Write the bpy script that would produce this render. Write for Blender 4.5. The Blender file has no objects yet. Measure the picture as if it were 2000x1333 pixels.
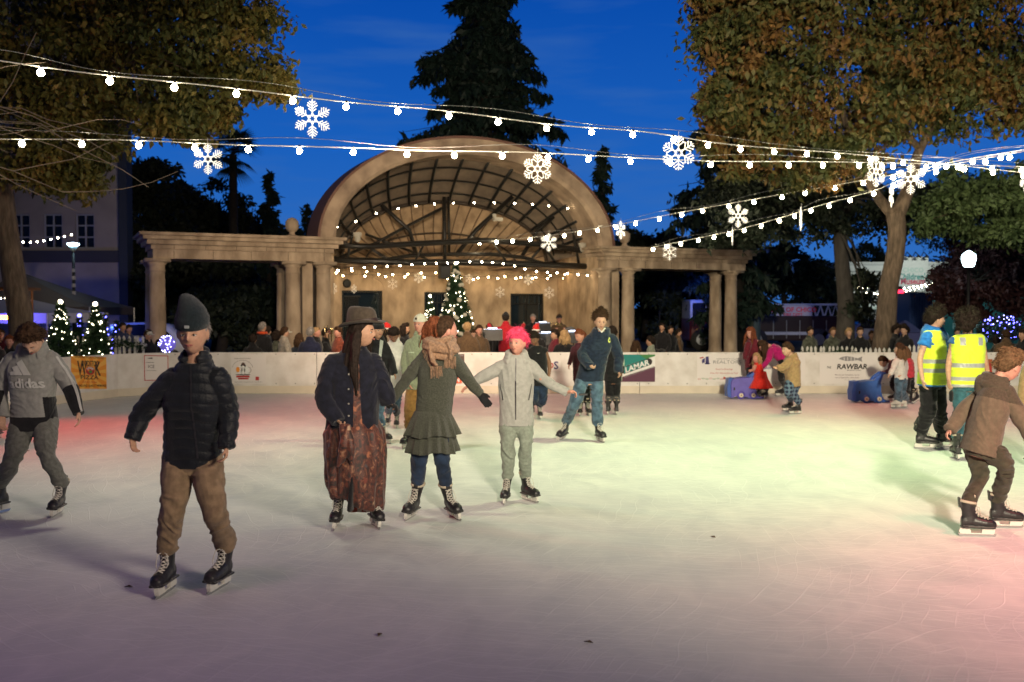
import bpy, math, random
import numpy as np
from mathutils import Vector, Matrix, Euler
from mathutils.bvhtree import BVHTree
random.seed(7)
R = math.radians
SC = bpy.context.scene
# ---------------------------------------------------------------- camera
F = 1944.0; CAMZ = 1.81; TILT = math.atan((666.5 - 607) / F)
cam = bpy.data.objects.new('camera', bpy.data.cameras.new('camera'))
SC.collection.objects.link(cam); SC.camera = cam
cam.data.sensor_width = 36; cam.data.lens = 36 * F / 2000; cam.data.clip_end = 2000; cam.data.clip_start = .1
cam.data.dof.use_dof = True; cam.data.dof.focus_distance = 9.0; cam.data.dof.aperture_fstop = 2.2
cam.location = (0, 0, CAMZ); cam.rotation_euler = (R(90) - TILT, 0, 0)
# ---------------------------------------------------------------- sky
w = bpy.data.worlds.new('World'); SC.world = w; w.use_nodes = True
nt = w.node_tree; nt.nodes.clear()
def wn(t, **k):
    n = nt.nodes.new(t)
    for a, b in k.items(): setattr(n, a, b)
    return n
out = wn('ShaderNodeOutputWorld'); bg = wn('ShaderNodeBackground'); tc = wn('ShaderNodeTexCoord')
sx = wn('ShaderNodeSeparateXYZ'); nt.links.new(tc.outputs['Generated'], sx.inputs[0])
ramp = wn('ShaderNodeValToRGB'); nt.links.new(sx.outputs['Z'], ramp.inputs[0])
cr = ramp.color_ramp
cr.elements[0].position = 0.0; cr.elements[0].color = (.036, .16, .50, 1)
cr.elements[1].position = .16; cr.elements[1].color = (.010, .115, .50, 1)
for p, c in ((.31, (.002, .068, .40)), (.45, (.002, .025, .13)), (.7, (.004, .010, .04)), (1, (.004, .008, .03))):
    e = cr.elements.new(p); e.color = c + (1,)
# thin dusk clouds
mp = wn('ShaderNodeMapping'); mp.inputs['Scale'].default_value = (3, 3, 22); nt.links.new(tc.outputs['Generated'], mp.inputs[0])
nz = wn('ShaderNodeTexNoise'); nz.inputs['Scale'].default_value = 2.2; nz.inputs['Detail'].default_value = 7; nt.links.new(mp.outputs[0], nz.inputs[0])
r2 = wn('ShaderNodeValToRGB'); r2.color_ramp.elements[0].position = .48; r2.color_ramp.elements[1].position = .8
r2.color_ramp.elements[0].color = (0, 0, 0, 1); r2.color_ramp.elements[1].color = (.5, .5, .5, 1)
nt.links.new(nz.outputs['Fac'], r2.inputs[0])
mx = wn('ShaderNodeMixRGB', blend_type='MIX'); nt.links.new(r2.outputs[0], mx.inputs[0]); nt.links.new(ramp.outputs[0], mx.inputs[1])
mx.inputs[2].default_value = (.05, .15, .42, 1)
# darker away from the afterglow (behind the camera)
mr = wn('ShaderNodeMapRange'); mr.inputs[1].default_value = -.4; mr.inputs[2].default_value = .6; mr.inputs[3].default_value = .12; mr.inputs[4].default_value = 1
nt.links.new(sx.outputs['Y'], mr.inputs[0])
mu = wn('ShaderNodeMixRGB', blend_type='MULTIPLY'); mu.inputs[0].default_value = 1
nt.links.new(mx.outputs[0], mu.inputs[1]); nt.links.new(mr.outputs[0], mu.inputs[2])
nt.links.new(mu.outputs[0], bg.inputs[0]); bg.inputs[1].default_value = 1.0
nt.links.new(bg.outputs[0], out.inputs[0])
SC.view_settings.view_transform = 'Standard'; SC.view_settings.look = 'None'; SC.view_settings.exposure = 0.0; SC.view_settings.gamma = 1
SC.cycles.sample_clamp_indirect = 4.0; SC.cycles.max_bounces = 5; SC.cycles.transparent_max_bounces = 8
# ---------------------------------------------------------------- flood lamps with colour gels over the rink
def spot(name, loc, to, power, col, ang, blend=.6, rad=.12):
    l = bpy.data.lights.new(name, 'SPOT'); l.energy = power; l.color = col; l.spot_size = R(ang); l.spot_blend = blend; l.shadow_soft_size = rad
    o = bpy.data.objects.new(name, l); SC.collection.objects.link(o); o.location = loc
    o.rotation_euler = (Vector(to) - Vector(loc)).to_track_quat('-Z', 'Y').to_euler(); return o
LIGHTS = [
 ('flood_lamp', (4.8, 12.4, 8.2), (3.2, 12.9, 0), 2900, (.80, 1, .48), 84, 1.0, .4),
 ('flood_lamp', (-3.8, 12.5, 8.2), (-2.6, 12.2, 0), 1100, (1, .96, .72), 74, 1.0, .35),
 ('flood_lamp', (2.0, -5.0, 5.8), (4.6, 18.0, 3.8), 21500, (1, .88, .64), 60, 1.0, .5),
 ('flood_lamp', (6.5, -1.5, 4.6), (-3.0, 8.4, 2.5), 5600, (1, .84, .66), 40, 1.0, 1.1),
 ('flood_lamp', (6.0, 5.6, 7.5), (5.6, 6.2, 0), 2500, (1, .15, .19), 62, 1.0, .8),
 ('flood_lamp', (-9.6, 16.6, 4.6), (-5.4, 14.6, 0), 1000, (1, .05, .04), 60, 1.0, .3),
 ('flood_lamp', (-9.5, 13.0, 3.6), (-1.0, 9.0, 1.5), 700, (1, .04, .05), 22, .8, .2),
 ('flood_lamp', (-2.0, 18.8, 7.0), (-1.2, 18.3, 0), 800, (1, .20, .18), 84, 1.0, .6),
 ('flood_lamp', (7.0, 18.0, 7.0), (6.8, 17.2, 0), 800, (1, .24, .16), 76, 1.0, .6),
 ('flood_lamp', (-3.0, 3.6, 7.5), (-2.0, 5.6, 0), 200, (.95, .40, .72), 84, 1.0, .6),
 ('flood_lamp', (-2.0, 17.0, 5.6), (-1.8, 34.0, 3.0), 4300, (1, .74, .50), 100, .9, .3),
]
for a in LIGHTS: spot(*a)
# ---------------------------------------------------------------- pixel -> place helper (2000 x 1333 frame)
CT, ST = math.cos(TILT), math.sin(TILT)
def W(px, py, d):
    u = (px - 1000) / F; v = (666.5 - py) / F
    t = d / (v * ST + CT)
    return Vector((u * t, d, CAMZ + (v * CT - ST) * t))
def G(px, py, z=0.0):          # point on the level z
    u = (px - 1000) / F; v = (666.5 - py) / F
    t = (z - CAMZ) / (v * CT - ST)
    return Vector((u * t, (v * ST + CT) * t, z))
# ---------------------------------------------------------------- materials
MATS = {}
def mat(name, col=(.5, .5, .5), rough=.8, metal=0, emit=None, es=0, var=0, vscale=8, bump=0, bscale=60, col2=None, spec=.5, trans=0, sheen=0, stretch=None, ramp=(.35, .65)):
    if name in MATS: return MATS[name]
    m = bpy.data.materials.new(name); m.use_nodes = True; t = m.node_tree; b = t.nodes['Principled BSDF']
    b.inputs['Base Color'].default_value = tuple(col) + (1,); b.inputs['Roughness'].default_value = rough; b.inputs['Metallic'].default_value = metal
    b.inputs['Specular IOR Level'].default_value = spec
    if sheen: b.inputs['Sheen Weight'].default_value = sheen
    if trans: b.inputs['Transmission Weight'].default_value = trans
    if emit: b.inputs['Emission Color'].default_value = tuple(emit) + (1,); b.inputs['Emission Strength'].default_value = es
    tcn = t.nodes.new('ShaderNodeTexCoord'); src = tcn.outputs['Object']
    if stretch:
        mpn = t.nodes.new('ShaderNodeMapping'); mpn.inputs['Scale'].default_value = stretch; t.links.new(src, mpn.inputs[0]); src = mpn.outputs[0]
    if var or col2:
        n = t.nodes.new('ShaderNodeTexNoise'); n.inputs['Scale'].default_value = vscale; n.inputs['Detail'].default_value = 6; t.links.new(src, n.inputs[0])
        r = t.nodes.new('ShaderNodeValToRGB'); t.links.new(n.outputs['Fac'], r.inputs[0])
        c2 = col2 if col2 else tuple(c * (1 + var) for c in col); c1 = col if col2 else tuple(c * (1 - var) for c in col)
        r.color_ramp.elements[0].position = ramp[0]; r.color_ramp.elements[1].position = ramp[1]
        r.color_ramp.elements[0].color = tuple(c1) + (1,); r.color_ramp.elements[1].color = tuple(c2) + (1,)
        t.links.new(r.outputs[0], b.inputs['Base Color'])
    if bump:
        n = t.nodes.new('ShaderNodeTexNoise'); n.inputs['Scale'].default_value = bscale; n.inputs['Detail'].default_value = 5; t.links.new(src, n.inputs[0])
        bp = t.nodes.new('ShaderNodeBump'); bp.inputs['Strength'].default_value = bump; bp.inputs['Distance'].default_value = .02
        t.links.new(n.outputs['Fac'], bp.inputs['Height']); t.links.new(bp.outputs[0], b.inputs['Normal'])
    MATS[name] = m; return m
def leafmat(name, cols, rough=.6, spec=.3):
    if name in MATS: return MATS[name]
    m = bpy.data.materials.new(name); m.use_nodes = True; t = m.node_tree; b = t.nodes['Principled BSDF']
    g = t.nodes.new('ShaderNodeNewGeometry'); r = t.nodes.new('ShaderNodeValToRGB'); t.links.new(g.outputs['Random Per Island'], r.inputs[0])
    els = r.color_ramp.elements
    for i, c in enumerate(cols):
        p = i / (len(cols) - 1)
        e = els[0] if i == 0 else (els[1] if i == len(cols) - 1 else els.new(p))
        if i == len(cols) - 1: e = els[len(els) - 1]
        e.position = p; e.color = tuple(c) + (1,)
    nz = t.nodes.new('ShaderNodeTexNoise'); nz.inputs['Scale'].default_value = 1.1; nz.inputs['Detail'].default_value = 3; tq = t.nodes.new('ShaderNodeTexCoord'); t.links.new(tq.outputs['Object'], nz.inputs[0])
    mr_ = t.nodes.new('ShaderNodeMapRange'); mr_.inputs[1].default_value = .34; mr_.inputs[2].default_value = .66; t.links.new(nz.outputs['Fac'], mr_.inputs[0])
    mq = t.nodes.new('ShaderNodeMath'); mq.operation = 'MULTIPLY'; mq.inputs[1].default_value = .38; t.links.new(g.outputs['Random Per Island'], mq.inputs[0]); ma = t.nodes.new('ShaderNodeMath'); ma.operation = 'MULTIPLY_ADD'; ma.inputs[1].default_value = .62; t.links.new(mr_.outputs[0], ma.inputs[0]); t.links.new(mq.outputs[0], ma.inputs[2]); t.links.new(ma.outputs[0], r.inputs[0])
    t.links.new(r.outputs[0], b.inputs['Base Color']); b.inputs['Roughness'].default_value = rough; b.inputs['Specular IOR Level'].default_value = spec
    MATS[name] = m; return m
# ---------------------------------------------------------------- object helpers
def tag(o, label=None, cat=None, group=None, kind=None):
    if label: o['label'] = label
    if cat: o['category'] = cat
    if group: o['group'] = group
    if kind: o['kind'] = kind
    return o
def link(o, parent=None):
    SC.collection.objects.link(o)
    if parent: o.parent = parent
    return o
def empty(name, loc=(0, 0, 0), label=None, cat=None, group=None, rz=0, kind=None):
    o = bpy.data.objects.new(name, None); link(o); o.location = loc; o.rotation_euler = (0, 0, rz); o.empty_display_size = .2
    return tag(o, label, cat, group, kind)
class MB:
    def __init__(s): s.v = []; s.f = []; s.m = []
    def add(s, vs, fs, m=0):
        o = len(s.v); s.v += [tuple(v) for v in vs]; s.f += [tuple(i + o for i in f) for f in fs]; s.m += [m] * len(fs); return s
    def box(s, c, sz, rot=None, m=0, bev=0):
        x, y, z = sz[0] / 2, sz[1] / 2, sz[2] / 2; c = Vector(c)
        if bev:
            b = min(bev, x * .9, y * .9, z * .9); vs = []
            pts = [(x - b, y), (x, y - b), (x, -y + b), (x - b, -y), (-x + b, -y), (-x, -y + b), (-x, y - b), (-x + b, y)]
            rings = [[(p[0] * (1 - b / x * .8), p[1] * (1 - b / y * .8), -z) for p in pts], [(p[0], p[1], -z + b) for p in pts], [(p[0], p[1], z - b) for p in pts], [(p[0] * (1 - b / x * .8), p[1] * (1 - b / y * .8), z) for p in pts]]
            rr = [[(rot @ Vector(p) if rot else Vector(p)) + c for p in ring] for ring in rings]
            return s.loft([list(reversed(r)) for r in rr], m)
        vs = [Vector((i, j, k)) for i in (-x, x) for j in (-y, y) for k in (-z, z)]
        if rot: vs = [rot @ v for v in vs]
        return s.add([v + c for v in vs], [(0, 1, 3, 2), (4, 6, 7, 5), (0, 4, 5, 1), (2, 3, 7, 6), (0, 2, 6, 4), (1, 5, 7, 3)], m)
    def loft(s, rings, m=0, caps=True, closed=True):
        n = len(rings[0]); vs = [p for r in rings for p in r]; fs = []
        for i in range(len(rings) - 1):
            for j in range(n if closed else n - 1):
                k = (j + 1) % n; fs.append((i * n + j, i * n + k, (i + 1) * n + k, (i + 1) * n + j))
        if caps: fs.append(tuple(reversed(range(n)))); fs.append(tuple(range((len(rings) - 1) * n, len(rings) * n)))
        return s.add(vs, fs, m)
    def tube(s, pts, rad, n=8, m=0, caps=True, flat=1):
        pts = [Vector(p) for p in pts]; rings = []
        if not hasattr(rad, '__len__'): rad = [rad] * len(pts)
        ref = None
        for i, p in enumerate(pts):
            d = (pts[min(i + 1, len(pts) - 1)] - pts[max(i - 1, 0)]); d = d.normalized() if d.length > 1e-9 else Vector((0, 0, 1))
            if ref is None: ref = Vector((0, 0, 1)) if abs(d.z) < .8 else Vector((1, 0, 0))
            a = d.cross(ref).normalized(); b = a.cross(d).normalized(); ref = b
            rings.append([p + (a * math.cos(t) + b * math.sin(t) * flat) * rad[i] for t in [2 * math.pi * k / n for k in range(n)]])
        return s.loft(rings, m, caps)
    def lathe(s, prof, c=(0, 0, 0), n=24, m=0, rot=None, sxy=(1, 1)):
        c = Vector(c); rings = []
        for r, z in prof:
            ring = [Vector((math.cos(2 * math.pi * k / n) * max(r, 1e-4) * sxy[0], math.sin(2 * math.pi * k / n) * max(r, 1e-4) * sxy[1], z)) for k in range(n)]
            rings.append([(rot @ p if rot else p) + c for p in ring])
        return s.loft(rings, m)
    def ell(s, c, r, n=12, m=0, rot=None):
        if not hasattr(r, '__len__'): r = (r, r, r)
        prof = [(math.sin(math.pi * i / n), -math.cos(math.pi * i / n)) for i in range(n + 1)]
        c = Vector(c); rings = []
        for q, z in prof:
            ring = [Vector((math.cos(math.pi * k / n) * max(q, 1e-3) * r[0], math.sin(math.pi * k / n) * max(q, 1e-3) * r[1], z * r[2])) for k in range(2 * n)]
            rings.append([(rot @ p if rot else p) + c for p in ring])
        return s.loft(rings, m)
    def prism(s, poly, c, ux, uy, th, m=0):   # flat outline (u,v) extruded by th along ux x uy
        ux = Vector(ux); uy = Vector(uy); nn = ux.cross(uy).normalized() * th; c = Vector(c)
        a = [c + ux * p[0] + uy * p[1] for p in poly]
        return s.loft([a, [p + nn for p in a]], m)
    def mesh(s, name, mats, smooth=False):
        me = bpy.data.meshes.new(name); me.from_pydata(s.v, [], s.f)
        if not isinstance(mats, (list, tuple)): mats = [mats]
        for q in mats: me.materials.append(q)
        if len(mats) > 1: me.polygons.foreach_set('material_index', s.m)
        if smooth: me.shade_smooth()
        me.update(); return me
    def build(s, name, mats, parent=None, smooth=False, loc=None, label=None, cat=None, group=None, kind=None):
        o = bpy.data.objects.new(name, s.mesh(name, mats, smooth)); link(o, parent)
        if loc is not None: o.location = loc
        return tag(o, label, cat, group, kind)
    def fixn(s): return s
_fonts = {}
def textgeo(txt, size, cx=0, cy=0, bold=0, xs=1, align='CENTER', shear=0, res=2):
    c = bpy.data.curves.new('t', 'FONT'); c.body = txt; c.size = size; c.align_x = align; c.offset = bold * size; c.resolution_u = res; c.shear = shear
    o = bpy.data.objects.new('t', c); SC.collection.objects.link(o); dg = bpy.context.evaluated_depsgraph_get(); dg.update()
    me = bpy.data.meshes.new_from_object(o.evaluated_get(dg))
    v = [(p.co.x * xs + cx, p.co.y + cy) for p in me.vertices]; f = [tuple(p.vertices) for p in me.polygons]
    bpy.data.objects.remove(o); bpy.data.curves.remove(c); bpy.data.meshes.remove(me); return v, f
def flat(mb, vf, c, ux, uy, m=0, off=0):   # lay 2-d geometry on a plane
    ux = Vector(ux); uy = Vector(uy); n = ux.cross(uy).normalized() * off; c = Vector(c)
    mb.add([c + ux * p[0] + uy * p[1] + n for p in vf[0]], vf[1], m)
def poly(pts): return (list(pts), [tuple(range(len(pts)))])
def disc(cx, cy, r, n=24, ry=None): ry = ry or r; return poly([(cx + r * math.cos(2 * math.pi * k / n), cy + ry * math.sin(2 * math.pi * k / n)) for k in range(n)])
def ringg(cx, cy, r, wd, a0=0, a1=360, n=28):
    v = []; f = []
    for k in range(n + 1):
        a = R(a0 + (a1 - a0) * k / n); v += [(cx + r * math.cos(a), cy + r * math.sin(a)), (cx + (r - wd) * math.cos(a), cy + (r - wd) * math.sin(a))]
        if k: f.append((2 * k - 2, 2 * k, 2 * k + 1, 2 * k - 1))
    return v, f
def rect(x0, y0, x1, y1): return poly([(x0, y0), (x1, y0), (x1, y1), (x0, y1)])
def leafobj(name, P, size, mt, parent=None, seed=0, droop=.3, aspect=.5, N=None, **tg):
    rs = np.random.RandomState(seed); P = np.asarray(P, float); n = len(P)
    d = rs.normal(size=(n, 3)); d[:, 2] -= droop * 2; d /= np.linalg.norm(d, axis=1)[:, None]
    e = rs.normal(size=(n, 3)); e -= (e * d).sum(1)[:, None] * d; e /= np.linalg.norm(e, axis=1)[:, None]
    nn = np.cross(d, e); s = size * rs.uniform(.5, 1.6, (n, 1))
    V = np.stack([P, P + d * s * .45 + e * s * aspect * .5 + nn * s * .08, P + d * s, P + d * s * .45 - e * s * aspect * .5 + nn * s * .08], 1).reshape(-1, 3)
    me = bpy.data.meshes.new(name); me.vertices.add(4 * n); me.vertices.foreach_set('co', V.ravel().astype(np.float32))
    me.loops.add(4 * n); me.loops.foreach_set('vertex_index', np.arange(4 * n, dtype=np.int32))
    me.polygons.add(n); me.polygons.foreach_set('loop_start', np.arange(0, 4 * n, 4, dtype=np.int32)); me.polygons.foreach_set('loop_total', np.full(n, 4, np.int32))
    me.update(calc_edges=True); me.materials.append(mt)
    o = bpy.data.objects.new(name, me); link(o, parent); return tag(o, **tg)
# value noise, vectorised
def vnoise(P, seed=0):
    P = np.asarray(P, float); i = np.floor(P).astype(np.int64); f = P - i; f = f * f * (3 - 2 * f); r = 0
    for a in (0, 1):
        for b in (0, 1):
            for c in (0, 1):
                h = (i[:, 0] + a) * 374761393 + (i[:, 1] + b) * 668265263 + (i[:, 2] + c) * 2147483647 + seed * 144665
                h = (h ^ (h >> 13)) * 1274126177; h = (h ^ (h >> 16)) & 0xffff
                r = r + (h / 65535.0) * (f[:, 0] if a else 1 - f[:, 0]) * (f[:, 1] if b else 1 - f[:, 1]) * (f[:, 2] if c else 1 - f[:, 2])
    return r * 2 - 1
# ================================================================ THE SETTING
M_tan = mat('sandstone', (.26, .195, .135), .85, var=.0, col2=(.50, .39, .28), vscale=2.6, bump=.6, bscale=14, stretch=(1, 1, .45))
M_wall = mat('bandshell_plaster', (.28, .20, .125), .85, col2=(.54, .40, .26), vscale=2.6, bump=.4, bscale=12, stretch=(1, 1, .5))
M_dark = mat('black_steel', (.014, .015, .015), .45, metal=.5)
M_white = mat('white_plastic', (.62, .58, .54), .45, bump=.04, bscale=3, col2=(.76, .73, .70), vscale=3.5)
M_black = mat('black_paint', (.012, .012, .014), .5)
M_cable = mat('white_cable', (.65, .65, .6), .5)
M_wire = mat('steel_wire', (.35, .36, .36), .4, metal=.6)
# ---- ice: scratched, wet-looking
def ice_mat():
    m = bpy.data.materials.new('rink_ice'); m.use_nodes = True; t = m.node_tree; b = t.nodes['Principled BSDF']; L = t.links.new; N = t.nodes.new
    g = N('ShaderNodeTexCoord').outputs['Object']
    def noise(sc, det, rot, stretch, dist=0):
        mpn = N('ShaderNodeMapping'); mpn.inputs['Rotation'].default_value = (0, 0, R(rot)); mpn.inputs['Scale'].default_value = stretch; L(g, mpn.inputs[0])
        n = N('ShaderNodeTexNoise'); n.inputs['Scale'].default_value = sc; n.inputs['Detail'].default_value = det; n.inputs['Distortion'].default_value = dist; L(mpn.outputs[0], n.inputs[0]); return n.outputs['Fac']
    # curved blade scratches: thin contour lines of a few warped noises
    rs = random.Random(12); s = None
    wob = noise(.55, 2, 0, (1, 1, 1)); wv = N('ShaderNodeMath'); wv.operation = 'MULTIPLY'; wv.inputs[1].default_value = .8; L(wob, wv.inputs[0])
    for k in range(14):
        cx, cy = rs.choice([(rs.uniform(-9, -2), rs.uniform(0, 14)), (rs.uniform(2, 12), rs.uniform(0, 12)), (rs.uniform(-4, 4), rs.uniform(-6, 2)), (rs.uniform(-4, 6), rs.uniform(10, 18))])
        sb = N('ShaderNodeVectorMath'); sb.operation = 'DISTANCE'; sb.inputs[1].default_value = (cx, cy, 0); L(g, sb.inputs[0])
        ad_ = N('ShaderNodeMath'); L(sb.outputs['Value'], ad_.inputs[0]); L(wv.outputs[0], ad_.inputs[1]); mm = N('ShaderNodeMath'); mm.operation = 'MULTIPLY'; mm.inputs[1].default_value = rs.uniform(3.0, 8.0); L(ad_.outputs[0], mm.inputs[0])
        fr = N('ShaderNodeMath'); fr.operation = 'PINGPONG'; fr.inputs[1].default_value = .5; L(mm.outputs[0], fr.inputs[0])
        rr = N('ShaderNodeMapRange'); rr.inputs[1].default_value = 0; rr.inputs[2].default_value = .036; rr.inputs[3].default_value = 1; rr.inputs[4].default_value = 0; L(fr.outputs[0], rr.inputs[0])
        pn = noise(rs.uniform(.9, 1.8), 3, rs.uniform(0, 180), (1, .7, 1)); pr = N('ShaderNodeMapRange'); pr.inputs[1].default_value = .48; pr.inputs[2].default_value = .60; L(pn, pr.inputs[0])
        pm = N('ShaderNodeMath'); pm.operation = 'MULTIPLY'; L(rr.outputs[0], pm.inputs[0]); L(pr.outputs[0], pm.inputs[1])
        if s is None: s = pm.outputs[0]
        else: a = N('ShaderNodeMath'); a.operation = 'MAXIMUM'; L(s, a.inputs[0]); L(pm.outputs[0], a.inputs[1]); s = a.outputs[0]
    fine = noise(14, 8, 0, (1, .5, 1)); big = noise(.5, 6, 12, (1, .45, 1)); mid = noise(3, 6, 30, (1, .6, 1), 1)
    rb = N('ShaderNodeValToRGB'); rb.color_ramp.elements[0].position = .3; rb.color_ramp.elements[1].position = .7
    rb.color_ramp.elements[0].color = (.56, .58, .60, 1); rb.color_ramp.elements[1].color = (.80, .80, .78, 1)
    ad = N('ShaderNodeMixRGB'); ad.inputs[0].default_value = .5; L(big, ad.inputs[1]); L(mid, ad.inputs[2]); L(ad.outputs[0], rb.inputs[0])
    mxs = N('ShaderNodeMixRGB'); L(rb.outputs[0], mxs.inputs[1]); mxs.inputs[2].default_value = (.95, .95, .95, 1)
    sm = N('ShaderNodeMath'); sm.operation = 'MULTIPLY'; sm.inputs[1].default_value = .55; L(s, sm.inputs[0]); L(sm.outputs[0], mxs.inputs[0]); L(mxs.outputs[0], b.inputs['Base Color'])
    rr = N('ShaderNodeMapRange'); rr.inputs[1].default_value = .35; rr.inputs[2].default_value = .65; rr.inputs[3].default_value = .50; rr.inputs[4].default_value = .75; L(mid, rr.inputs[0]); L(rr.outputs[0], b.inputs['Roughness'])
    hh = N('ShaderNodeMath'); hh.operation = 'MULTIPLY_ADD'; L(fine, hh.inputs[0]); hh.inputs[1].default_value = .5; L(s, hh.inputs[2])
    bp = N('ShaderNodeBump'); bp.inputs['Strength'].default_value = .28; bp.inputs['Distance'].default_value = .01; L(hh.outputs[0], bp.inputs['Height']); L(bp.outputs[0], b.inputs['Normal'])
    b.inputs['Specular IOR Level'].default_value = .25
    return m
def grid(mb, x0, x1, y0, y1, z, m=0): mb.add([(x0, y0, z), (x1, y0, z), (x1, y1, z), (x0, y1, z)], [(0, 1, 2, 3)], m)
mb = MB(); grid(mb, -600, 600, -200, 1200, -.06); mb.build('ground', mat('ground_paving', (.035, .036, .04), .9, var=.3, vscale=.8, bump=.3, bscale=20), kind='structure')
BP = [(-8.9, -6), (-9.0, 8), (-9.02, 17.5), (-8.73, 19.4), (-8.25, 20.8), (-7.5, 21.55), (-6.6, 21.65), (14.5, 21.65)]   # board line
mb = MB(); vs = [(x, y, 0) for x, y in BP] + [(14.5, -6, 0)]
mb.add(vs, [tuple(reversed(range(len(vs))))]); mb.build('ice', ice_mat(), kind='structure')
# ---- rink boards
HB = .90
bar = empty('rink_barrier', (0, 21.65, 0), 'long low white rink barrier running round the far side of the ice', 'barrier')
bar_in = Matrix.Translation((0, -21.65, 0))
def seg(p, q, off=0):
    p = Vector((p[0], p[1], 0)); q = Vector((q[0], q[1], 0)); d = (q - p).normalized(); n = Vector((-d.y, d.x, 0)); return p + n * off, q + n * off, d, n
def wallbox(mb, p, q, z0, z1, o0, o1, m=0):
    a, b, d, n = seg(p, q); vs = [a + n * o0, b + n * o0, b + n * o1, a + n * o1]
    mb.loft([[v + Vector((0, 0, z0)) for v in vs], [v + Vector((0, 0, z1)) for v in vs]], m)
M_kick = mat('kick_plate', (.66, .58, .46), .5, var=.06, vscale=3)
for i in range(len(BP) - 1):
    p, q = BP[i], BP[i + 1]; L_ = math.dist(p, q); n = max(1, round(L_ / 2.4)) if L_ > 3 else 1
    for k in range(n):
        a = [p[j] + (q[j] - p[j]) * k / n for j in (0, 1)]; b = [p[j] + (q[j] - p[j]) * (k + 1) / n for j in (0, 1)]
        g = .006 if L_ > 3 else 0; dd = (Vector(b) - Vector(a)).normalized(); a2 = (a[0] + dd.x * g, a[1] + dd.y * g); b2 = (b[0] - dd.x * g, b[1] - dd.y * g)
        mb = MB(); wallbox(mb, a2, b2, .012, HB, 0, .05); o = mb.build('panel', M_white, bar); o.location = (0, -21.65, 0)
        mb = MB(); wallbox(mb, a2, b2, .004, .17, -.015, -.001); o = mb.build('kick_plate', M_kick, bar); o.location = (0, -21.65, 0)
        if i > 4:
            mb = MB()
            for xx in np.arange(a[0] + .2, b[0], .42):
                for zz in (HB - .04, .22): mb.ell((xx, a[1] - .002, zz), (.013, .006, .013), 5)
            o = mb.build('bolt', mat('bolt_steel', (.25, .24, .22), .4, metal=.7), bar); o.location = (0, -21.65, 0)
# ---- banners on the boards
def onboard(px, py, off=.012):
    for i in range(2, len(BP) - 1):
        a, b = Vector(BP[i] + (0,)), Vector(BP[i + 1] + (0,)); k = (px - 1000) / F
        dx, dy = b.x - a.x, b.y - a.y; den = dx - k * dy
        if abs(den) < 1e-9: continue
        t = (k * a.y - a.x) / den
        if -1e-6 <= t <= 1.0001:
            P = a + (b - a) * t; n = Vector((b.y - a.y, -(b.x - a.x), 0)).normalized(); d = P.y
            return W(px, py, d) + n * off, (b - a).normalized()
def banner(name, x0, y0, x1, y1, bgcol, label, items, m2=None):
    p, u = onboard(x0, y1); q, _ = onboard(x1, y1); wd = (q - p).length; u = (q - p).normalized(); up = Vector((0, 0, 1))
    pt, _ = onboard(x0, y0); h = pt.z - p.z
    th = empty(name, p + u * wd / 2, label, 'banner'); off = -(p + u * wd / 2)
    mb = MB(); n = u.cross(up)
    mb.prism([(0, 0), (wd, 0), (wd, h), (0, h)], p + off, u, up, .006); mb.build('sheet', bgcol, th)
    layers = {}
    for it in items:
        mtn, geo = it[0], it[1]; layers.setdefault(mtn.name, (mtn, MB()))
        o_ = it[2] if len(it) > 2 else 1
        g = ([(a * wd, b * h) for a, b in geo[0]], geo[1]) if not (len(it) > 3) else geo
        flat(layers[mtn.name][1], g, p + off, u, up, 0, .006 + .004 * o_)
    for k, (mtn, m_) in layers.items(): m_.build('printing', mtn, th)
    return wd, h
def T(s, h_rel, cx, cy, wd, h, bold=0, xs=1, shear=0):   # text in banner fractions
    v, f = textgeo(s, h_rel * h * 1.4, bold=bold, xs=xs, shear=shear); return [(a / wd + cx, b / h + cy) for a, b in v], f
P_ink = mat('ink_black', (.02, .015, .015), .7); P_red = mat('ink_red', (.45, .03, .03), .7); P_or = mat('ink_orange', (.80, .30, .03), .7); P_ye = mat('ink_yellow', (.85, .45, .08), .7)
P_wh = mat('ink_white', (.8, .8, .78), .7); P_gr = mat('ink_grey', (.25, .24, .25), .7); P_nv = mat('ink_navy', (.05, .04, .16), .7); P_teal = mat('ink_teal', (.01, .22, .20), .7); P_plum = mat('ink_plum', (.11, .035, .07), .7)
P_gn = mat('ink_green', (.05, .22, .06), .7); P_vinyl = mat('vinyl_white', (.74, .70, .68), .5); P_br = mat('ink_brown', (.10, .06, .05), .7)
# pizza banner
w_, h_ = .78, .76
it = []
for k in range(12):
    a0, a1 = R(30 * k), R(30 * k + 14); c = (.5, .5)
    def clip(a):
        dx, dy = math.cos(a), math.sin(a); t = min(.495 / max(abs(dx), 1e-6), .495 / max(abs(dy), 1e-6)); return (.5 + dx * t, .5 + dy * t)
    it.append((P_ye, poly([c, clip(a0), clip(a1)]), .5))
it += [(P_ink, T('THANK YOU CHICO!', .075, .5, .935, w_, h_, .01, .85)), (P_ink, T('PIZZA', .12, .5, .30, w_, h_, .02, 1.15)), (P_red, T('famous recipe', .06, .5, .19, w_, h_, 0, .9, .4)),
       (P_ink, T('GOOD PIES AND QUALITY MEMORIES', .068, .5, .07, w_, h_, .01, .62)),
       (P_ink, T('W', .44, .30, .42, w_, h_, .02, .42)), (P_ink, T('K', .44, .735, .42, w_, h_, .02, .42)), (P_ink, T('OODSTOC', .17, .52, .70, w_, h_, .02, .42)),
       (P_red, disc(.52, .56, .155), 1.5), (P_ye, ringg(.52, .56, .15, .02), 2), (P_wh, ringg(.52, .56, .11, .018, 20, 160), 2), (P_wh, ringg(.52, .56, .075, .015, 20, 160), 2), (P_gn, disc(.53, .53, .045), 2), (P_or, disc(.47, .57, .03), 2)]
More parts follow.
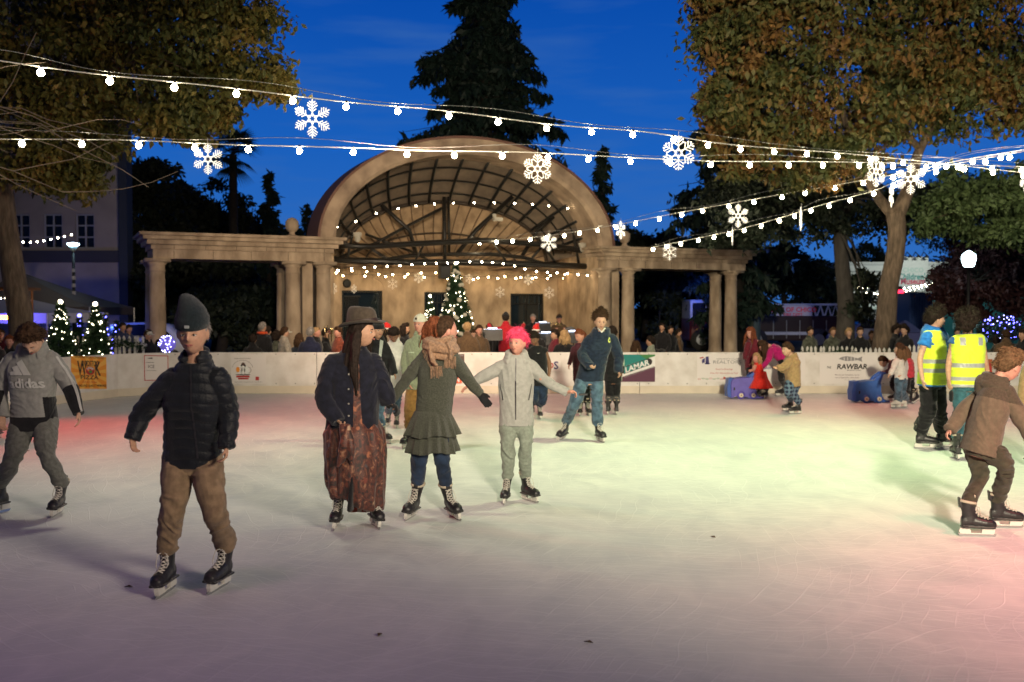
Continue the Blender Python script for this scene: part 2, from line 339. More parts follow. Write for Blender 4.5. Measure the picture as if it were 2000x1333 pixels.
banner('banner', 138, 695, 207, 760, P_or, 'orange and yellow sunray pizza banner at the left end of the barrier', it)
banner('banner', 280, 693, 330, 745, P_vinyl, 'white banner with thin red border, partly hidden behind the man in the beanie',
       [(P_red, rect(.02, .02, .05, .98)), (P_red, rect(.02, .95, .98, .98)), (P_red, rect(.95, .02, .98, .98)), (P_red, rect(.02, .02, .98, .05)), (P_ink, poly([(.12, .86), (.35, .90), (.35, .84)])), (P_ink, rect(.1, .70, .4, .715)), (P_ink, T('ICE', .12, .3, .5, .5, .55)), (P_ink, rect(.1, .40, .5, .41))])
it = [(P_ink, ringg(.33, .50, .30, .008, 10, 170)), (P_wh, ringg(.33, .5, .27, .004, 0, 180)), (P_wh, disc(.26, .48, .07, 20, .13), 2), (P_wh, disc(.45, .46, .08, 20, .13), 2), (P_ink, disc(.35, .50, .085, 20, .22), 1), (P_wh, disc(.35, .46, .055, 20, .17), 2), (P_br, disc(.35, .66, .05), 3), (P_or, disc(.20, .48, .055, 16, .09), 3),
      (P_ink, ringg(.47, .46, .11, .01, -90, 90)), (P_ink, rect(.14, .30, .55, .32), 3), (P_red, poly([(.14, .22), (.55, .22), (.52, .28), (.17, .28)]), 3), (P_red, rect(.2, .15, .5, .20)), (P_red, T('WINTER', .03, .35, .16, .9, .85)), (P_red, rect(.70, .12, .80, .24)), (P_ink, T('proud sponsor and friend of the ice rink in the plaza', .028, .5, .05, .9, .85)), (P_ink, T('happy winter holidays', .04, .33, .84, .9, .85))]
banner('banner', 452, 692, 520, 750, P_vinyl, 'white banner with a small snow globe picture and red square, right of the beanie man', it)
banner('banner', 893, 692, 907, 711, P_br, 'small dark brown square placard on barrier beside ponytail woman', [(P_gr, rect(.1, .8, .9, .88))])
banner('banner', 868, 735, 902, 749, mat('orange_vinyl', (.75, .12, .04), .6), 'small orange sign with white letters low on the barrier behind ponytail woman', [(P_wh, T('FUN', .62, .55, .2, .4, .155, .03))])
banner('banner', 1050, 705, 1095, 725, P_vinyl, 'white sign ending in a purple letter S beside the black shirt boy', [(P_nv, T('S', .75, .80, .2, .5, .22, .02)), (P_red, T('KID', .6, .4, .25, .5, .22, .02))])
# broadcaster banner: diagonal bands
w_, h_ = .78, .59
it = [(P_teal, poly([(0, 1), (0, .50), (1, .95), (1, 1)])), (P_gn, poly([(.55, 1), (.75, .84), (1, .95), (1, 1)]), 1.4), (P_wh, poly([(0, .16), (0, .48), (1, .93), (1, .58)])), (P_plum, poly([(0, 0), (1, 0), (1, .56), (0, .14)]))]
def rotg(vf, ang, cx, cy):
    c, s = math.cos(ang), math.sin(ang); return [((x * c - y * s) / w_ + cx, (x * s + y * c) / h_ + cy) for x, y in vf[0]], vf[1]
it += [(P_ink, rotg(poly([(-.30, -.075)] + [(.30 + .075 * math.sin(R(a)), -.075 * math.cos(R(a))) for a in range(0, 181, 15)] + [(-.30, .075)]), .335, .46, .57), 1.6), (P_teal, rotg(rect(-.29, -.06, .29, .06), .335, .46, .57), 2), (P_wh, rotg(textgeo('LAMAR', .155, cy=-.055, bold=.03, xs=1.1, shear=.2), .335, .48, .575), 3), (P_gr, rotg(textgeo('NORTHERN CALIFORNIA', .062, cy=-.02, xs=1.0), .335, .56, .36), 2)]
banner('banner', 1209, 693, 1279, 746, P_vinyl, 'teal, white and plum diagonal banner with block lettering beside the navy hoodie skater', it)
it = [(P_nv, poly([(.08, .66), (.08, .80), (.13, .86), (.13, .70)])), (P_nv, poly([(.14, .66), (.14, .90), (.19, .92), (.20, .66)])), (P_nv, disc(.17, .66, .045, 16, .03)), (P_red, disc(.06, .86, .02)), (P_red, disc(.09, .88, .02)), (P_gr, T('SIERRA NORTH VALLEY', .055, .50, .80, 1.3, .58)), (P_gr, T('REALTORS', .12, .50, .66, 1.3, .58, 0, 1.35)),
      (P_red, T("Season's Greetings", .06, .45, .43, 1.3, .58, 0, 1, .2)), (P_red, T('from Our Association to You!', .06, .45, .29, 1.3, .58, 0, 1, .2)), (P_red, poly([(.44, .08), (.5, .13), (.44, .19)])), (P_red, poly([(.56, .08), (.5, .13), (.56, .19)])), (P_gn, rect(.88, .6, .90, .88)), (P_gn, rect(.85, .66, .93, .68)), (P_gn, rect(.86, .76, .92, .78))]
for k in range(16): it.append((P_gn if k % 3 else P_red, ringg(.04 + k * .062, .10 + .02 * (k % 2), .025, .008)))
banner('banner', 1361, 692, 1478, 746, P_vinyl, 'white realtors banner with small logo and green garland, left of the purple skating aid', it)
banner('banner', 1482, 692, 1572, 745, P_vinyl, 'pale banner with dark purple lettering behind the boy in the tan hoodie', [(P_nv, T('StoriesNow.com', .13, .46, .45, 1.0, .58, .01)), (P_nv, T('n', .1, .62, .28, 1., .58, .03)), (P_red, rect(.55, .27, .58, .33))])
fish = poly([(.33, .84), (.38, .90), (.46, .93), (.56, .91), (.66, .86), (.74, .92), (.73, .82), (.74, .74), (.66, .80), (.56, .77), (.44, .77)])
it = [(P_gr, fish), (P_ink, T('THE', .07, .16, .52, 1.25, .64, .02, .8, .1)), (P_ink, T('RAWBAR', .17, .56, .50, 1.25, .64, .03, 1.05, .15)), (P_ink, T('RESTAURANT & SUSHI', .035, .60, .44, 1.25, .64, .01)), (P_plum, T('Not all our Specialties can be', .05, .48, .28, 1.25, .64)), (P_plum, T('out of Specialties come fresh', .05, .48, .19, 1.25, .64)), (P_gr, T('therawbar', .03, .48, .12, 1.25, .64))]
for k in range(4): it.append((P_vinyl, rect(.42 + k * .06, .78, .43 + k * .06, .9), 2))
banner('banner', 1600, 692, 1712, 750, P_vinyl, 'white raw fish restaurant banner with fish drawing, above the gap between skating aids', it)
banner('banner', 1928, 702, 1937, 742, mat('rust_vinyl', (.42, .10, .03), .6), 'narrow rust red sign on the barrier right of the yellow vests', [(P_red, rect(.2, .2, .8, .8))])
# ================================================================ BANDSHELL (own axes: s along the front, b backwards)
O_ = Vector((-11.2, 30.0, 0)); U_ = Vector((.906, .423, 0)).normalized(); B_ = Vector((-U_.y, U_.x, 0)); Z_ = Vector((0, 0, 1))
def Q(s, b, z): return O_ + U_ * s + B_ * b + Z_ * z
def s_at(px, b=0):
    k = (px - 1000) / F; o = O_ + B_ * b; return (k * o.y - o.x) / (U_.x - k * U_.y)
def z_at(px, py, b=0):
    p = Q(s_at(px, b), b, 0); return W(px, py, p.y).z
ROTZ = math.atan2(U_.y, U_.x)
shell = empty('bandshell', Q(10.8, 2, 0), 'tan stone bandshell with big arch standing behind the rink', 'bandshell')
def sh(mb, name, m, smooth=False, parent=None):
    o = mb.build(name, m, parent or shell, smooth)
    if parent is None: o.location = -Q(10.8, 2, 0)
    return o
rotS = Matrix.Rotation(ROTZ, 3, 'Z')
def sbox(mb, s0, s1, b0, b1, z0, z1, m=0): mb.box(Q((s0 + s1) / 2, (b0 + b1) / 2, (z0 + z1) / 2), (s1 - s0, b1 - b0, z1 - z0), rotS, m)
def column(s, b, r=.25, top=3.38):
    mb = MB(); mb.lathe([(r * 1.25, 0), (r * 1.25, .12), (r * 1.12, .2), (r * 1.03, .3), (r, 1.2), (r * .9, top - .42), (r * .9, top - .40), (r * .98, top - .38), (r * .98, top - .35), (r * .9, top - .33), (r * .92, top - .2), (r * 1.3, top - .1)], Q(s, b, 0), 32)
    mb.box(Q(s, b, top - .05), (r * 2.9, r * 2.9, .1), rotS); return mb
sc = 10.92; AO, BO, AI, BI = 5.50, 3.70, 4.92, 3.14; ZS = 4.15
def entab(root, off, s0, s1, b0, b1):
    for nm, z0, z1, e in (('architrave', 3.38, 3.66, .10), ('frieze', 3.66, 3.80, .16), ('cornice', 3.80, 3.94, .28), ('cornice', 3.94, 4.06, .40), ('cornice', 4.06, 4.15, .50)):
        mb = MB(); sbox(mb, s0 - e, s1 + e, b0 - e, b1 + e, z0, z1 - .002); o = mb.build(nm, M_tan, root); o.location = off
        if nm != 'cornice':
            mj = MB()
            for q_ in np.arange(s0 + .5, s1, 1.15 if z0 < 3.5 else .92): sbox(mj, q_ - .007, q_ + .007, b0 - e - .003, b0 - e + .05, z0 + .01, z1 - .012)
            j_ = mj.build('joint', mat('mortar_dark', (.07, .05, .035), .9), o)
for side, (s0, s1, pxs, lab) in enumerate(((s_at(297), s_at(645), ((308, 0), (308, 1.3), (572, 0), (632, 0)), 'left stone pergola with round columns and stone ball finial'), (s_at(1172), s_at(1447), ((1180, 0), (1226, 0), (1427, 0), (1427, 1.0)), 'right stone pergola with round columns and stone ball finial'))):
    base = Q((s0 + s1) / 2, .5, 0); pg = empty('pergola', base, lab, 'pergola'); off = -base
    entab(pg, off, s0 + .12, s1 - .12, -.2, 1.4)
    for px, b in pxs: o = column(s_at(px), b).build('column', M_tan, pg, True); o.location = off
    if side == 0: o = column(s_at(572), 1.3).build('column', M_tan, pg, True); o.location = off
    fx = s_at(573 if side == 0 else 1222); mb = MB(); q = Q(fx, .1, ZS)
    mb.lathe([(.22, 0), (.22, .05), (.12, .08), (.08, .16), (.13, .2), (.2, .28), (.215, .4), (.2, .52), (.12, .61), (0, .65)], q, 24); o = mb.build('ball_finial', M_tan, pg, True); o.location = off
    # pier between the paired columns
    a, b = (s_at(592), s_at(612)) if side == 0 else (s_at(1196), s_at(1210)); mb = MB(); sbox(mb, a, b, .05, .9, 0, 3.376)
    if side == 1:
        for k in range(5): sbox(mb, a - .006, b + .006, .04, .9, .45 + k * .62, .47 + k * .62)
    o = mb.build('pier', M_tan, pg); o.location = off
def arc(a, A, B, zc, b): return Q(sc + A * math.cos(a), b, zc + B * math.sin(a))
# front arch
mb = MB(); NA = 64; rings = []
for i in range(NA + 1):
    a = math.pi * i / NA; rings.append([arc(a, AO, BO, ZS - .1, -.15), arc(a, AO, BO, ZS - .1, 1.3), arc(a, AI, BI, ZS - .1, 1.3), arc(a, AI, BI, ZS - .1, -.05), arc(a, AI + .12, BI + .12, ZS - .1, -.15)])
mb.loft(rings); sh(mb, 'arch', mat('arch_plaster', (.24, .175, .125), .85, col2=(.47, .355, .25), vscale=1.6, bump=.5, bscale=12), False)
mb = MB(); rings = []
for i in range(NA + 1):
    a = math.pi * i / NA; rings.append([arc(a, AO + .05, BO + .05, ZS - .1, -.2), arc(a, AO + .05, BO + .05, ZS - .1, 1.35), arc(a, AO - .03, BO - .03, ZS - .1, 1.35), arc(a, AO - .03, BO - .03, ZS - .1, -.2)])
mb.loft(rings); sh(mb, 'arch_trim', mat('arch_trim', (.16, .08, .06), .7))
# jambs below the arch
for s0, s1 in ((sc - AO + .15, sc - AI), (sc + AI, sc + AO - .15)):
    mb = MB(); sbox(mb, s0, s1, .2, 3.2, 0, ZS - .12); sh(mb, 'jamb', M_wall)
# back wall with openings
BW = 3.2; WZ = 3.35
def wall_open(s0, s1, z1, ops):
    mb = MB(); cur = s0
    for a, b, zt in ops:
        sbox(mb, cur, a, BW, BW + .4, 0, z1); sbox(mb, a, b, BW, BW + .4, zt, z1); cur = b
    sbox(mb, cur, s1, BW, BW + .4, 0, z1); return mb
ops = []
for x0, x1, yt in ((668, 747, 568), (829, 882, 571), (997, 1062, 574)): ops.append((s_at(x0, BW), s_at(x1, BW), z_at((x0 + x1) / 2, yt, BW)))
sh(wall_open(sc - AI - .4, sc + AI + .4, WZ, ops), 'back_wall', M_wall)
mb = MB(); sbox(mb, sc - AI - .2, sc + AI + .3, BW + .42, BW + .6, 2.9, ZS + .25); sh(mb, 'upper_back_wall', M_wall)
for k, (a, b, zt) in enumerate(ops):
    mb = MB(); m_ = .05
    for s_ in (a, b - .07): sbox(mb, s_, s_ + .07, BW + .05, BW + .15, 0, zt)
    sbox(mb, a + .07, b - .07, BW + .05, BW + .15, zt - .08, zt)
    if k: 
        for zz in (zt - .42,): sbox(mb, a + .07, b - .07, BW + .06, BW + .12, zz, zz + .04)
        for j in range(1, 6): sbox(mb, a + (b - a) * j / 6 - .015, a + (b - a) * j / 6 + .015, BW + .07, BW + .11, .0 if j == 3 else zt - .38, zt - .08)
    dr = sh(mb, 'door_frame', M_dark)
    mb = MB(); sbox(mb, a + .06, b - .06, BW + .2, BW + .22, 0, zt - .03); g_ = mb.build('glass', mat('dark_glass', (.012, .02, .025), .08, spec=.8), dr)
    if k == 0:
        mb = MB(); m0 = s_at(700, BW)
        for j in range(9): sbox(mb, a + .1 + j * (m0 - a - .1) / 9, a + .13 + j * (m0 - a - .1) / 9, BW - .12, BW - .08, .1, zt - .25)
        sbox(mb, a + .07, m0 + .05, BW - .13, BW - .07, zt - .25, zt - .18); sbox(mb, a + .07, m0 + .05, BW - .13, BW - .07, .05, .1); sh(mb, 'gate', M_dark)
    if k != 1:   # blind arches over doors
        c_ = (a + b) / 2 if k else s_at(722, BW); r_ = (b - a) / 2 - .12 if k else .55
        mb = MB(); rings = []
        for i in range(17):
            t = math.pi * i / 16; rings.append([Q(c_ + (r_ + e) * math.cos(t), bb, zt + .04 + (r_ + e) * .82 * math.sin(t)) for e, bb in ((0, BW + .01), (0, BW - .03), (.06, BW - .03), (.06, BW + .01))])
        mb.loft(rings); sh(mb, 'arch_moulding', M_wall)
for px, py in ((677, 554), (1095, 565)):
    q = Q(s_at(px, BW), BW - .09, z_at(px, py, BW)); mb = MB(); mb.lathe([(.0, -.04), (.15, -.04), (.16, 0), (.13, .05), (0, .06)], q, 20, rot=rotS @ Matrix.Rotation(R(90), 3, 'X')); sh(mb, 'round_speaker', M_dark)
# shell vault: scallop fan
def S_(a, r):
    A, B = AI + .16, BI + .22; k = r ** .45
    return Q(sc + A * math.cos(a) * k, 3.3 - 2.25 * r ** 2.2, WZ - .06 + (ZS - .15 - WZ) * r + B * math.sin(a) * (r ** .9))
NR, NG = 22, 48
def fan(r0, r1, th=.08):
    mb = MB(); n = 12
    vs = []; fs = []
    for i in range(n + 1):
        for j in range(NG + 1): vs.append(S_(math.pi * j / NG, r0 + (r1 - r0) * i / n))
    for i in range(n):
        for j in range(NG): a = i * (NG + 1) + j; fs.append((a, a + 1, a + NG + 2, a + NG + 1))
    mb.add(vs, fs); return mb
RR = .60
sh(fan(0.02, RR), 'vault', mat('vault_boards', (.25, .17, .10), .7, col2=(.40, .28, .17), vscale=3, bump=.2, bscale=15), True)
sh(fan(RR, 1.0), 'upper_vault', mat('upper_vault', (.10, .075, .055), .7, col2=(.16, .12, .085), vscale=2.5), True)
mb = MB()
for j in range(1, 26):
    a = math.pi * j / 26; mb.tube([S_(a, r) + B_ * -.05 for r in np.linspace(.12, RR, 7)], .022, 6)
sh(mb, 'ribs', mat('rib_wood', (.12, .075, .045), .6))
mb = MB()
for r in (.68, .79, .90): mb.tube([S_(a, r) - B_ * .10 for a in np.linspace(.08, math.pi - .08, 40)], .035, 6)
for j in range(1, 16): a = math.pi * j / 16; mb.tube([S_(a, r) - B_ * .16 for r in np.linspace(RR, .985, 5)], .055, 6)
sh(mb, 'roof_truss', M_dark, True)
mb = MB(); mb.tube([S_(a, RR) - B_ * .12 for a in np.linspace(0, math.pi, 44)], .07, 8); mb.tube([S_(a, .32) - B_ * .12 for a in np.linspace(.1, math.pi - .1, 30)], .035, 8); sh(mb, 'ring_beam', mat('brown_steel', (.05, .037, .028), .45, metal=.3), True)
# front trusses
def line(mb, pts, b, r): mb.tube([Q(s_at(x, b), b, z_at(x, y, b)) for x, y in pts], r, 8)
mb = MB()
line(mb, [(655, 480), (720, 482), (860, 474), (950, 470), (1060, 478), (1150, 492)], .9, .10)
line(mb, [(652, 508), (800, 513), (900, 513), (1050, 517), (1155, 521)], .9, .11)
line(mb, [(655, 505), (730, 512), (800, 500), (868, 497), (960, 497), (1020, 503), (1080, 520), (1150, 516)], 1.6, .07)
line(mb, [(652, 508), (735, 475), (800, 440), (868, 405)], 1.9, .055); line(mb, [(868, 385), (869, 540)], 1.4, .07); line(mb, [(876, 385), (878, 500)], 2.2, .05)
line(mb, [(1000, 385), (930, 450), (890, 500)], 1.8, .085); line(mb, [(745, 400), (800, 450), (815, 500)], 1.8, .075); line(mb, [(715, 458), (800, 490), (835, 508)], 2, .05)
line(mb, [(1110, 400), (1050, 450), (1020, 500)], 1.8, .075); line(mb, [(1160, 440), (1060, 480), (1030, 515)], 1.8, .055); line(mb, [(690, 455), (678, 510)], .9, .05); line(mb, [(1120, 460), (1130, 515)], .9, .05)
line(mb, [(720, 482), (760, 510)], .9, .05); line(mb, [(1060, 478), (1085, 515)], .9, .05); line(mb, [(960, 470), (990, 513)], .9, .04); line(mb, [(830, 475), (810, 512)], .9, .04)
sh(mb, 'stage_truss', mat('truss_steel', (.022, .02, .018), .4, metal=.4), True)
mb = MB(); q = Q(s_at(868, 1.2), 1.2, z_at(868, 530, 1.2)); mb.box(q, (.38, .3, .55), rotS, bev=.03); sh(mb, 'hanging_speaker', M_black)
for px, py in ((699, 462), (1137, 482)):  # small pale speakers near the two ends of the stage truss
    q = Q(s_at(px, .8), .8, z_at(px, py, .8)); mb = MB(); mb.lathe([(.05, -.2), (.1, -.12), (.1, -.02), (.14, 0), (.14, .12), (.07, .14)], q, 16); sh(mb, 'small_speaker', mat('cream_metal', (.5, .47, .4), .5), True)
q = Q(s_at(972, 1.0), 1.0, z_at(972, 429, 1.0)); mb = MB(); mb.box(q, (.34, .22, .13), rotS, bev=.02); mb.box(q + Vector((-.12, 0, .14)), (.12, .1, .12), rotS, bev=.01); mb.box(q + Vector((0, -.12, -.02)), (.12, .03, .05), rotS); sh(mb, 'projector', mat('cream_metal', (.5, .47, .4), .5))
# stage floor
mb = MB(); sbox(mb, sc - AI, sc + AI, -.3, BW - .02, -.05, .45); sh(mb, 'stage', mat('stage_concrete', (.16, .13, .11), .85))
# ================================================================ STRING LIGHTS
M_bulb = mat('bulb_glow', (1, .9, .7), .4, emit=(1, .84, .54), es=105)
M_bulbs = mat('small_bulb_glow', (1, .9, .7), .4, emit=(1, .82, .55), es=70)
M_bulbw = mat('warm_bulb_glow', (1, .8, .5), .4, emit=(1, .66, .30), es=75)
M_mini = mat('mini_light', (1, .9, .7), .4, emit=(1, .86, .60), es=14)
M_flake = mat('snowflake_glow', (.8, .8, .75), .5, emit=(1, .93, .78), es=.85)
M_flaked = mat('snowflake_pale', (.75, .70, .6), .5, emit=(1, .9, .7), es=.25)
def bulb_mesh(name, r, m):
    mb = MB(); mb.lathe([(0, -r * 2.45), (r * .6, -r * 2.3), (r, -r * 1.65), (r * .95, -r * 1.2), (r * .55, -r * .6), (r * .4, -r * .3)], n=10); return mb.mesh(name, m, True)
BM = {'big': bulb_mesh('bulb', .050, M_bulb), 'small': bulb_mesh('bulb', .028, M_bulbs), 'warm': bulb_mesh('bulb', .03, M_bulbw), 'mini': bulb_mesh('bulb', .02, M_mini)}
_s = MB(); _s.lathe([(.019, -.026), (.022, 0), (.018, .03), (.004, .036)], n=8); SOCK = _s.mesh('socket', M_black)
def interp(pts, n):
    P = [Vector(p) for p in pts]; L_ = [0]
    for a, b in zip(P, P[1:]): L_.append(L_[-1] + (b - a).length)
    return P, L_
def at_len(P, L_, t):
    for i in range(len(L_) - 1):
        if t <= L_[i + 1] or i == len(L_) - 2:
            return P[i] + (P[i + 1] - P[i]) * ((t - L_[i]) / max(L_[i + 1] - L_[i], 1e-9))
def catmull(pts, n=8):
    P = [Vector(p) for p in pts]; P = [P[0] * 2 - P[1]] + P + [P[-1] * 2 - P[-2]]; o = []
    for i in range(1, len(P) - 2):
        for k in range(n):
            t = k / n; a, b, c, d = P[i - 1:i + 3]
            o.append(.5 * (2 * b + (c - a) * t + (2 * a - 5 * b + 4 * c - d) * t * t + (3 * b - a - 3 * c + d) * t ** 3))
    return o + [P[-2]]
def string(label, ctrl, step, kind, rad=.009, wire=True, t0=.3, group='string lights over the rink', sock=True, jit=.12, smooth=True):
    pts = catmull(ctrl, 10) if smooth else [Vector(p) for p in ctrl]; base = pts[len(pts) // 2]
    th = empty('string_light', base, label, 'string light', group)
    mb = MB(); mb.tube([p - base for p in pts], rad, 6); mb.build('cable', M_cable if wire else M_black, th)
    if wire:
        a, b = pts[0], pts[-1]; n = len(pts); mb = MB()
        mb.tube([p - base + Vector((0, 0, .05 + .10 * math.sin(math.pi * 5 * i / n) ** 2)) for i, p in enumerate(pts)], rad * .5, 5); mb.build('support_wire', M_wire, th)
    P, L_ = interp(pts, 0); t = t0; rs = random.Random(len(label)); n = 0
    while t < L_[-1] and n < 100:
        q = at_len(P, L_, t) - base
        o = link(bpy.data.objects.new('bulb', BM[kind]), th); o.location = q - Vector((0, 0, rad)); n += 1
        o.rotation_euler = (rs.uniform(-.15, .15), rs.uniform(-.15, .15), 0)
        if sock: s_ = link(bpy.data.objects.new('socket', SOCK), th); s_.location = q - Vector((0, 0, rad)); s_.parent = o; s_.location = (0, 0, 0)
        t += step * rs.uniform(1 - jit, 1 + jit)
    return th
def pd(seq): return [W(x, y, d) for x, y, d in seq]
string('upper cable of bulbs crossing the sky from the top left to the hub', pd([(-120, 100, 12.9), (0, 119, 13.5), (180, 144, 14.2), (440, 171, 15.5), (670, 199, 16.5), (880, 218, 17.5), (1080, 244, 18.4), (1260, 258, 19.2), (1430, 283, 20.4), (1650, 300, 22), (1860, 322, 23.3), (2060, 345, 24.5)]), .93, 'big', t0=1.28, jit=.05)
string('middle cable of bulbs running nearly level above the bandshell arch', pd([(-120, 270, 16.6), (0, 272, 16.8), (245, 274, 17), (450, 283, 17.4), (650, 288, 18), (840, 295, 18.5), (1030, 298, 19.2), (1210, 307, 20), (1390, 315, 20.8), (1560, 316, 21.5), (1720, 318, 22.3), (1870, 322, 23), (2060, 328, 24)]), .93, 'big', t0=1.3, jit=.05)
string('upper diagonal cable of bulbs rising from the bandshell to the right', pd([(925, 472, 36.6), (1060, 462, 34), (1200, 440, 31.4), (1320, 417, 29.6), (1430, 397, 28.2), (1555, 375, 26.8), (1700, 350, 25), (1800, 330, 23.6), (1880, 313, 22.3), (2060, 283, 20.2)]), .82, 'big', t0=.35, jit=.14)
string('lower diagonal cable of bulbs ending above the right pergola', pd([(1272, 484, 34), (1350, 468, 32.2), (1440, 449, 30.3), (1530, 424, 28.4), (1600, 402, 27), (1700, 375, 25.4), (1760, 352, 24.3), (1860, 322, 22.6), (2060, 285, 19.8)]), .78, 'big', t0=.1, jit=.14)
def bs(seq, b): return [Q(s_at(x, b), b, z_at(x, y, b)) for x, y in seq]
string('arched row of small bulbs along the ring beam inside the bandshell', bs([(640, 446), (655, 442), (677, 436), (702, 428), (740, 413), (790, 403), (850, 396), (905, 394), (976, 394), (1030, 396), (1087, 402), (1130, 409), (1160, 420), (1190, 430), (1200, 440)], .7), .72, 'small', .007, False, .35, 'string lights on the bandshell')
string('dense row of warm bulbs rising to the middle of the stage truss', bs([(652, 527), (700, 521), (760, 518), (830, 513), (890, 511), (930, 509), (990, 514), (1040, 527), (1090, 531), (1150, 536)], .5), .42, 'small', .006, False, .15, 'string lights on the bandshell')
string('swagged row of warm bulbs under the left side of the stage roof', bs([(652, 531), (700, 526), (745, 534), (800, 533), (850, 530), (880, 545)], 1.6), .50, 'warm', .006, False, .1, 'string lights on the bandshell')
string('swagged row of warm bulbs under the right side of the stage roof', bs([(915, 545), (970, 538), (1040, 540), (1100, 534), (1150, 540)], 2.2), .62, 'warm', .006, False, .2, 'string lights on the bandshell')
string('level row of warm bulbs at the top of the bandshell back wall', bs([(660, 536), (760, 538), (860, 540), (960, 541), (1060, 542), (1150, 541)], 2.7), .74, 'warm', .006, False, .2, 'string lights on the bandshell')
string('short row of small bulbs in front of the grey building windows', pd([(28, 468, 34), (50, 471, 34), (80, 469, 34), (110, 463, 34), (140, 456, 34)]), .24, 'small', .005, False, .05, 'string lights far away', jit=.05)
string('upper row of tiny bulbs before the museum wall', pd([(1675, 561, 48), (1700, 562, 48), (1750, 563, 48), (1790, 558, 48), (1826, 552, 48)]), .2, 'small', .005, False, .05, 'string lights far away', False)
string('lower row of tiny bulbs before the museum wall', pd([(1690, 571, 50), (1725, 573, 50), (1770, 567, 50), (1815, 556, 50), (1835, 551, 50)]), .2, 'small', .005, False, .05, 'string lights far away', False)
string('tiny row of bulbs at the right pergola corner', pd([(1432, 489, 45), (1446, 483, 45), (1460, 476, 45)]), .18, 'small', .005, False, .02, 'string lights far away', False)
string('row of tiny bulbs across the leaning tree trunk', pd([(-10, 582, 21.5), (17, 579, 21.8), (35, 580, 22), (60, 585, 22.5)]), .12, 'mini', .004, False, .02, 'string lights far away', False)
# ---- snowflakes
def flake_mb(r, style, th):
    mb = MB(); U = Vector((1, 0, 0)); V = Vector((0, 0, 1))
    def bar(p, q, w_):
        p = Vector(p); q = Vector(q); d = (q - p); n = Vector((-d.y, d.x)).normalized() * w_; e = d.normalized() * w_ * .6
        mb.prism([(p - n - e)[:], (q - n + e)[:], (q + n + e)[:], (p + n - e)[:]], (0, th / 2 + len(mb.v) * 1e-6, 0), U, V, -th - len(mb.v) * 2e-6)
    for k in range(6):
        a = R(60 * k + 90); d = Vector((math.cos(a), math.sin(a))); n = Vector((-d.y, d.x)); wd = r * (.022 if style else .028)
        bar(d * r * .12, d * r, wd)
        for t, l in (((.38, .22), (.52, .30), (.66, .26), (.80, .17)) if style == 0 else ((.42, .34), (.62, .30), (.82, .17)) if style == 1 else ((.5, .36), (.76, .22))):
            for s_ in (1, -1):
                tip = d * r * (t + l * .62) + n * s_ * r * l * .85; bar(d * r * t, tip, wd * .85)
                if style == 1: 
                    mb.prism([(tip[0] + r * .05 * math.cos(x), tip[1] + r * .05 * math.sin(x)) for x in [k2 * math.pi / 4 for k2 in range(8)]], (0, th / 2 + .001, 0), U, V, -th - .002)
        a2 = R(60 * k + 120); d2 = Vector((math.cos(a2), math.sin(a2))); d3 = Vector((math.cos(a), math.sin(a)))
        bar(d3 * r * .30, d2 * r * .17, wd * .9); d0 = Vector((math.cos(R(60 * k + 60)), math.sin(R(60 * k + 60)))); bar(d3 * r * .30, d0 * r * .17, wd * .9)
    return mb
def flake(px, py, d, rpx, style, yaw, label, m=None, wire=True, group='lit snowflakes hung from the cables'):
    c = W(px, py, d); r = rpx / F * d; mb = flake_mb(r, style, .012); th = mb.build('snowflake', m or M_flake, None, False, c, label, 'snowflake ornament', group); th.rotation_euler = (0, 0, R(yaw))
    if wire: k = MB(); k.tube([(0, 0, r * .98), (0, 0, r + .10)], .004, 5); k.build('hanger', M_wire, th)
for a in [(610, 232, 16.2, 37, 0, 10, 'feathery snowflake hanging alone against open blue sky'), (406, 311, 17.3, 30, 0, 12, 'snowflake below the middle cable beside the grey building'),
          (1050, 330, 19.4, 29, 1, 8, 'snowflake with looped tips in front of the arch rim'), (1325, 299, 19.8, 33, 1, -20, 'large snowflake at edge of sky left of big tree'),
          (1712, 335, 22.4, 30, 1, 35, 'snowflake left of the pair near the cable crossing'), (1779, 350, 22.6, 30, 0, -15, 'biggest snowflake close to the cable crossing'), (1742, 382, 23.8, 23, 0, 58, 'slim snowflake turned sideways below the crossing cables'),
          (1442, 422, 28, 23, 0, 10, 'snowflake on upper diagonal cable over the dark trees'), (1431, 462, 30.4, 17, 2, 82, 'edge-on snowflake hanging from the lower diagonal cable'), (1565, 428, 27.6, 23, 1, 68, 'narrow turned snowflake on the lower diagonal cable'),
          (1213, 450, 31.2, 18, 0, 50, 'small turned snowflake beside the right finial'), (1072, 474, 33.8, 18, 0, 15, 'small snowflake below the upper diagonal cable inside the arch'), (1308, 493, 33.2, 16, 2, 10, 'small snowflake at the end of the lower diagonal cable'), (2004, 350, 20.5, 27, 0, 40, 'snowflake cut off by the right edge of the picture')]:
    flake(*a)
for i, (px, py, r, yaw, st, lab) in enumerate([(653, 564, 11, 65, 2, 'pale snowflake on the left jamb of the stage'), (692, 565, 9, 60, 2, 'small pale snowflake above the open gate'), (767, 555, 11, 25, 2, 'pale snowflake on back wall between gate and middle door'), (818, 543, 11, 25, 0, 'pale snowflake high on wall near the big lit tree'), (917, 545, 10, 35, 2, 'pale snowflake just right of the lit tree top'), (977, 571, 11, 25, 2, 'lowest pale snowflake left of the right door'),
                                      (1032, 547, 11, 25, 0, 'pale snowflake over the right door arch'), (1073, 572, 12, 25, 2, 'pale snowflake at upper right corner of the right door'), (1117, 548, 10, 50, 2, 'pale snowflake beneath the right end of warm bulbs'), (1144, 576, 9, 50, 0, 'rightmost pale snowflake beside the columns')]):
    b = BW - .25; p = Q(s_at(px, b), b, z_at(px, py, b)); flake(px, py, p.y, r, st, yaw, lab, M_flaked, False, 'pale snowflakes hung inside the bandshell')
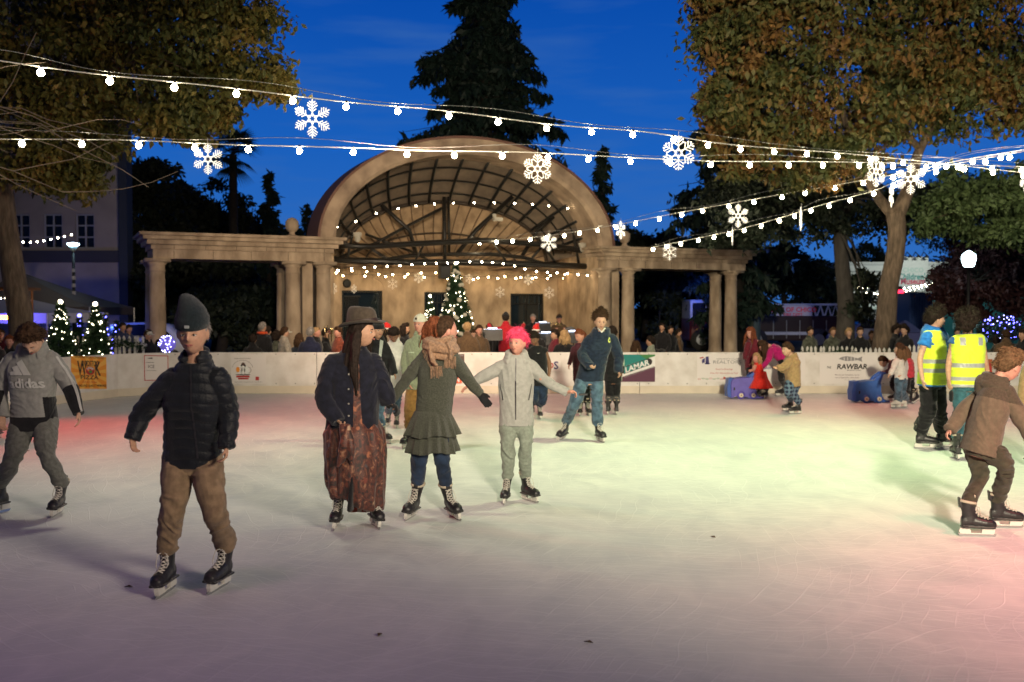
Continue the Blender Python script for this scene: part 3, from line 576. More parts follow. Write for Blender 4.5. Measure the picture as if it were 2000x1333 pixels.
# ================================================================ TREES
M_bark = mat('bark', (.07, .05, .035), .9, col2=(.16, .115, .08), vscale=14, bump=1.0, bscale=22, stretch=(1, 1, .22))
M_barkd = mat('dark_bark', (.022, .018, .015), .9, var=.3, vscale=8, bump=.6, bscale=18)
L_aut = leafmat('autumn_leaves', [(.035, .055, .02), (.06, .075, .024), (.10, .095, .028), (.19, .10, .028), (.11, .055, .022)])
L_aut2 = leafmat('olive_leaves', [(.04, .055, .018), (.08, .085, .024), (.14, .115, .026), (.19, .12, .03)])
L_green = leafmat('green_leaves', [(.05, .085, .03), (.08, .12, .045), (.035, .065, .025)])
L_dark = leafmat('dark_leaves', [(.012, .022, .015), (.022, .032, .02), (.010, .016, .012)])
L_con = leafmat('conifer_needles', [(.008, .02, .018), (.016, .034, .026), (.006, .014, .014)])
L_red = leafmat('plum_leaves', [(.035, .012, .014), (.05, .018, .018), (.025, .01, .012)])
def tree(name, base, label, trunks, blobs, leafm, size, seed, cat='tree', group=None, barkm=None, per=200, limbs=14, droop=.3, aspect=.5):
    """trunks: list of (points, radii) in metres; blobs: (x,y,z,rx,ry,rz,weight) clumps"""
    th = empty(name, base, label, cat, group); base = Vector(base); rs = np.random.RandomState(seed)
    mb = MB(); sm = []
    for pts, rad in trunks:
        P = catmull(pts, 5) if len(pts) > 2 else [Vector(p) for p in pts]; n = len(P); rr = np.interp(np.linspace(0, 1, n), np.linspace(0, 1, len(rad)), rad)
        mb.tube([p - base for p in P], list(rr), 12); sm += [(p, r) for p, r in zip(P, rr)]
    o = mb.build('trunk', barkm or M_bark, th, True)
    C = []
    for b in blobs:
        n = int(b[6]);
        for _ in range(n):
            d = rs.normal(size=3); d /= np.linalg.norm(d); rr = rs.uniform(.25, 1) ** .5
            C.append((b[0] + d[0] * b[3] * rr, b[1] + d[1] * b[4] * rr, b[2] + d[2] * b[5] * rr, min(b[3], b[5])))
    C = np.array(C)
    if limbs and len(sm):
        mb = MB(); top = [s_ for s_ in sm[len(sm) // 2:]]
        for k in rs.choice(len(C), min(limbs * 4, len(C)), False):
            c = Vector(C[k][:3]); s_, r0 = min(top, key=lambda q: (q[0] - c).length + rs.uniform(0, 1.2)); 
            mid = s_.lerp(c, .5) + Vector(rs.normal(size=3) * .12 * (c - s_).length) + Vector((0, 0, .1 * (c - s_).length)); r1 = max(.012, min(r0 * .5, .035 + .012 * (c - s_).length))
            P = catmull([s_, mid, c], 4); mb.tube([p - base for p in P], list(np.linspace(r1, .006, len(P))), 5)
        mb.build('branches', barkm or M_bark, th, True)
    pos = []
    for c in C:
        m_ = rs.poisson(per); sp = c[3] * .15 + .09; q = rs.normal(size=(m_, 3)) * [sp, sp, sp * .6]; q[:, 2] -= .3 * np.hypot(q[:, 0], q[:, 1]) ** 1.2
        pos.append(c[:3] + q)
    pos = np.concatenate(pos) - np.array(base[:])
    leafobj('crown', pos, size, leafm, th, seed, droop, aspect); return th
def wb(px, py, d, rx, ry, rz, n): p = W(px, py, d); return (p.x, p.y, p.z, rx, ry, rz, n)
def tp(seq): return [W(x, y, d) for x, y, d in seq]
# right big tree
b0 = G(1738, 682, 0); D1 = 27.0; b0 = W(1722, 690, D1); b0.z = -.05
tr = [([b0] + tp([(1731, 620, D1), (1736, 560, D1), (1748, 500, D1), (1752, 450, D1), (1748, 415, D1)]), [.36, .27, .25, .24, .23, .25]),
      (tp([(1748, 425, D1), (1722, 395, D1), (1700, 360, 26.5), (1670, 300, 26), (1640, 200, 25.5), (1600, 60, 25)]), [.16, .14, .12, .10, .07, .04]),
      (tp([(1750, 425, D1), (1770, 380, D1), (1785, 330, D1), (1800, 285, 27), (1850, 210, 27), (1930, 100, 27)]), [.22, .18, .15, .12, .09, .04]),
      (tp([(1795, 290, 27), (1760, 250, 26.5), (1735, 200, 26), (1700, 120, 25.5)]), [.10, .08, .06, .03])]
blobs = [wb(1500, 60, 25, 1.9, 2.0, 1.5, 36), wb(1480, 200, 25, 1.3, 1.6, 1.0, 26), wb(1560, 280, 25.5, 1.5, 1.5, .8, 24), wb(1650, 130, 25, 1.7, 2, 1.6, 36), wb(1660, 290, 26, 1.3, 1.5, .8, 20), wb(1800, 60, 26, 1.8, 2, 1.5, 32), wb(1780, 180, 26.5, 1.6, 1.6, 1.1, 28), wb(1900, 160, 26, 1.8, 2, 1.3, 30), wb(1960, 40, 25, 1.8, 2, 1.5, 28), wb(1590, -60, 25, 2.2, 2, 1.3, 26), wb(1800, -90, 25, 2.5, 2, 1.3, 26), wb(2060, 150, 25, 1.6, 2, 1.8, 22), wb(1470, -40, 25, 1.1, 1.6, 1.3, 18), wb(1440, 130, 24.5, .6, 1, .6, 8), wb(1420, 210, 24.5, .5, .8, .35, 8), wb(1500, 330, 26, 1.0, 1, .45, 10), wb(1395, 60, 24.5, .4, .6, .3, 5), wb(1385, 170, 24.5, .3, .5, .2, 4), wb(1410, 275, 25, .5, .6, .25, 5), wb(1380, -20, 24.5, .5, .6, .4, 5)]
tree('broadleaf_tree', b0, 'big autumn tree with forked trunk filling the upper right', tr, blobs, L_aut, .165, 3, per=150, limbs=22, droop=.5)
b1 = W(1648, 690, 33); b1.z = -.05
tree('broadleaf_tree', b1, 'second tree with straight grey trunk left of the forked tree', [([b1] + tp([(1652, 600, 33), (1645, 520, 33), (1642, 450, 33), (1655, 400, 33), (1690, 330, 33)]), [.36, .27, .24, .23, .2, .1]), (tp([(1642, 450, 33), (1615, 400, 33), (1590, 320, 32), (1560, 240, 32)]), [.15, .12, .09, .05])],
     [wb(1620, 400, 33, 2.6, 1.6, .8, 26), wb(1520, 430, 33, 2.0, 1.4, .8, 22), wb(1470, 370, 32, 1.6, 1.4, .9, 20), wb(1700, 410, 34, 2.2, 1.5, .9, 20), wb(1560, 350, 33, 2.2, 1.5, .9, 22), wb(1440, 450, 33, 1.2, 1, .6, 10), wb(1800, 400, 34, 2, 1.5, .8, 16), wb(1692, 560, 33, .55, .5, .7, 8), wb(1680, 600, 33, .4, .5, .5, 5)], L_dark, .16, 5, per=170, barkm=mat('grey_bark', (.05, .045, .04), .9, var=.3, vscale=9, bump=.8, bscale=20, stretch=(1, 1, .3)))
b2 = W(2120, 690, 28); b2.z = -.05
tree('broadleaf_tree', b2, 'green leafy tree whose low crown hangs at the right edge', [([b2] + tp([(2110, 560, 28), (2080, 460, 28), (2010, 400, 28)]), [.3, .25, .18, .08])],
     [wb(1890, 400, 28, 1.3, 1.5, .55, 24), wb(1960, 440, 28, 1.4, 1.4, .6, 26), wb(2020, 380, 28, 1.5, 1.5, .8, 24), wb(1830, 430, 28.5, .7, 1, .35, 10), wb(1940, 350, 28, 1.8, 1.4, .5, 18), wb(2080, 450, 28, 1.2, 1.2, .8, 14)], L_green, .15, 6, per=190, limbs=10)
b3 = W(1895, 690, 36); b3.z = -.05
tree('plum_tree', b3, 'dark plum leaved tree behind the glowing globe lamp', [([b3] + tp([(1893, 650, 36), (1880, 600, 36), (1900, 540, 36)]), [.16, .14, .12, .06])],
     [wb(1880, 565, 36, .9, 1.3, .7, 20), wb(1920, 530, 36, 1.3, 1.3, 1.0, 26), wb(1985, 560, 36, 1.2, 1.3, 1.0, 22), wb(1852, 535, 36, .45, .8, .4, 8), wb(1900, 600, 36, 1.2, 1, .4, 12), wb(1990, 500, 36, 1.4, 1, .6, 14), wb(1940, 470, 37, 1.8, 1, .6, 14)], L_red, .14, 8, per=190, limbs=8, barkm=M_barkd)
# left tree
D2 = 21.5; bL = W(50, 690, D2); bL.z = -.05
tr = [([bL] + tp([(40, 620, D2), (30, 560, D2), (18, 480, D2), (5, 400, D2), (0, 330, D2), (10, 250, D2)]), [.29, .25, .24, .23, .25, .26, .16]), (tp([(8, 400, D2), (-40, 300, D2), (-90, 180, D2)]), [.14, .12, .08]), (tp([(5, 300, D2), (60, 220, 21), (150, 160, 20.5), (300, 110, 20)]), [.13, .10, .07, .03]), (tp([(8, 270, D2), (120, 300, 21), (220, 260, 20.5)]), [.08, .06, .03])]
blobs = [wb(60, 50, 20.5, 1.2, 1.5, .9, 26), wb(190, 40, 20.5, 1.2, 1.5, .9, 28), wb(320, 60, 20.5, 1.2, 1.4, .9, 28), wb(440, 70, 20, 1.0, 1.3, .8, 26), wb(500, 0, 20, .8, 1.2, .6, 16), wb(520, 150, 20, .45, .8, .45, 12), wb(400, 170, 20, 1.0, 1.1, .6, 24), wb(280, 160, 20.5, 1.2, 1.2, .8, 26), wb(120, 170, 20.5, 1.2, 1.2, .9, 28), wb(340, 230, 20, .8, .9, .35, 14), wb(440, 225, 20, .6, .7, .25, 9), wb(130, 320, 20.5, .8, .8, .55, 24), wb(60, 300, 20.5, .7, .8, .6, 18), wb(170, 260, 20.5, .8, .8, .5, 18), wb(-40, 120, 20.5, 1, 1.2, 1, 16), wb(280, -40, 20, 2.2, 1.5, .7, 24), wb(540, 175, 20, .22, .4, .16, 5), wb(380, 262, 20, .4, .4, .12, 4), wb(290, 250, 20, .4, .4, .2, 4)]
tree('broadleaf_tree', bL, 'autumn tree with leaning trunk filling the upper left corner', tr, blobs, L_aut2, .13, 11, per=135, limbs=20, droop=.5)
# bare branches of a small tree at the left edge
rs_ = random.Random(5); bb = Vector((-8.9, 13.2, -.05)); mb = MB(); th = empty('bare_tree', bb, 'leafless small tree reaching thin pale branches in at the left edge', 'tree')
mb.tube([(0, 0, 0), (.1, .1, 2.0), (.0, 0, 3.8), (.1, .1, 5.2)], [.09, .07, .05, .03], 8); mb.build('trunk', M_bark, th, True); mb = MB()
def twig(p, d, l, r, dep):
    pts = [p]; q = p.copy(); dd = d.copy()
    for i in range(4):
        dd = (dd + Vector([rs_.uniform(-.22, .22) for _ in range(3)])).normalized(); q = q + dd * l / 4; pts.append(q.copy())
        if dep and rs_.random() < .85: twig(q, (dd + Vector([rs_.uniform(-.6, .6) for _ in range(3)])).normalized(), l * .6, r * .6, dep - 1)
    mb.tube(pts, list(np.linspace(r, r * .4, 5)), 5)
for k in range(6): twig(Vector((.05, 0, 3.9 + k * .20)), Vector((1, rs_.uniform(-.3, .3), rs_.uniform(-.05, .22))).normalized(), rs_.uniform(1.8, 2.9), .013, 1)
mb.build('branches', mat('pale_bark', (.22, .17, .13), .8, var=.2), th)
# conifers
def conifer(px0, py_top, d, wpx, label, seed, per=60, dens=1.0, zb=1.0, size=.3, name='conifer_tree', m=None, rough=.3, lean=0, zmax=999):
    p = W(px0, py_top, d); H = p.z; base = Vector((p.x, d, -.05)); th = empty(name, base, label, 'tree'); rs = np.random.RandomState(seed)
    mb = MB(); mb.tube([(0, 0, 0), (lean * .3, 0, H * .5), (lean, 0, H * .97)], [min(H * .018 + .08, .6), min(H * .012 + .05, .5), .03], 10); mb.build('trunk', M_barkd, th, True)
    Rm = wpx / F * d / 2; pos = []; mb = MB(); Hm_ = min(H, zmax); n = int((Hm_ - zb) * 5.5 * dens)
    for k in range(n):
        z = zb + (Hm_ - zb) * (k + rs.uniform(0, 1)) / n; t = (z - zb) / (H - zb); L_ = Rm * (1 - t) ** (.22 if zmax < 99 else .70) * rs.uniform(1 - rough * (2 if zmax < 99 else 1.2), 1.12) * ((.72 if zmax < 99 else .95) + (.5 if zmax < 99 else .25) * vnoise([[z * .55, seed * 3.1, 0]])[0]) + .12
        a = rs.uniform(0, 2 * math.pi); dr = Vector((math.cos(a), math.sin(a), 0)); c0 = Vector((lean * t, 0, z)); dz = -.25 * L_
        e = c0 + dr * L_ + Vector((0, 0, dz + .1 * L_)); mb.tube([c0, c0 + dr * L_ * .5 + Vector((0, 0, dz * .2)), e], [.03, .02, .008], 4)
        m_ = int(per * 2.2 * (.4 + L_ / max(Rm, .1))); tt = rs.uniform(.15, 1.03, m_); q = np.array(c0)[None] + np.array(dr)[None] * (L_ * tt)[:, None]; q[:, 2] += dz * tt ** 1.5 - rs.uniform(0, .32, m_) * size * 2
        sd = np.array((-dr.y, dr.x, 0)); q += sd[None] * (rs.normal(size=m_) * L_ * .14 * (1.1 - tt * .5))[:, None]; pos.append(q)
    mb.build('branches', M_barkd, th); leafobj('crown', np.concatenate(pos), size, m or L_con, th, seed, .8, .35); return th
conifer(940, -1500, 52, 470, 'huge dark redwood towering behind the bandshell', 21, per=190, dens=2.3, zb=4, size=.45, rough=.28, zmax=26)
conifer(1176, 282, 50, 90, 'slim dark conifer just right of the arch', 22, per=60, size=.3)
conifer(524, 330, 56, 150, 'dark pointed conifer left of the arch', 23, per=70, size=.32)
conifer(600, 395, 58, 70, 'small conifer between pointed conifer and arch', 24, per=40, size=.28)
conifer(575, 440, 55, 130, 'low bushy conifer behind the left finial', 25, per=50, size=.3)
conifer(1440, -500, 42, 330, 'tall dark conifer behind the autumn tree', 26, per=110, dens=1.6, zb=2, size=.36, zmax=22)
conifer(1385, 330, 46, 130, 'short dark conifer behind the right pergola', 27, per=60, size=.32)
# background broadleaf mass
def bush(px0, py_top, d, wpx, label, seed, m=None, name='broadleaf_tree', n=90, size=.26, per=190, ry=2.0):
    p = W(px0, py_top, d); base = Vector((p.x, d, -.05)); rx = wpx / F * d / 2; H = p.z; rs = random.Random(seed)
    bl = [(p.x + rs.uniform(-.6, .6) * rx, d + rs.uniform(-.6, .6) * ry, H * (.42 + .38 * rs.random()), rx * .42, ry * .5, H * .17, max(3, n // 9)) for _ in range(9)]
    bl += [(p.x + rs.uniform(-.25, .25) * rx, d, H * .82, rx * .4, ry * .5, H * .14, n // 6), (p.x - rx * .5, d, H * .3, rx * .4, ry * .5, H * .18, n // 8), (p.x + rx * .5, d, H * .3, rx * .4, ry * .5, H * .18, n // 8)]
    return tree(name, base, label, [([base, base + Vector((.1, 0, H * .3)), base + Vector((0, 0, H * .6))], [.25, .2, .1])], bl, m or L_dark, size, seed, barkm=M_barkd, per=per, limbs=6)
for a in [(300, 285, 50, 190, 'airy dark tree next to the grey building edge', 31), (370, 330, 55, 260, 'dark round tree behind the left pergola', 32), (480, 400, 60, 240, 'dark tree under the palm', 33), (262, 400, 44, 130, 'dark shrubby tree at corner of the grey building', 34), (590, 440, 62, 200, 'dark low tree behind the left finial', 43), (420, 470, 46, 300, 'dark broad tree just above the left pergola beam', 44),
          (1260, 430, 60, 180, 'dark tree behind the right pergola beam', 35), (1350, 440, 50, 160, 'dark tree behind the end of the right pergola', 36), (1530, 470, 58, 260, 'dark tree behind the aerial ladder', 37), (1700, 470, 76, 260, 'distant dark tree between the two trunks', 38), (1960, 470, 56, 260, 'dark tree mass beyond the plum tree', 39), (1930, 330, 82, 380, 'tall dark tree filling the sky behind the green crown', 45), (1850, 520, 76, 120, 'distant tree above the museum roof', 40)]:
    bush(*a)
for a in [(430, 545, 40, 330, 'dark hedge seen through the left pergola opening', 41), (1320, 590, 62, 260, 'dark hedge seen through the right pergola opening', 42)]:
    bush(*a, name='hedge', n=90, ry=1.5)
# palm
pp = W(455, 300, 48); base = Vector((pp.x, 48, -.05)); th = empty('palm_tree', base, 'fan palm with drooping fronds above the dark trees', 'tree'); H = pp.z
mb = MB(); mb.tube([(0, 0, 0), (0, 0, H)], [.25, .18], 10); mb.build('trunk', M_barkd, th, True); rs = random.Random(3)
for k in range(26):
    a = rs.uniform(0, 6.28); el = rs.uniform(-.7, 1.2); L_ = rs.uniform(1.1, 1.6); d = Vector((math.cos(a) * math.cos(el), math.sin(a) * math.cos(el), math.sin(el))); c = Vector((0, 0, H)) + d * .7; mb = MB(); mb.tube([(0, 0, H), tuple(c)], .02, 4)
    s_ = d.cross(Vector((0, 0, 1))).normalized(); n_ = s_.cross(d)
    for j in range(-9, 10):
        b_ = j * .14; e = c + (d * math.cos(b_) + s_ * math.sin(b_)) * L_ * .75 - Vector((0, 0, .35 + .05 * abs(j))) * L_ * .5; m1 = c.lerp(e, .5) + Vector((0, 0, .12)); w_ = s_ * math.cos(b_) * .035 - d * math.sin(b_) * .035
        mb.add([c, m1 - w_, e, m1 + w_], [(0, 1, 2, 3)])
    mb.build('frond', L_con, th)
# ---- lit christmas trees
def xmas(px, ytop, ybot_z, d, wpx, n, label, seed, lightm=None, per=110, star=True, name='christmas_tree', ball=False, lights=98):
    p = W(px, ytop, d); H = p.z; base = Vector((p.x, d, ybot_z)); th = empty(name, base, label, 'christmas tree'); rs = np.random.RandomState(seed); Rm = wpx / F * d / 2; h = H - ybot_z
    mb = MB(); mb.tube([(0, 0, 0), (0, 0, h * .96)], [.05, .015], 8); mb.build('trunk', M_barkd, th)
    t = rs.uniform(0, 1, n) ** 1.3; a = rs.uniform(0, 6.283, n); rr = Rm * (1 - t) ** .85 * rs.uniform(.35, 1.0, n) ** .5 * (1 + .12 * np.sin(a * 5 + t * 30)); z = .25 + t * (h - .3) - rr * .15
    leafobj('crown', np.stack([rr * np.cos(a), rr * np.sin(a), z], 1), .09 * (.7 + h * .12), leafmat('fir_needles', [(.012, .035, .014), (.022, .055, .02), (.008, .022, .012)]), th, seed, .35, .3)
    lm = MB(); lm.ell((0, 0, 0), .0125 if d < 26 else .018, 4); lmesh = lm.mesh('bulb', lightm or M_mini, True)
    for k in range(lights):
        t = rs.uniform(0, .97) ** 1.25; a = rs.uniform(math.pi * .95, 2.05 * math.pi) if k % 4 else rs.uniform(0, math.pi); r_ = Rm * (1 - t) ** .85 * 1.02 + .02
        o = link(bpy.data.objects.new('bulb', lmesh), th); o.location = (r_ * math.cos(a), r_ * math.sin(a), .25 + t * (h - .3) - r_ * .15); s_ = rs.uniform(.6, 1.3); o.scale = (s_, s_, s_)
    if ball:
        bm_ = MB(); bm_.ell((0, 0, 0), .07, 8); bmesh_ = bm_.mesh('bauble', mat('cream_bauble', (.62, .58, .48), .25), True)
        for k in range(34):
            t = rs.uniform(0, .95) ** 1.1; a = rs.uniform(math.pi, 2 * math.pi); r_ = Rm * (1 - t) ** .85 * 1.03; o = link(bpy.data.objects.new('bauble', bmesh_), th); o.location = (r_ * math.cos(a), r_ * math.sin(a), .25 + t * (h - .3) - r_ * .15)
    if star:
        mb = MB(); mb.ell((0, 0, h + .02), .05, 6); mb.build('tree_topper', lightm or M_mini, th)
    return th
xmas(118, 592, 0, 21.2, 96, 9000, 'wide fir with warm white lights left of the pair behind the barrier', 51)
xmas(186, 596, 0, 21.9, 82, 9000, 'narrow lit fir standing nearest the picket fence', 52)
xmas(36, 606, 0, 22.5, 60, 5000, 'lit fir partly hidden by the leaning trunk', 53, lights=50)
xmas(890, 516, .45, 33.6, 86, 16000, 'tall stage christmas tree with cream baubles and white lights', 54, ball=True, lights=98)
xmas(840, 580, .45, 35.0, 38, 4000, 'small lit tree standing beside the tall stage tree', 55, lights=60)
M_bl = mat('blue_mini_light', (.1, .1, 1), .4, emit=(.12, .12, 1), es=14)
xmas(155, 618, 0, 27, 34, 3000, 'dim blue lit slim tree between the two lit firs', 56, M_bl, lights=16)
xmas(228, 625, 0, 28, 36, 2500, 'blue lit bush beside the parked pale car', 57, M_bl, lights=40, star=False)
xmas(206, 610, 0, 27, 18, 1200, 'thin blue lit sapling by the tent', 58, M_bl, lights=20, star=False)
# blue light clusters
def lightball(px, py, d, r, label, n, m, core=None, seed=1, name='light_ball'):
    c = W(px, py, d); th = empty(name, Vector((c.x, d, 0)), label, 'light ornament'); rs = np.random.RandomState(seed)
    mb = MB(); mb.ell((0, 0, c.z), r * .96, 12)
    o = mb.build('globe', core or M_black, th, True)
    mb = MB(); mb.tube([(0, 0, 0), (0, 0, c.z - r * .9)], .03, 8); mb.build('stand', M_black, th)
    lm = MB(); lm.ell((0, 0, 0), .0125, 4); me = lm.mesh('bulb', m)
    for k in range(n):
        v = rs.normal(size=3); v /= np.linalg.norm(v); v[1] = -abs(v[1]); o = link(bpy.data.objects.new('bulb', me), th); o.location = (v[0] * r, v[1] * r, c.z + v[2] * r)
M_bw = mat('bluewhite_mini_light', (.5, .5, 1), .4, emit=(.45, .45, 1), es=9)
lightball(327, 672, 22.4, .19, 'glowing violet light ball by the shoulder of the beanie man', 34, M_bw, mat('violet_globe', (.2, .15, .6), .5, emit=(.22, .18, .9), es=.4), 2)
cb = W(1955, 640, 30)
tb = empty('light_bush', Vector((cb.x, 30, 0)), 'round bush wrapped in blue and white fairy lights', 'lit bush'); mb = MB(); mb.tube([(0, 0, 0), (0, 0, 1.3)], .05); mb.build('trunk', M_barkd, tb)
rsn = np.random.RandomState(9); v = rsn.normal(size=(1500, 3)); v /= np.linalg.norm(v, axis=1)[:, None]; v *= [.6, .5, .38]; v[:, 2] += cb.z - .05; leafobj('crown', v, .1, L_dark, tb, 3)
for me, n in ((M_bl, 52), (M_bw, 14)):
    lm = MB(); lm.ell((0, 0, 0), .015, 4); me = lm.mesh('bulb', me)
    for k in range(n):
        q = rsn.normal(size=3); q /= np.linalg.norm(q); q[1] = -abs(q[1]); o = link(bpy.data.objects.new('bulb', me), tb); o.location = (q[0] * .62, q[1] * .5, cb.z + q[2] * .38)
# ================================================================ BUILDINGS, VEHICLES, STREET FURNITURE
M_grey = mat('grey_render', (.40, .37, .35), .9, var=.10, vscale=1.2, bump=.1, bscale=15)
M_gl = mat('window_glass', (.01, .012, .02), .1, spec=.8)
M_frame = mat('window_frame', (.42, .45, .52), .6)
# left building
D = 42.0; x1 = W(237, 500, D).x; x0 = x1 - 26; top = 22
bld = empty('office_building', ((x0 + x1) / 2, D + 5, 0), 'tall grey blue building with white framed windows at the left', 'building'); off = Vector((-(x0 + x1) / 2, -(D + 5), 0))
zt0, zt1 = W(0, 418, D).z, W(0, 486, D).z; wins = []
for px in (97, 160, 33, -32, -97):
    a, b = W(px - 18.5, 0, D).x, W(px + 18.5, 0, D).x
    for k in range(0, 5): wins.append((a, b, zt1 + k * 2.95, zt0 + k * 2.95))
def bl(mb, a, b, y0, y1, z0, z1): mb.box(((a + b) / 2 + off.x, (y0 + y1) / 2 + off.y, (z0 + z1) / 2), (b - a, y1 - y0, z1 - z0))
# facade split round windows
xs = sorted(set([x0, x1] + [w_[0] for w_ in wins] + [w_[1] for w_ in wins])); rows = sorted(set((w_[2], w_[3]) for w_ in wins)); mb = MB(); zc = 0
cols_ = sorted(set((w_[0], w_[1]) for w_ in wins))
for z0, z1 in rows + [(top, top)]:
    bl(mb, x0, x1, D, D + .4, zc, z0)
    if z1 > z0:
        cx = x0
        for a, b in cols_: bl(mb, cx, a, D, D + .4, z0, z1); cx = b
        bl(mb, cx, x1, D, D + .4, z0, z1)
    zc = z1
rx_ = x1 * (D + 9) / D - .8 + off.x; mb.loft([[(-13, -4.6, z), (12.98, -4.6, z), (rx_, 4.4, z), (-13, 4.4, z)] for z in (0, top)]); mb.build('wall', M_grey, bld)
mb = MB(); zb0, zb1 = W(0, 513, D).z, W(0, 490, D).z; bl(mb, x0, x1 + .1, D - .15, D - .002, zb0, zb1); mb.build('band', mat('dark_grey_band', (.06, .065, .09), .8), bld)
mb = MB(); bl(mb, x1 - .01, x1 + .35, D - .25, D + .38, 0, top); mb.build('corner_pier', mat('dark_blue_pier', (.04, .055, .09), .8), bld)
for a, b, z0, z1 in wins:
    mb = MB()
    for q in (a + .03, (a + b) / 2, b - .03): bl(mb, q - .03, q + .03, D + .08, D + .14, z0, z1)
    for q in (z0 + .035, z0 + (z1 - z0) / 3, z0 + (z1 - z0) * 2 / 3, z1 - .035): mb.box(((a + b) / 2 + off.x, D + .11 + off.y, q), (b - a - .07, .05, .055))
    wdw = mb.build('window', M_frame, bld); mb = MB(); bl(mb, a + .01, b - .01, D + .16, D + .18, z0, z1); mb.build('pane', M_gl, wdw)
# lit ground floor window
a, b = W(125, 0, D).x, W(167, 0, D).x; z0, z1 = W(0, 622, D).z, W(0, 597, D).z
mb = MB(); bl(mb, a, b, D - .1, D - .03, z0, z1); sw = mb.build('shop_window', mat('lit_window', (.3, .4, .2), .5, emit=(.36, .47, .20), es=.55, var=.2, vscale=1), bld)
mb = MB(); bl(mb, a - .06, a, D - .12, D - .02, z0 - .06, z1 + .06); bl(mb, b, b + .06, D - .12, D - .02, z0 - .06, z1 + .06); bl(mb, a, b, D - .12, D - .02, z1, z1 + .06); bl(mb, a, b, D - .12, D - .02, z0 - .06, z0); bl(mb, (a + b) / 2 - .1, (a + b) / 2 - .02, D - .13, D - .11, z0, z1); mb.build('frame', M_frame, sw)
# tents
def tent(px0, px1, ye, yp, ppx, d, label, m, seed, dd=4):
    a, b = W(px0, ye, d), W(px1, ye, d); p = W(ppx, yp, d + dd / 2); c = Vector(((a.x + b.x) / 2, d + dd / 2, 0)); th = empty('canopy_tent', c, label, 'tent'); f = [Vector((a.x, d, a.z)), Vector((b.x, d, a.z)), Vector((b.x, d + dd, a.z)), Vector((a.x, d + dd, a.z))]
    mb = MB(); n = 8; vs = []; fs = []
    for i in range(4):
        q0, q1 = f[i] - c, f[(i + 1) % 4] - c
        for k in range(n + 1):
            t = k / n; s_ = t ** 1.35; vs += [q0.lerp(p - c, t) - Vector((0, 0, (t - s_) * .6)), q1.lerp(p - c, t) - Vector((0, 0, (t - s_) * .6))]
            if k: o_ = i * 2 * (n + 1) + 2 * k; fs.append((o_ - 2, o_ - 1, o_ + 1, o_))
    mb.add(vs, fs); mb.build('roof', m, th, True); mb = MB()
    for i in range(4):
        q0, q1 = f[i] - c, f[(i + 1) % 4] - c; mb.add([q0, q1, q1 - Vector((0, 0, .28)), q0 - Vector((0, 0, .28))], [(0, 1, 2, 3)])
    mb.build('valance', m, th); 
    for q in f: mb = MB(); q = q - c; mb.tube([(q.x, q.y, 0), tuple(q)], .03, 8); mb.build('leg', M_wire, th)
tent(-60, 92, 612, 575, 20, 27, 'blue lit white canopy tent behind the leaning trunk', mat('tent_white', (.6, .6, .66), .7), 1)
tent(-90, 175, 600, 530, 35, 34, 'larger dark tent roof rising behind the blue lit tent', mat('tent_dark', (.10, .085, .08), .7), 2)
spot('tent_lamp', W(10, 640, 26) , W(40, 590, 29), 120, (.12, .10, 1), 150, 1, .2)
spot('wall_lamp', Vector((-19, 38, .6)), Vector((-17, 42, 2.0)), 130, (.10, .13, 1), 140, 1, .3)
# food stall with warm light
c = W(8, 622, 22.5); th = empty('food_stall', Vector((c.x - .3, 22.5, 0)), 'food stall with glowing orange lamp at the far left edge', 'stall')
mb = MB(); mb.box((0, 0, .5), (1.6, .7, 1.0), bev=.03); mb.build('counter', mat('stall_wood', (.10, .05, .03), .7), th)
mb = MB(); mb.box((0, -.1, 2.3), (1.9, 1.0, .06)); 
for x in (-.8, .8): mb.tube([(x, .3, 1.0), (x, .3, 2.28)], .025)
mb.build('canopy', mat('stall_canopy', (.12, .05, .02), .7), th)
mb = MB(); mb.box((.1, -.2, c.z + .02), (.9, .10, .09), bev=.03); mb.ell((.62, -.22, c.z), .12, 8); mb.build('lamp', mat('orange_lamp', (1, .5, .1), .5, emit=(1, .42, .05), es=14), th, True)
# street lamp with flat disc head (left)
def pole(name, px, d, ytop, label, r=.05): 
    p = W(px, ytop, d); th = empty(name, Vector((p.x, d, 0)), label, 'street lamp'); return th, p.z
th, h = pole('street_lamp', 143, 36, 478, 'slim street lamp with flat round head by the grey building')
mb = MB(); mb.tube([(0, 0, 0), (0, 0, h - .25)], [.07, .05], 10); mb.build('pole', M_black, th, True)
mb = MB(); mb.lathe([(.05, h - .25), (.09, h - .2), (.14, h - .07)], n=14); mb.build('collar', mat('pale_steel', (.3, .4, .45), .5), th, True)
mb = MB(); mb.lathe([(.13, h - .06), (.21, h + .01), (.21, h + .03), (.07, h + .06)], n=18); mb.build('lamp_head', mat('cyan_lamp', (.5, .9, 1), .5, emit=(.55, .85, 1), es=22), th, True)
for k in range(7): mb = MB(); mb.lathe([(.068, 0), (.068, .13)], (0, 0, h - 1.0 - k * .27), 10); mb.build('stripe', mat('pale_tape', (.45, .45, .5), .6), th)
# globe lamp (right)
th, h = pole('street_lamp', 1892, 34, 523, 'glowing globe lamp on dark post in front of plum tree')
mb = MB(); mb.lathe([(.18, 0), (.18, .2), (.09, .3), (.065, 1), (.055, h - .1), (.14, h), (.14, h + .02)], n=16); mb.build('post', M_black, th, True)
mb = MB(); mb.lathe([(.12, h + .02), (.17, h + .06), (.235, h + .30), (.22, h + .42), (.10, h + .53), (.04, h + .56)], n=20); mb.build('globe', mat('globe_lamp', (.8, .95, 1), .5, emit=(.66, .92, 1), es=18), th, True)
mb = MB(); mb.lathe([(.05, h + .56), (.03, h + .6), (.01, h + .66)], n=10); mb.build('finial', M_black, th)
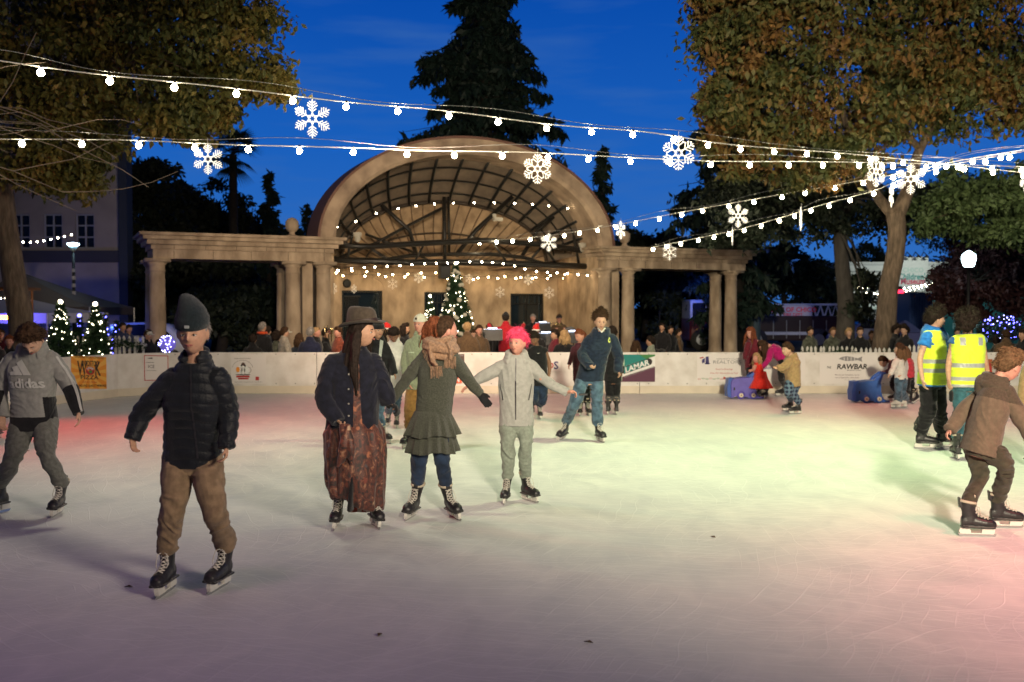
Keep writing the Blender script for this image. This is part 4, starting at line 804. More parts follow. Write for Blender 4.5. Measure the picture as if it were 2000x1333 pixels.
# blue grey twin arm pole
th, h = pole('street_lamp', 1475, 44, 470, 'tall twin-armed lamp post rising over the ladder truck')
mb = MB(); mb.lathe([(.26, 0), (.26, 2.2), (.14, 2.9), (.09, 3.2), (.06, h)], n=14); mb.tube([(-.45, 0, h - .35), (-.4, 0, h), (0, 0, h - .15), (.4, 0, h), (.45, 0, h - .35)], .03); mb.build('pole', mat('blue_grey_metal', (.10, .15, .20), .5), th, True)
for x in (-.45, .45): mb = MB(); mb.lathe([(.05, 0), (.16, -.08), (.12, -.22), (.02, -.26)], (x, 0, h - .33), 14); mb.build('lamp_head', mat('unlit_lamp', (.2, .25, .28), .4), th, True)
for px in (1289,):
    th, h = pole('street_lamp', px, 50, 520, 'thin dark post behind the right pergola opening'); mb = MB(); mb.tube([(0, 0, 0), (0, 0, h)], .05); mb.build('pole', M_black, th)
    for k in range(5): mb = MB(); mb.lathe([(.055, 0), (.055, .12)], (0, 0, h - .3 - k * .3), 10); mb.build('stripe', mat('pale_tape', (.45, .45, .5), .6), th)
    mb = MB(); mb.lathe([(.05, h), (.2, h + .05), (.05, h + .15)], n=12); mb.build('lamp_head', M_black, th)
# picket fences
M_pk = mat('picket_white', (.62, .60, .57), .6)
def picket(px0, px1, d, ytop, label, tall=None, gar=True):
    a, b = W(px0, ytop, d), W(px1, ytop, d); h = a.z; n = min(98, int((b.x - a.x) / .105)); c = Vector(((a.x + b.x) / 2, d, 0)); th = empty('picket_fence', c, label, 'fence'); me = MB(); me.prism([(-.028, .05), (.028, .05), (.028, h - .05), (0, h), (-.028, h - .05)], (0, 0, 0), (1, 0, 0), (0, 0, 1), -.02); me = me.mesh('picket', M_pk)
    for k in range(n): o = link(bpy.data.objects.new('picket', me), th); o.location = (a.x - c.x + (b.x - a.x) * (k + .5) / n, -.011, 0); o.rotation_euler = (0, R(random.uniform(-1.5, 1.5)), 0)
    for z in (.25, h - .22): mb = MB(); mb.box((0, .035, z), (b.x - a.x, .03, .07)); mb.build('rail', M_pk, th)
    if gar:
        rs = np.random.RandomState(int(px0)); m_ = int((b.x - a.x) * 500); x = rs.uniform(a.x - c.x, b.x - c.x, m_); P = np.stack([x, rs.normal(-.05, .04, m_), h - .2 + .04 * np.sin(x * 5) + rs.normal(0, .045, m_)], 1)
        leafobj('garland', P, .07, leafmat('fir_needles', []), th, 2, .2, .3) if len(P) else None
    return th
picket(140, 285, 22.6, 656, 'white picket fence section behind the lit firs at left')
picket(1562, 1668, 24.4, 676, 'white picket fence length left of the forked tree')
picket(1668, 1752, 22.9, 679, 'white picket fence length in front of the forked trunk')
picket(1752, 1800, 22.6, 674, 'short white fence piece behind the girl in white', gar=False)
# pale car at left with blue light
def car(px, d, label, m, yaw, L_=4.3, name='parked_car'):
    p = W(px, 640, d); th = empty(name, Vector((p.x, d, -.06)), label, 'car', rz=R(yaw)); hw = .85
    prof = [(-2.1, .35), (-2.12, .7), (-1.9, .95), (-1.15, 1.05), (-.55, 1.45), (.5, 1.5), (1.15, 1.4), (1.7, 1.0), (2.1, .9), (2.15, .4)]
    lo = []
    for y, k in ((-hw, .93), (-hw + .1, 1), (hw - .1, 1), (hw, .93)): lo.append([(x * (k if k == 1 else .985), y * (1 if z < 1.1 else .82), .35 + (z - .35) * k) for x, z in prof])
    mb = MB(); mb.loft(lo); mb.build('body', m, th, True)
    for s_ in (-1, 1):
        mb = MB(); gl = [(-.95, 1.06), (-.5, 1.38), (.45, 1.42), (1.05, 1.33), (1.35, 1.06)]; mb.loft([[(x, s_ * (.845 - .16 * (z - 1.05) / .4), z) for x, z in gl], [(x, s_ * (.86 - .16 * (z - 1.05) / .4), z) for x, z in gl]]); mb.build('side_window', M_gl, th)
        for x in (-1.3, 1.35): mb = MB(); mb.lathe([(.05, -.1), (.31, -.1), (.33, 0), (.31, .1), (.05, .1)], (x, s_ * .75, .31), 20, rot=Matrix.Rotation(R(90), 3, 'X')); wh = mb.build('wheel', mat('tyre', (.02, .02, .02), .8), th, True); mb = MB(); mb.lathe([(.02, -.115), (.19, -.11), (.19, .11), (.02, .115)], (x, s_ * .75, .31), 16, rot=Matrix.Rotation(R(90), 3, 'X')); mb.build('rim', mat('rim', (.4, .4, .42), .3, metal=.8), wh)
        mb = MB(); mb.ell((-2.08, s_ * .6, .72), (.05, .16, .08), 8); mb.build('headlight', mat('lamp_glass', (.6, .6, .65), .2), th, True)
    mb = MB(); mb.add([(-1.12, -.7, 1.08), (-1.12, .7, 1.08), (-.58, .62, 1.43), (-.58, -.62, 1.43)], [(0, 1, 2, 3)]); mb.build('windscreen', M_gl, th)
car(262, 33, 'pale parked car lit blue beside the left pergola', mat('pale_car_paint', (.45, .5, .6), .35), 8)
spot('blue_lamp', Vector((-13.2, 30.2, 3.2)), Vector((-12.4, 33, .8)), 260, (.08, .16, 1), 80, 1, .2)
# fire truck with aerial ladder
D = 47; X0, X1 = W(1342, 0, D).x, W(1645, 0, D).x; zz = lambda y: W(0, y, D).z
ft = empty('fire_truck', ((X0 + X1) / 2, D, -.06), 'long fire truck with raised white ladder behind the right pergola', 'fire truck'); cx = (X0 + X1) / 2
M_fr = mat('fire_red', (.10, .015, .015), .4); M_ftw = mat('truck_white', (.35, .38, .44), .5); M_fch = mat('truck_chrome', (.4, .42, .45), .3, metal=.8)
def X(px): return W(px, 0, D).x - cx
mb = MB(); a, b = X(1342), X(1392 + 45)
mb.box(((a + b) / 2, 0, 1.0), (b - a, 2.4, 1.1), bev=.08); mb.build('cab', M_fr, ft)
mb = MB(); mb.box(((a + b) / 2, 0, (zz(622) + zz(584)) / 2), (b - a - .04, 2.3, zz(584) - zz(622)), bev=.05); uc = mb.build('upper_cab', M_ftw, ft)
for p0, p1 in ((1347, 1372), (1378, 1400), (1404, 1428)):
    mb = MB(); mb.box(((X(p0) + X(p1)) / 2, -1.17, (zz(617) + zz(590)) / 2), (X(p1) - X(p0), .04, zz(590) - zz(617)), bev=.01); mb.build('window', M_gl, uc)
mb = MB()
for k in range(10):
    x = a + .05 + k * .23; mb.add([(x, -1.215, .5), (x + .11, -1.215, .5), (x + .36, -1.215, 1.05), (x + .25, -1.215, 1.05)], [(0, 1, 2, 3)])
mb.build('chevron', mat('chevron_amber', (.55, .28, .05), .5), ft)
mb = MB(); mb.box((X(1380), -1.23, .95), (.62, .03, .6), bev=.01); mb.build('grille', mat('dark_grille', (.05, .03, .04), .4), ft)
mb = MB(); flat(mb, textgeo('CHICO', .2), (X(1380), -1.25, .95), (1, 0, 0), (0, 0, 1)); mb.build('lettering', mat('pale_letter', (.4, .4, .42), .6), ft)
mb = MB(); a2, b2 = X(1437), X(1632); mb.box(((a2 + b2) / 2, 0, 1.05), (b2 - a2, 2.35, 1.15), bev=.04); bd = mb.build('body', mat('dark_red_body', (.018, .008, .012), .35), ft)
mb = MB(); mb.box(((a2 + b2) / 2, -1.19, zz(648)), (b2 - a2 - .4, .03, .14)); mb.build('stripe', M_ftw, bd)
for k in range(7): x = a2 + .35 + k * (b2 - a2 - .4) / 7; mb = MB(); mb.box((x, -1.19, 1.0), (.03, .04, .85)); mb.build('locker_edge', M_fch, bd)
mb = MB(); mb.box((X(1500), -.3, zz(632)), (1.2, 1.2, .3), bev=.05); mb.box((X(1590), -.3, zz(632)), (2.6, 1.4, .18), bev=.05); mb.build('turntable', mat('blue_grey_metal', (.10, .15, .20), .5), ft)
mb = MB(); zl0, zl1 = zz(619), zz(594)
for y in (-.7, .35):
    for z in (zl0, zl1): mb.tube([(X(1438), y, z), (X(1638), y, z + .03)], .055, 6)
    n = 13
    for k in range(n):
        x_, x2 = X(1442) + (X(1636) - X(1442)) * k / n, X(1442) + (X(1636) - X(1442)) * (k + 1) / n; mb.tube([(x_, y, zl0), ((x_ + x2) / 2, y, zl1), (x2, y, zl0)], .03, 5)
mb.build('ladder', M_ftw, ft)
mb = MB(); mb.box((X(1545), -.80, (zl0 + zl1) / 2 + .01), (X(1582) - X(1508), .03, .52), bev=.01); sg = mb.build('ladder_sign', mat('sign_grey', (.36, .36, .40), .6), ft)
mb = MB(); flat(mb, textgeo('CITY OF CHICO', .30, bold=.03), (X(1545), -.82, (zl0 + zl1) / 2 - .01), (1, 0, 0), (0, 0, 1)); flat(mb, textgeo('FIRE DEPT', .20, bold=.02), (X(1545), -.82, (zl0 + zl1) / 2 - .21), (1, 0, 0), (0, 0, 1)); mb.build('lettering', mat('sign_red', (.5, .03, .05), .6, emit=(.5, .02, .05), es=.05), sg)
mb = MB(); mb.box((X(1475), -1.0, zz(612)), (.3, .3, .45), bev=.05); mb.build('warning_light', mat('blue_beacon', (.05, .1, .8), .4, emit=(.02, .10, 1), es=.9), ft)
for x in (X(1365), X(1470), X(1590), X(1615)):
    mb = MB(); mb.lathe([(.05, -.15), (.5, -.15), (.53, 0), (.5, .15), (.05, .15)], (x, -1.08, .53), 24, rot=Matrix.Rotation(R(90), 3, 'X')); wh = mb.build('wheel', mat('tyre', (.02, .02, .02), .8), ft, True); mb = MB(); mb.lathe([(.02, -.17), (.26, -.165), (.26, .165), (.02, .17)], (x, -1.08, .53), 16, rot=Matrix.Rotation(R(90), 3, 'X')); mb.build('rim', M_fch, wh)
spot('truck_lamp', Vector((X(1360) + cx - .5, D - 3.5, 3.4)), Vector((X(1365) + cx, D, 2.0)), 420, (.05, .14, 1), 60, 1, .2)
spot('truck_lamp', Vector((X(1510) + cx, D - 5, 4.4)), Vector((X(1530) + cx, D, 1.9)), 300, (.10, .22, 1), 95, 1, .2)
# museum
D = 64; a, b = W(1636, 0, D).x, W(1860, 0, D).x; th = empty('museum_building', ((a + b) / 2, D + 4, -.06), 'white floodlit museum building seen between the tree trunks', 'building'); cx = (a + b) / 2; zz = lambda y: W(0, y, D).z + .06
mb = MB(); mb.box((0, -4.03, zz(519)), (b - a + .2, .3, .25)); mb.box((0, -4.03, zz(545)), (b - a - .1, .1, .08)); mb.build('cornice', mat('museum_trim', (.4, .38, .38), .7), th)
mw = mat('museum_white', (.55, .52, .5), .7, var=.05); mb = MB(); mb.box((0, 0, zz(512) / 2), (b - a, 8, zz(512)))
mb.box((.6, -4.05, zz(525)), (b - a, .4, .35)); mb.build('wall', mw, th)
xa, xb = W(1752, 0, D).x - cx, W(1812, 0, D).x - cx; zt, zb = zz(503), zz(571); mb = MB(); mb.box(((xa + xb) / 2, -4.4, (zt + zb) / 2), (xb - xa, .5, zt - zb), bev=.03); sg = mb.build('sign_panel', mw, th)
mb = MB(); x_ = (xa + xb) / 2
for tx, y, s_ in (('CHICO', 533, .42),): flat(mb, textgeo(tx, s_, xs=1.0, bold=.02), (x_, -4.66, zz(y)), (1, 0, 0), (0, 0, 1))
mb.build('lettering', mat('pale_green_letter', (.35, .45, .4), .6), sg)
mb = MB(); flat(mb, textgeo("Children's", .55, bold=.03, xs=.85), (x_, -4.66, zz(547)), (1, 0, 0), (0, 0, 1)); mb.build('lettering', mat('teal_letter', (.05, .22, .20), .6), sg)
mb = MB(); flat(mb, textgeo('Museum', .55, bold=.03, xs=.85), (x_, -4.66, zz(556)), (1, 0, 0), (0, 0, 1)); mb.build('lettering', mat('red_letter', (.5, .05, .10), .6), sg)
for px in (1768, 1784, 1800):
    x_ = W(px, 0, D).x - cx; mb = MB(); mb.tube([(x_, -4.4, zt + .0), (x_, -4.8, zt + .3), (x_, -5.3, zt + .05)], .03); mb.lathe([(.02, .1), (.18, -.08)], (x_, -5.3, zt), 12); mb.build('sign_lamp', M_black, th)
mb = MB(); mb.box((.6, -4.1, zz(600)), (b - a - 2, .25, .3)); mb.build('ledge', mat('lit_ledge', (.6, .65, .6), .6), th)
spot('sign_flood', Vector((x_ + cx - .5, D - 7.2, zt + .9)), Vector(((xa + xb) / 2 + cx, D - 4.2, (zt + zb) / 2)), 1500, (.85, 1, .86), 120, 1, .2)
spot('wall_flood', Vector((a + 3, D - 10, 6.5)), Vector((a + 3, D - 3, 4)), 520, (.8, .85, 1), 120, 1, .2)
# blue tall cabin, teal wall, van, bin, traffic signal
def boxy(name, px0, px1, y0, d, dep, label, cat, m, extra=None):
    a, b = W(px0, 0, d).x, W(px1, 0, d).x; h = W(0, y0, d).z + .06; th = empty(name, ((a + b) / 2, d + dep / 2, -.06), label, cat); wd = b - a
    return th, wd, h, dep
th, wd, h, dp = boxy('storage_container', 1784, 1829, 575, 44, 2.4, 'tall dark blue storage container left of the teal wall', 'container', None)
mb = MB(); mb.box((0, 0, h / 2), (wd, dp, h), bev=.03)
for k in range(9): mb.box((-wd / 2 + (k + .5) * wd / 9, -dp / 2 - .02, h / 2), (.06, .05, h - .2))
mb.build('body', mat('container_blue', (.015, .05, .20), .5), th); mb = MB(); mb.box((0, 0, h + .03), (wd + .06, dp + .06, .06)); mb.build('roof', mat('container_blue', ()), th)
th, wd, h, dp = boxy('teal_wall', 1829, 2200, 585, 48, .4, 'long teal wall under the plum tree at the right', 'wall', None)
mb = MB(); mb.box((0, 0, h / 2), (wd, dp, h)); mb.box((0, 0, h + .04), (wd + .05, dp + .1, .08)); mb.build('wall', mat('teal_paint', (.04, .15, .16), .7, var=.15, vscale=1), th)
mb = MB(); flat(mb, textgeo('PARKING & 4A', .42, bold=.02), (-2.2, -.21, zz(634)), (1, 0, 0), (0, 0, 1)); mb.build('lettering', mat('pale_letter', (.4, .4, .42), .6), th)
spot('teal_flood', Vector((21.5, 43, 4.5)), Vector((23.5, 48, 1.5)), 500, (.45, 1, .95), 120, 1, .3)
th, wd, h, dp = boxy('booth_tent', 1775, 1812, 627, 33, 1.6, 'small dusky blue booth tent behind the vest wearers', 'tent', None)
mb = MB(); mb.loft([[(-wd / 2, -.8, h * .75), (wd / 2, -.8, h * .75), (wd / 2, .8, h * .75), (-wd / 2, .8, h * .75)], [(-.05, -.05, h), (.05, -.05, h), (.05, .05, h), (-.05, .05, h)]]); mb.build('roof', mat('booth_blue', (.05, .06, .20), .7), th)
mb = MB(); mb.box((0, 0, h * .37), (wd * .96, 1.5, h * .74)); mb.build('side_panel', mat('booth_blue', ()), th)
th = empty('traffic_signal', W(1753, 600, 46) * 1, 'traffic signal showing red beside the forked trunk', 'traffic light'); th.location.z = 0; z_ = W(0, 573, 46).z; z2 = W(0, 603, 46).z
mb = MB(); mb.box((0, 0, (z_ + z2) / 2 + .05), (.34, .3, z_ - z2 + .55), bev=.05); 
for z in (z_, (z_ + z2) / 2, z2): mb.tube([(0, -.15, z + .17), (0, -.35, z + .15)], .02); mb.lathe([(.17, -.12), (.17, .02)], (0, -.2, z), 14, rot=Matrix.Rotation(R(90), 3, 'X'))
mb.build('housing', M_black, th); mb = MB(); mb.tube([(0, .1, 0), (0, .1, z_ + .4)], .07); mb.build('pole', M_black, th)
for z, m_ in ((z_, mat('signal_red', (1, .05, .08), .5, emit=(1, .02, .06), es=5)), ((z_ + z2) / 2, mat('signal_off', (.03, .02, .01), .4)), (z2, mat('signal_off', ()))): mb = MB(); mb.ell((0, -.33, z), (.16, .04, .16), 8); mb.build('lens', m_, th, True)
car(1700, 46, 'dark blue van parked before the museum', mat('van_blue', (.05, .07, .22), .4), 0)
# blue light spilling on things at left is real lamps above; low wall far right
# ================================================================ PEOPLE
def skinmat(name, c): return mat(name, c, .55, var=.10, vscale=40, bump=.05, bscale=200, spec=.3)
SK = {'fair': skinmat('skin_fair', (.50, .30, .21)), 'tan': skinmat('skin_tan', (.44, .25, .165)), 'brown': skinmat('skin_brown', (.20, .10, .06)), 'rosy': skinmat('skin_rosy', (.50, .24, .18))}
def cloth(name, c, var=.12, vs=22, bump=.25, bs=220, rough=.9, **k): return mat(name, c, rough, var=var, vscale=vs, bump=bump, bscale=bs, spec=.2, sheen=.15, **k)
M_eye = mat('eye_white', (.62, .6, .56), .25); M_iris = mat('iris', (.03, .018, .01), .2); M_lip = mat('lips', (.30, .10, .08), .5)
M_boot = mat('skate_leather', (.018, .017, .019), .38, var=.3, vscale=20, bump=.15, bscale=80); M_lace = mat('laces', (.55, .52, .46), .8); M_hold = mat('skate_holder', (.62, .60, .55), .35); M_steel = mat('blade_steel', (.5, .5, .5), .25, metal=.9); M_lin = mat('skate_lining', (.42, .36, .28), .9, bump=.3)
M_bootw = mat('white_skate_leather', (.6, .57, .52), .4)
DG = None
def remesh(mb, vox, smooth=2, fac=.5, name='m'):
    me = mb.mesh('tmp', M_black); o = bpy.data.objects.new('tmp', me); SC.collection.objects.link(o)
    r = o.modifiers.new('r', 'REMESH'); r.mode = 'VOXEL'; r.voxel_size = vox; r.use_smooth_shade = True
    if smooth: s = o.modifiers.new('s', 'SMOOTH'); s.iterations = smooth; s.factor = fac
    dg = bpy.context.evaluated_depsgraph_get(); dg.update(); m2 = bpy.data.meshes.new_from_object(o.evaluated_get(dg)); bpy.data.objects.remove(o); bpy.data.meshes.remove(me); m2.materials.clear(); m2.name = name; return m2
def getco(me): a = np.empty(len(me.vertices) * 3, np.float32); me.vertices.foreach_get('co', a); return a.reshape(-1, 3).astype(float)
def getno(me): a = np.empty(len(me.vertices) * 3, np.float32); me.vertices.foreach_get('normal', a); return a.reshape(-1, 3).astype(float)
def setco(me, c): me.vertices.foreach_set('co', np.asarray(c, np.float32).ravel()); me.update()
def wrinkle(me, amp, seed, joints=(), sx=9, sz=22, base=.35):
    c = getco(me); n = getno(me); w_ = np.full(len(c), base)
    for j, rr in joints: w_ += np.exp(-((c - np.array(j)) ** 2).sum(1) / rr ** 2)
    wr = vnoise(c * [sx * .5, sx * .5, 2.5], seed + 5) * 1.2
    f = vnoise(np.stack([c[:, 0] * sx + wr, c[:, 1] * sx, c[:, 2] * sz + wr * 3], 1), seed); f = 1 - 2 * np.abs(f); g = vnoise(c * [5, 5, 6], seed + 1)
    setco(me, c + n * ((f * amp * .8 + g * amp * .7) * np.clip(w_, 0, 1.3))[:, None])
def fin(me, mats, name, parent, paintf=None):
    for m in (mats if isinstance(mats, (list, tuple)) else [mats]): me.materials.append(m)
    if paintf is not None:
        n = len(me.polygons); c = np.empty(n * 3, np.float32); me.polygons.foreach_get('center', c); me.polygons.foreach_set('material_index', paintf(c.reshape(-1, 3).astype(float)).astype(np.int32))
    me.shade_smooth(); me.name = name; o = bpy.data.objects.new(name, me); return link(o, parent)
# ---- head surface in head axes (face looks to -y, eyes at z=0, half height .115)
def headpt(d, feat=True):
    x, y, z = d[:, 0], d[:, 1], d[:, 2]; f = np.clip(-y, 0, 1); bk = np.clip(y, 0, 1)
    X = .076 * x * (1 - .30 * np.clip(-z, 0, 1) ** 1.6) * (1 + .03 * np.clip(z, 0, 1)); Y = .097 * y; Z = .116 * z
    Y = np.where(y > 0, Y * (1 - .42 * np.clip(-z, 0, 1) ** 1.2), Y * (.92 + .05 * np.clip(-z, 0, 1)))
    if feat:
        g = lambda a, s: np.exp(-(a / s) ** 2)
        nose = g(x, .15) * np.where(z > -.22, g(z + .22, .30), g(z + .22, .085)) * (f > .3); Y = Y - .024 * nose
        Y = Y + .0095 * (g(np.abs(x) - .37, .17) * g(z + .02, .11)) * f; Y = Y - .005 * g(z - .17, .09) * g(x, .5) * f
        Y = Y - .006 * g(x, .28) * g(z + .47, .07) * f + .003 * g(x, .3) * g(z + .58, .04) * f; Y = Y - .009 * g(x, .3) * g(z + .80, .16) * f
        Y = Y - .003 * g(np.abs(x) - .5, .2) * g(z + .22, .18) * f
    return np.stack([X, Y, Z], 1)
def sph(nu, nv):
    D_ = []; 
    for i in range(nv + 1):
        t = math.pi * i / nv
        for j in range(nu): p = 2 * math.pi * j / nu; s_ = max(math.sin(t), 1e-3); D_.append((s_ * math.cos(p), s_ * math.sin(p), -math.cos(t)))
    return np.array(D_)
def sphf(nu, nv):
    f = [tuple(reversed(range(nu)))] + [(i * nu + j, i * nu + (j + 1) % nu, (i + 1) * nu + (j + 1) % nu, (i + 1) * nu + j) for i in range(nv) for j in range(nu)] + [tuple(range(nv * nu, (nv + 1) * nu))]; return f
def hand(mb, w0, d, pn, sc=1, curl=.5, thumb=1, inf=0):
    d = d.normalized(); pn = (pn - d * pn.dot(d)).normalized(); s = d.cross(pn).normalized() * thumb; L_ = .088 * sc
    rg = []
    for t, a, b in ((-.25, .025, .020), (0, .027, .019), (.35, .035, .018), (.8, .040, .016), (1.0, .038, .013)):
        rg.append([w0 + d * L_ * t + s * math.cos(q) * (a + inf) * sc + pn * math.sin(q) * (b + inf) * sc for q in [2 * math.pi * k / 14 for k in range(14)]])
    mb.loft(rg)
    for i, (off, ln) in enumerate(((.029, .070), (.010, .079), (-.010, .074), (-.028, .058))):
        p = w0 + d * L_ * .93 + s * off * sc; dd = (d + s * off * 2.2).normalized(); pts = [p]; a = curl * (.7 + .12 * i)
        for k, q in enumerate((.45, .31, .24)):
            v = dd * math.cos(a) + pn * math.sin(a); p = p + v * ln * q * sc; pts.append(p); a += curl * .75
        mb.tube(pts, [(.0092 + inf) * sc, (.0088 + inf) * sc, (.008 + inf) * sc, (.0062 + inf) * sc], 8); mb.ell(pts[-1], (.0066 + inf) * sc, 5)
    p = w0 + d * L_ * .22 + s * .024 * sc; v = (d * .72 + s * .60 + pn * .30).normalized(); p1 = p + v * .040 * sc; v2 = (d * .9 + s * .22 + pn * (.25 + curl * .3)).normalized(); p2 = p1 + v2 * .034 * sc
    mb.tube([p, p1, p2], [(.014 + inf) * sc, (.011 + inf) * sc, (.008 + inf) * sc], 8); mb.ell(p2, (.0083 + inf) * sc, 5)
# ---- ice skate, toe to -y, origin under the blade middle
def make_skate():
    mb = MB(); ell = lambda cx, cy, z, a, b: [(cx + a * math.cos(2 * math.pi * k / 20), cy + b * math.sin(2 * math.pi * k / 20), z) for k in range(20)]
    foot = []
    for y, wd, z0, z1 in ((-.182, .012, .088, .112), (-.172, .033, .078, .132), (-.14, .046, .075, .150), (-.09, .051, .075, .158), (-.03, .046, .075, .172), (.03, .038, .075, .19), (.08, .036, .075, .19), (.108, .028, .078, .17)):
        foot.append([(wd * math.cos(a), y, (z0 + z1) / 2 + (z1 - z0) / 2 * math.sin(a)) for a in [2 * math.pi * k / 18 for k in range(18)]])
    mb.loft(foot)
    mb.loft([ell(0, .03, .12, .040, .075), ell(0, .036, .17, .040, .066), ell(0, .045, .21, .043, .058), ell(0, .052, .26, .050, .062), ell(0, .054, .295, .054, .066)])
    mb.box((0, .012, .305), (.062, .018, .10), Matrix.Rotation(R(8), 3, 'X')); mb.box((0, -.03, .080), (.088, .27, .016)); mb.box((0, .122, .29), (.05, .016, .09), Matrix.Rotation(R(-6), 3, 'X'))
    boot = remesh(mb, .0055, 2); boot.name = 'skate'
    mb = MB(); mb.tube([(.052 * math.cos(a), .054 + .064 * math.sin(a), .296 + .012 * math.sin(a)) for a in np.linspace(-1.2, math.pi + 1.2, 18)], .0125, 8); mb.box((0, .003, .345), (.066, .014, .03), bev=.006); lin = mb.mesh('lining', M_lin, True)
    mb = MB(); ys = [(-.115, .158), (-.088, .166), (-.06, .176), (-.035, .19), (-.018, .21), (-.010, .235), (-.012, .262)]
    for k, (y, z) in enumerate(ys):
        if k: 
            for s_ in (1, -1): mb.tube([(s_ * .026, ys[k - 1][0] + .012, ys[k - 1][1] - .008), (0, (y + ys[k - 1][0]) / 2 - .008, (z + ys[k - 1][1]) / 2 + .006), (-s_ * .026, y + .012, z - .006)], .0038, 5)
    for s_ in (1, -1): mb.tube([(0, -.016, .262), (s_ * .03, -.035, .25), (s_ * .04, -.045, .19), (s_ * .03, -.06, .17)], .003, 5)
    lace = mb.mesh('laces', M_lace)
    mb = MB()
    def side(pr, wd): mb.loft([[(wd * sx, y, z) for y, z in pr] for sx in (-1, 1)])
    side([(-.165, .072), (-.165, .045), (-.155, .022), (-.05, .022), (-.06, .045), (-.06, .072)], .013); side([(.04, .072), (.03, .045), (.03, .022), (.118, .022), (.128, .045), (.118, .072)], .013); mb.box((0, -.01, .026), (.014, .10, .010)); hold = mb.mesh('holder', M_hold)
    mb = MB(); side([(-.178, .026), (-.183, .018), (-.17, .004), (-.12, 0), (.09, 0), (.125, .006), (.135, .018), (.13, .026)], .0022); bl_ = mb.mesh('blade', M_steel)
    mb = MB(); mb.tube([(.048 * sx, -.03 + y, .088) for y, sx in ((-.145, .3), (-.11, .95), (-.05, 1.1), (.02, .98), (.09, .82))], .005, 5); mb.tube([(-.048 * sx, -.03 + y, .088) for y, sx in ((-.145, .3), (-.11, .95), (-.05, 1.1), (.02, .98), (.09, .82))], .005, 5); trim = mb.mesh('welt', mat('boot_welt', (.08, .075, .07), .4))
    return boot, lin, lace, hold, bl_, trim
SKM = make_skate(); SKM[0].materials.append(M_boot); SKM[0].shade_smooth(); SKW = SKM[0].copy(); SKW.materials.clear(); SKW.materials.append(M_bootw)
def frame(yaw, pitch=0, roll=0): return Matrix.Rotation(R(yaw), 3, 'Z') @ Matrix.Rotation(R(pitch), 3, 'X') @ Matrix.Rotation(R(roll), 3, 'Y')
def put(o, loc, rot=None, s=1): o.matrix_local = Matrix.Translation(loc) @ (rot.to_4x4() if rot else Matrix()) @ Matrix.Diagonal((s, s, s, 1)); return o
def ringv(c, ax, up, a, b, n=26, e=2.4):
    ax = ax.normalized(); fw = up.cross(ax).normalized(); o = []
    for k in range(n):
        t = 2 * math.pi * k / n; ct, st = math.cos(t), math.sin(t); o.append(c + ax * a * abs(ct) ** (2 / e) * (1 if ct >= 0 else -1) + fw * b * abs(st) ** (2 / e) * (1 if st >= 0 else -1))
    return o
def hairline(d, front=.50, back=-.62, side=.05):
    x, y, z = d[:, 0], d[:, 1], d[:, 2]; f = (1 - y) / 2; sd = np.abs(x)
    return z - (front * np.clip((f - .55) / .25, 0, 1) + back * np.clip((.42 - f) / .3, 0, 1) + side * np.clip(1 - np.abs(f - .5) / .12, 0, 1) * sd)
def blades(mb, P, Dr, ln, wd, rs):
    for p, d in zip(P, Dr):
        p = Vector(p); d = Vector(d).normalized(); s_ = d.cross(Vector(rs.normal(size=3))).normalized(); l = ln * rs.uniform(.5, 1.3); q = p + d * l * .5; e = p + (d + Vector((0, 0, -.35))).normalized() * l; mb.add([p - s_ * wd, p + s_ * wd, q + s_ * wd * .7, q - s_ * wd * .7, e], [(0, 1, 2, 3), (3, 2, 4)])
def hair(parent, Hm, Hc, k, style, m, seed, vol=1.0, front=.5, back=-.62):
    rs = np.random.RandomState(seed); nu, nv = 64, 44; d = sph(nu, nv); base = headpt(d, False); h = hairline(d, front, back); th = {'short': .016, 'curly': .040, 'long': .018, 'pony': .010, 'bun': .01, 'mop': .034}[style] * vol
    t = np.where(h < 0, np.clip(h * 5, -1.2, 0), np.clip(h * 2.6, 0, 1) ** .75 + .12 * (h > 0.02)); fr = {'short': 20, 'curly': 30, 'mop': 14}.get(style, 16); ns = vnoise(base * fr * 1.6 + seed, seed) * .5 + vnoise(base * fr * 4, seed + 3) * .3
    t = t * th * (1 + ns * (1.0 if style in ('curly', 'mop') else .9)) + np.where(t < 0, t * .012, 0); t *= 1 + .5 * np.clip(d[:, 2], 0, 1) * (style != 'pony')
    P = base + d * t[:, None]; mb = MB(); mb.add(P.tolist(), sphf(nu, nv))
    ok = np.where(h > .12)[0]; n = {'short': 1500, 'curly': 1800, 'mop': 1500, 'long': 500, 'pony': 500, 'bun': 300}[style]; ii = rs.choice(ok, n); dd = d[ii].copy()
    tang = np.cross(dd, rs.normal(size=dd.shape)) if style in ('curly',) else np.stack([dd[:, 0] * .6, dd[:, 1] * .8, -.9 + 0 * dd[:, 0]], 1)
    Dr = dd * (.75 if style == 'curly' else .34) + tang * .7 + rs.normal(size=dd.shape) * .25; blades(mb, P[ii] - dd * .004, Dr, {'short': .026, 'curly': .046, 'mop': .045}.get(style, .025), .0026, rs)
    o = mb.build('hair', m, parent, True); put(o, Hc, Hm, k)
    def locks(roots, ends, r, n, sp, sag=.3):
        mb = MB()
        for q in range(n):
            a = roots(); b = ends(a); mid = [a.lerp(b, t) + Vector(rs.normal(size=3)) * sp * .4 + Vector((0, 0, sag * (t - t * t) * .3)) for t in (.33, .66)]; P = catmull([a] + mid + [b], 4); rr = r * rs.uniform(.6, 1.2); mb.tube(P, [rr * (.6 + .9 * math.sin(math.pi * min(i / len(P) + .25, 1))) for i in range(len(P))], 6, flat=.6)
        return mb
    return o, locks
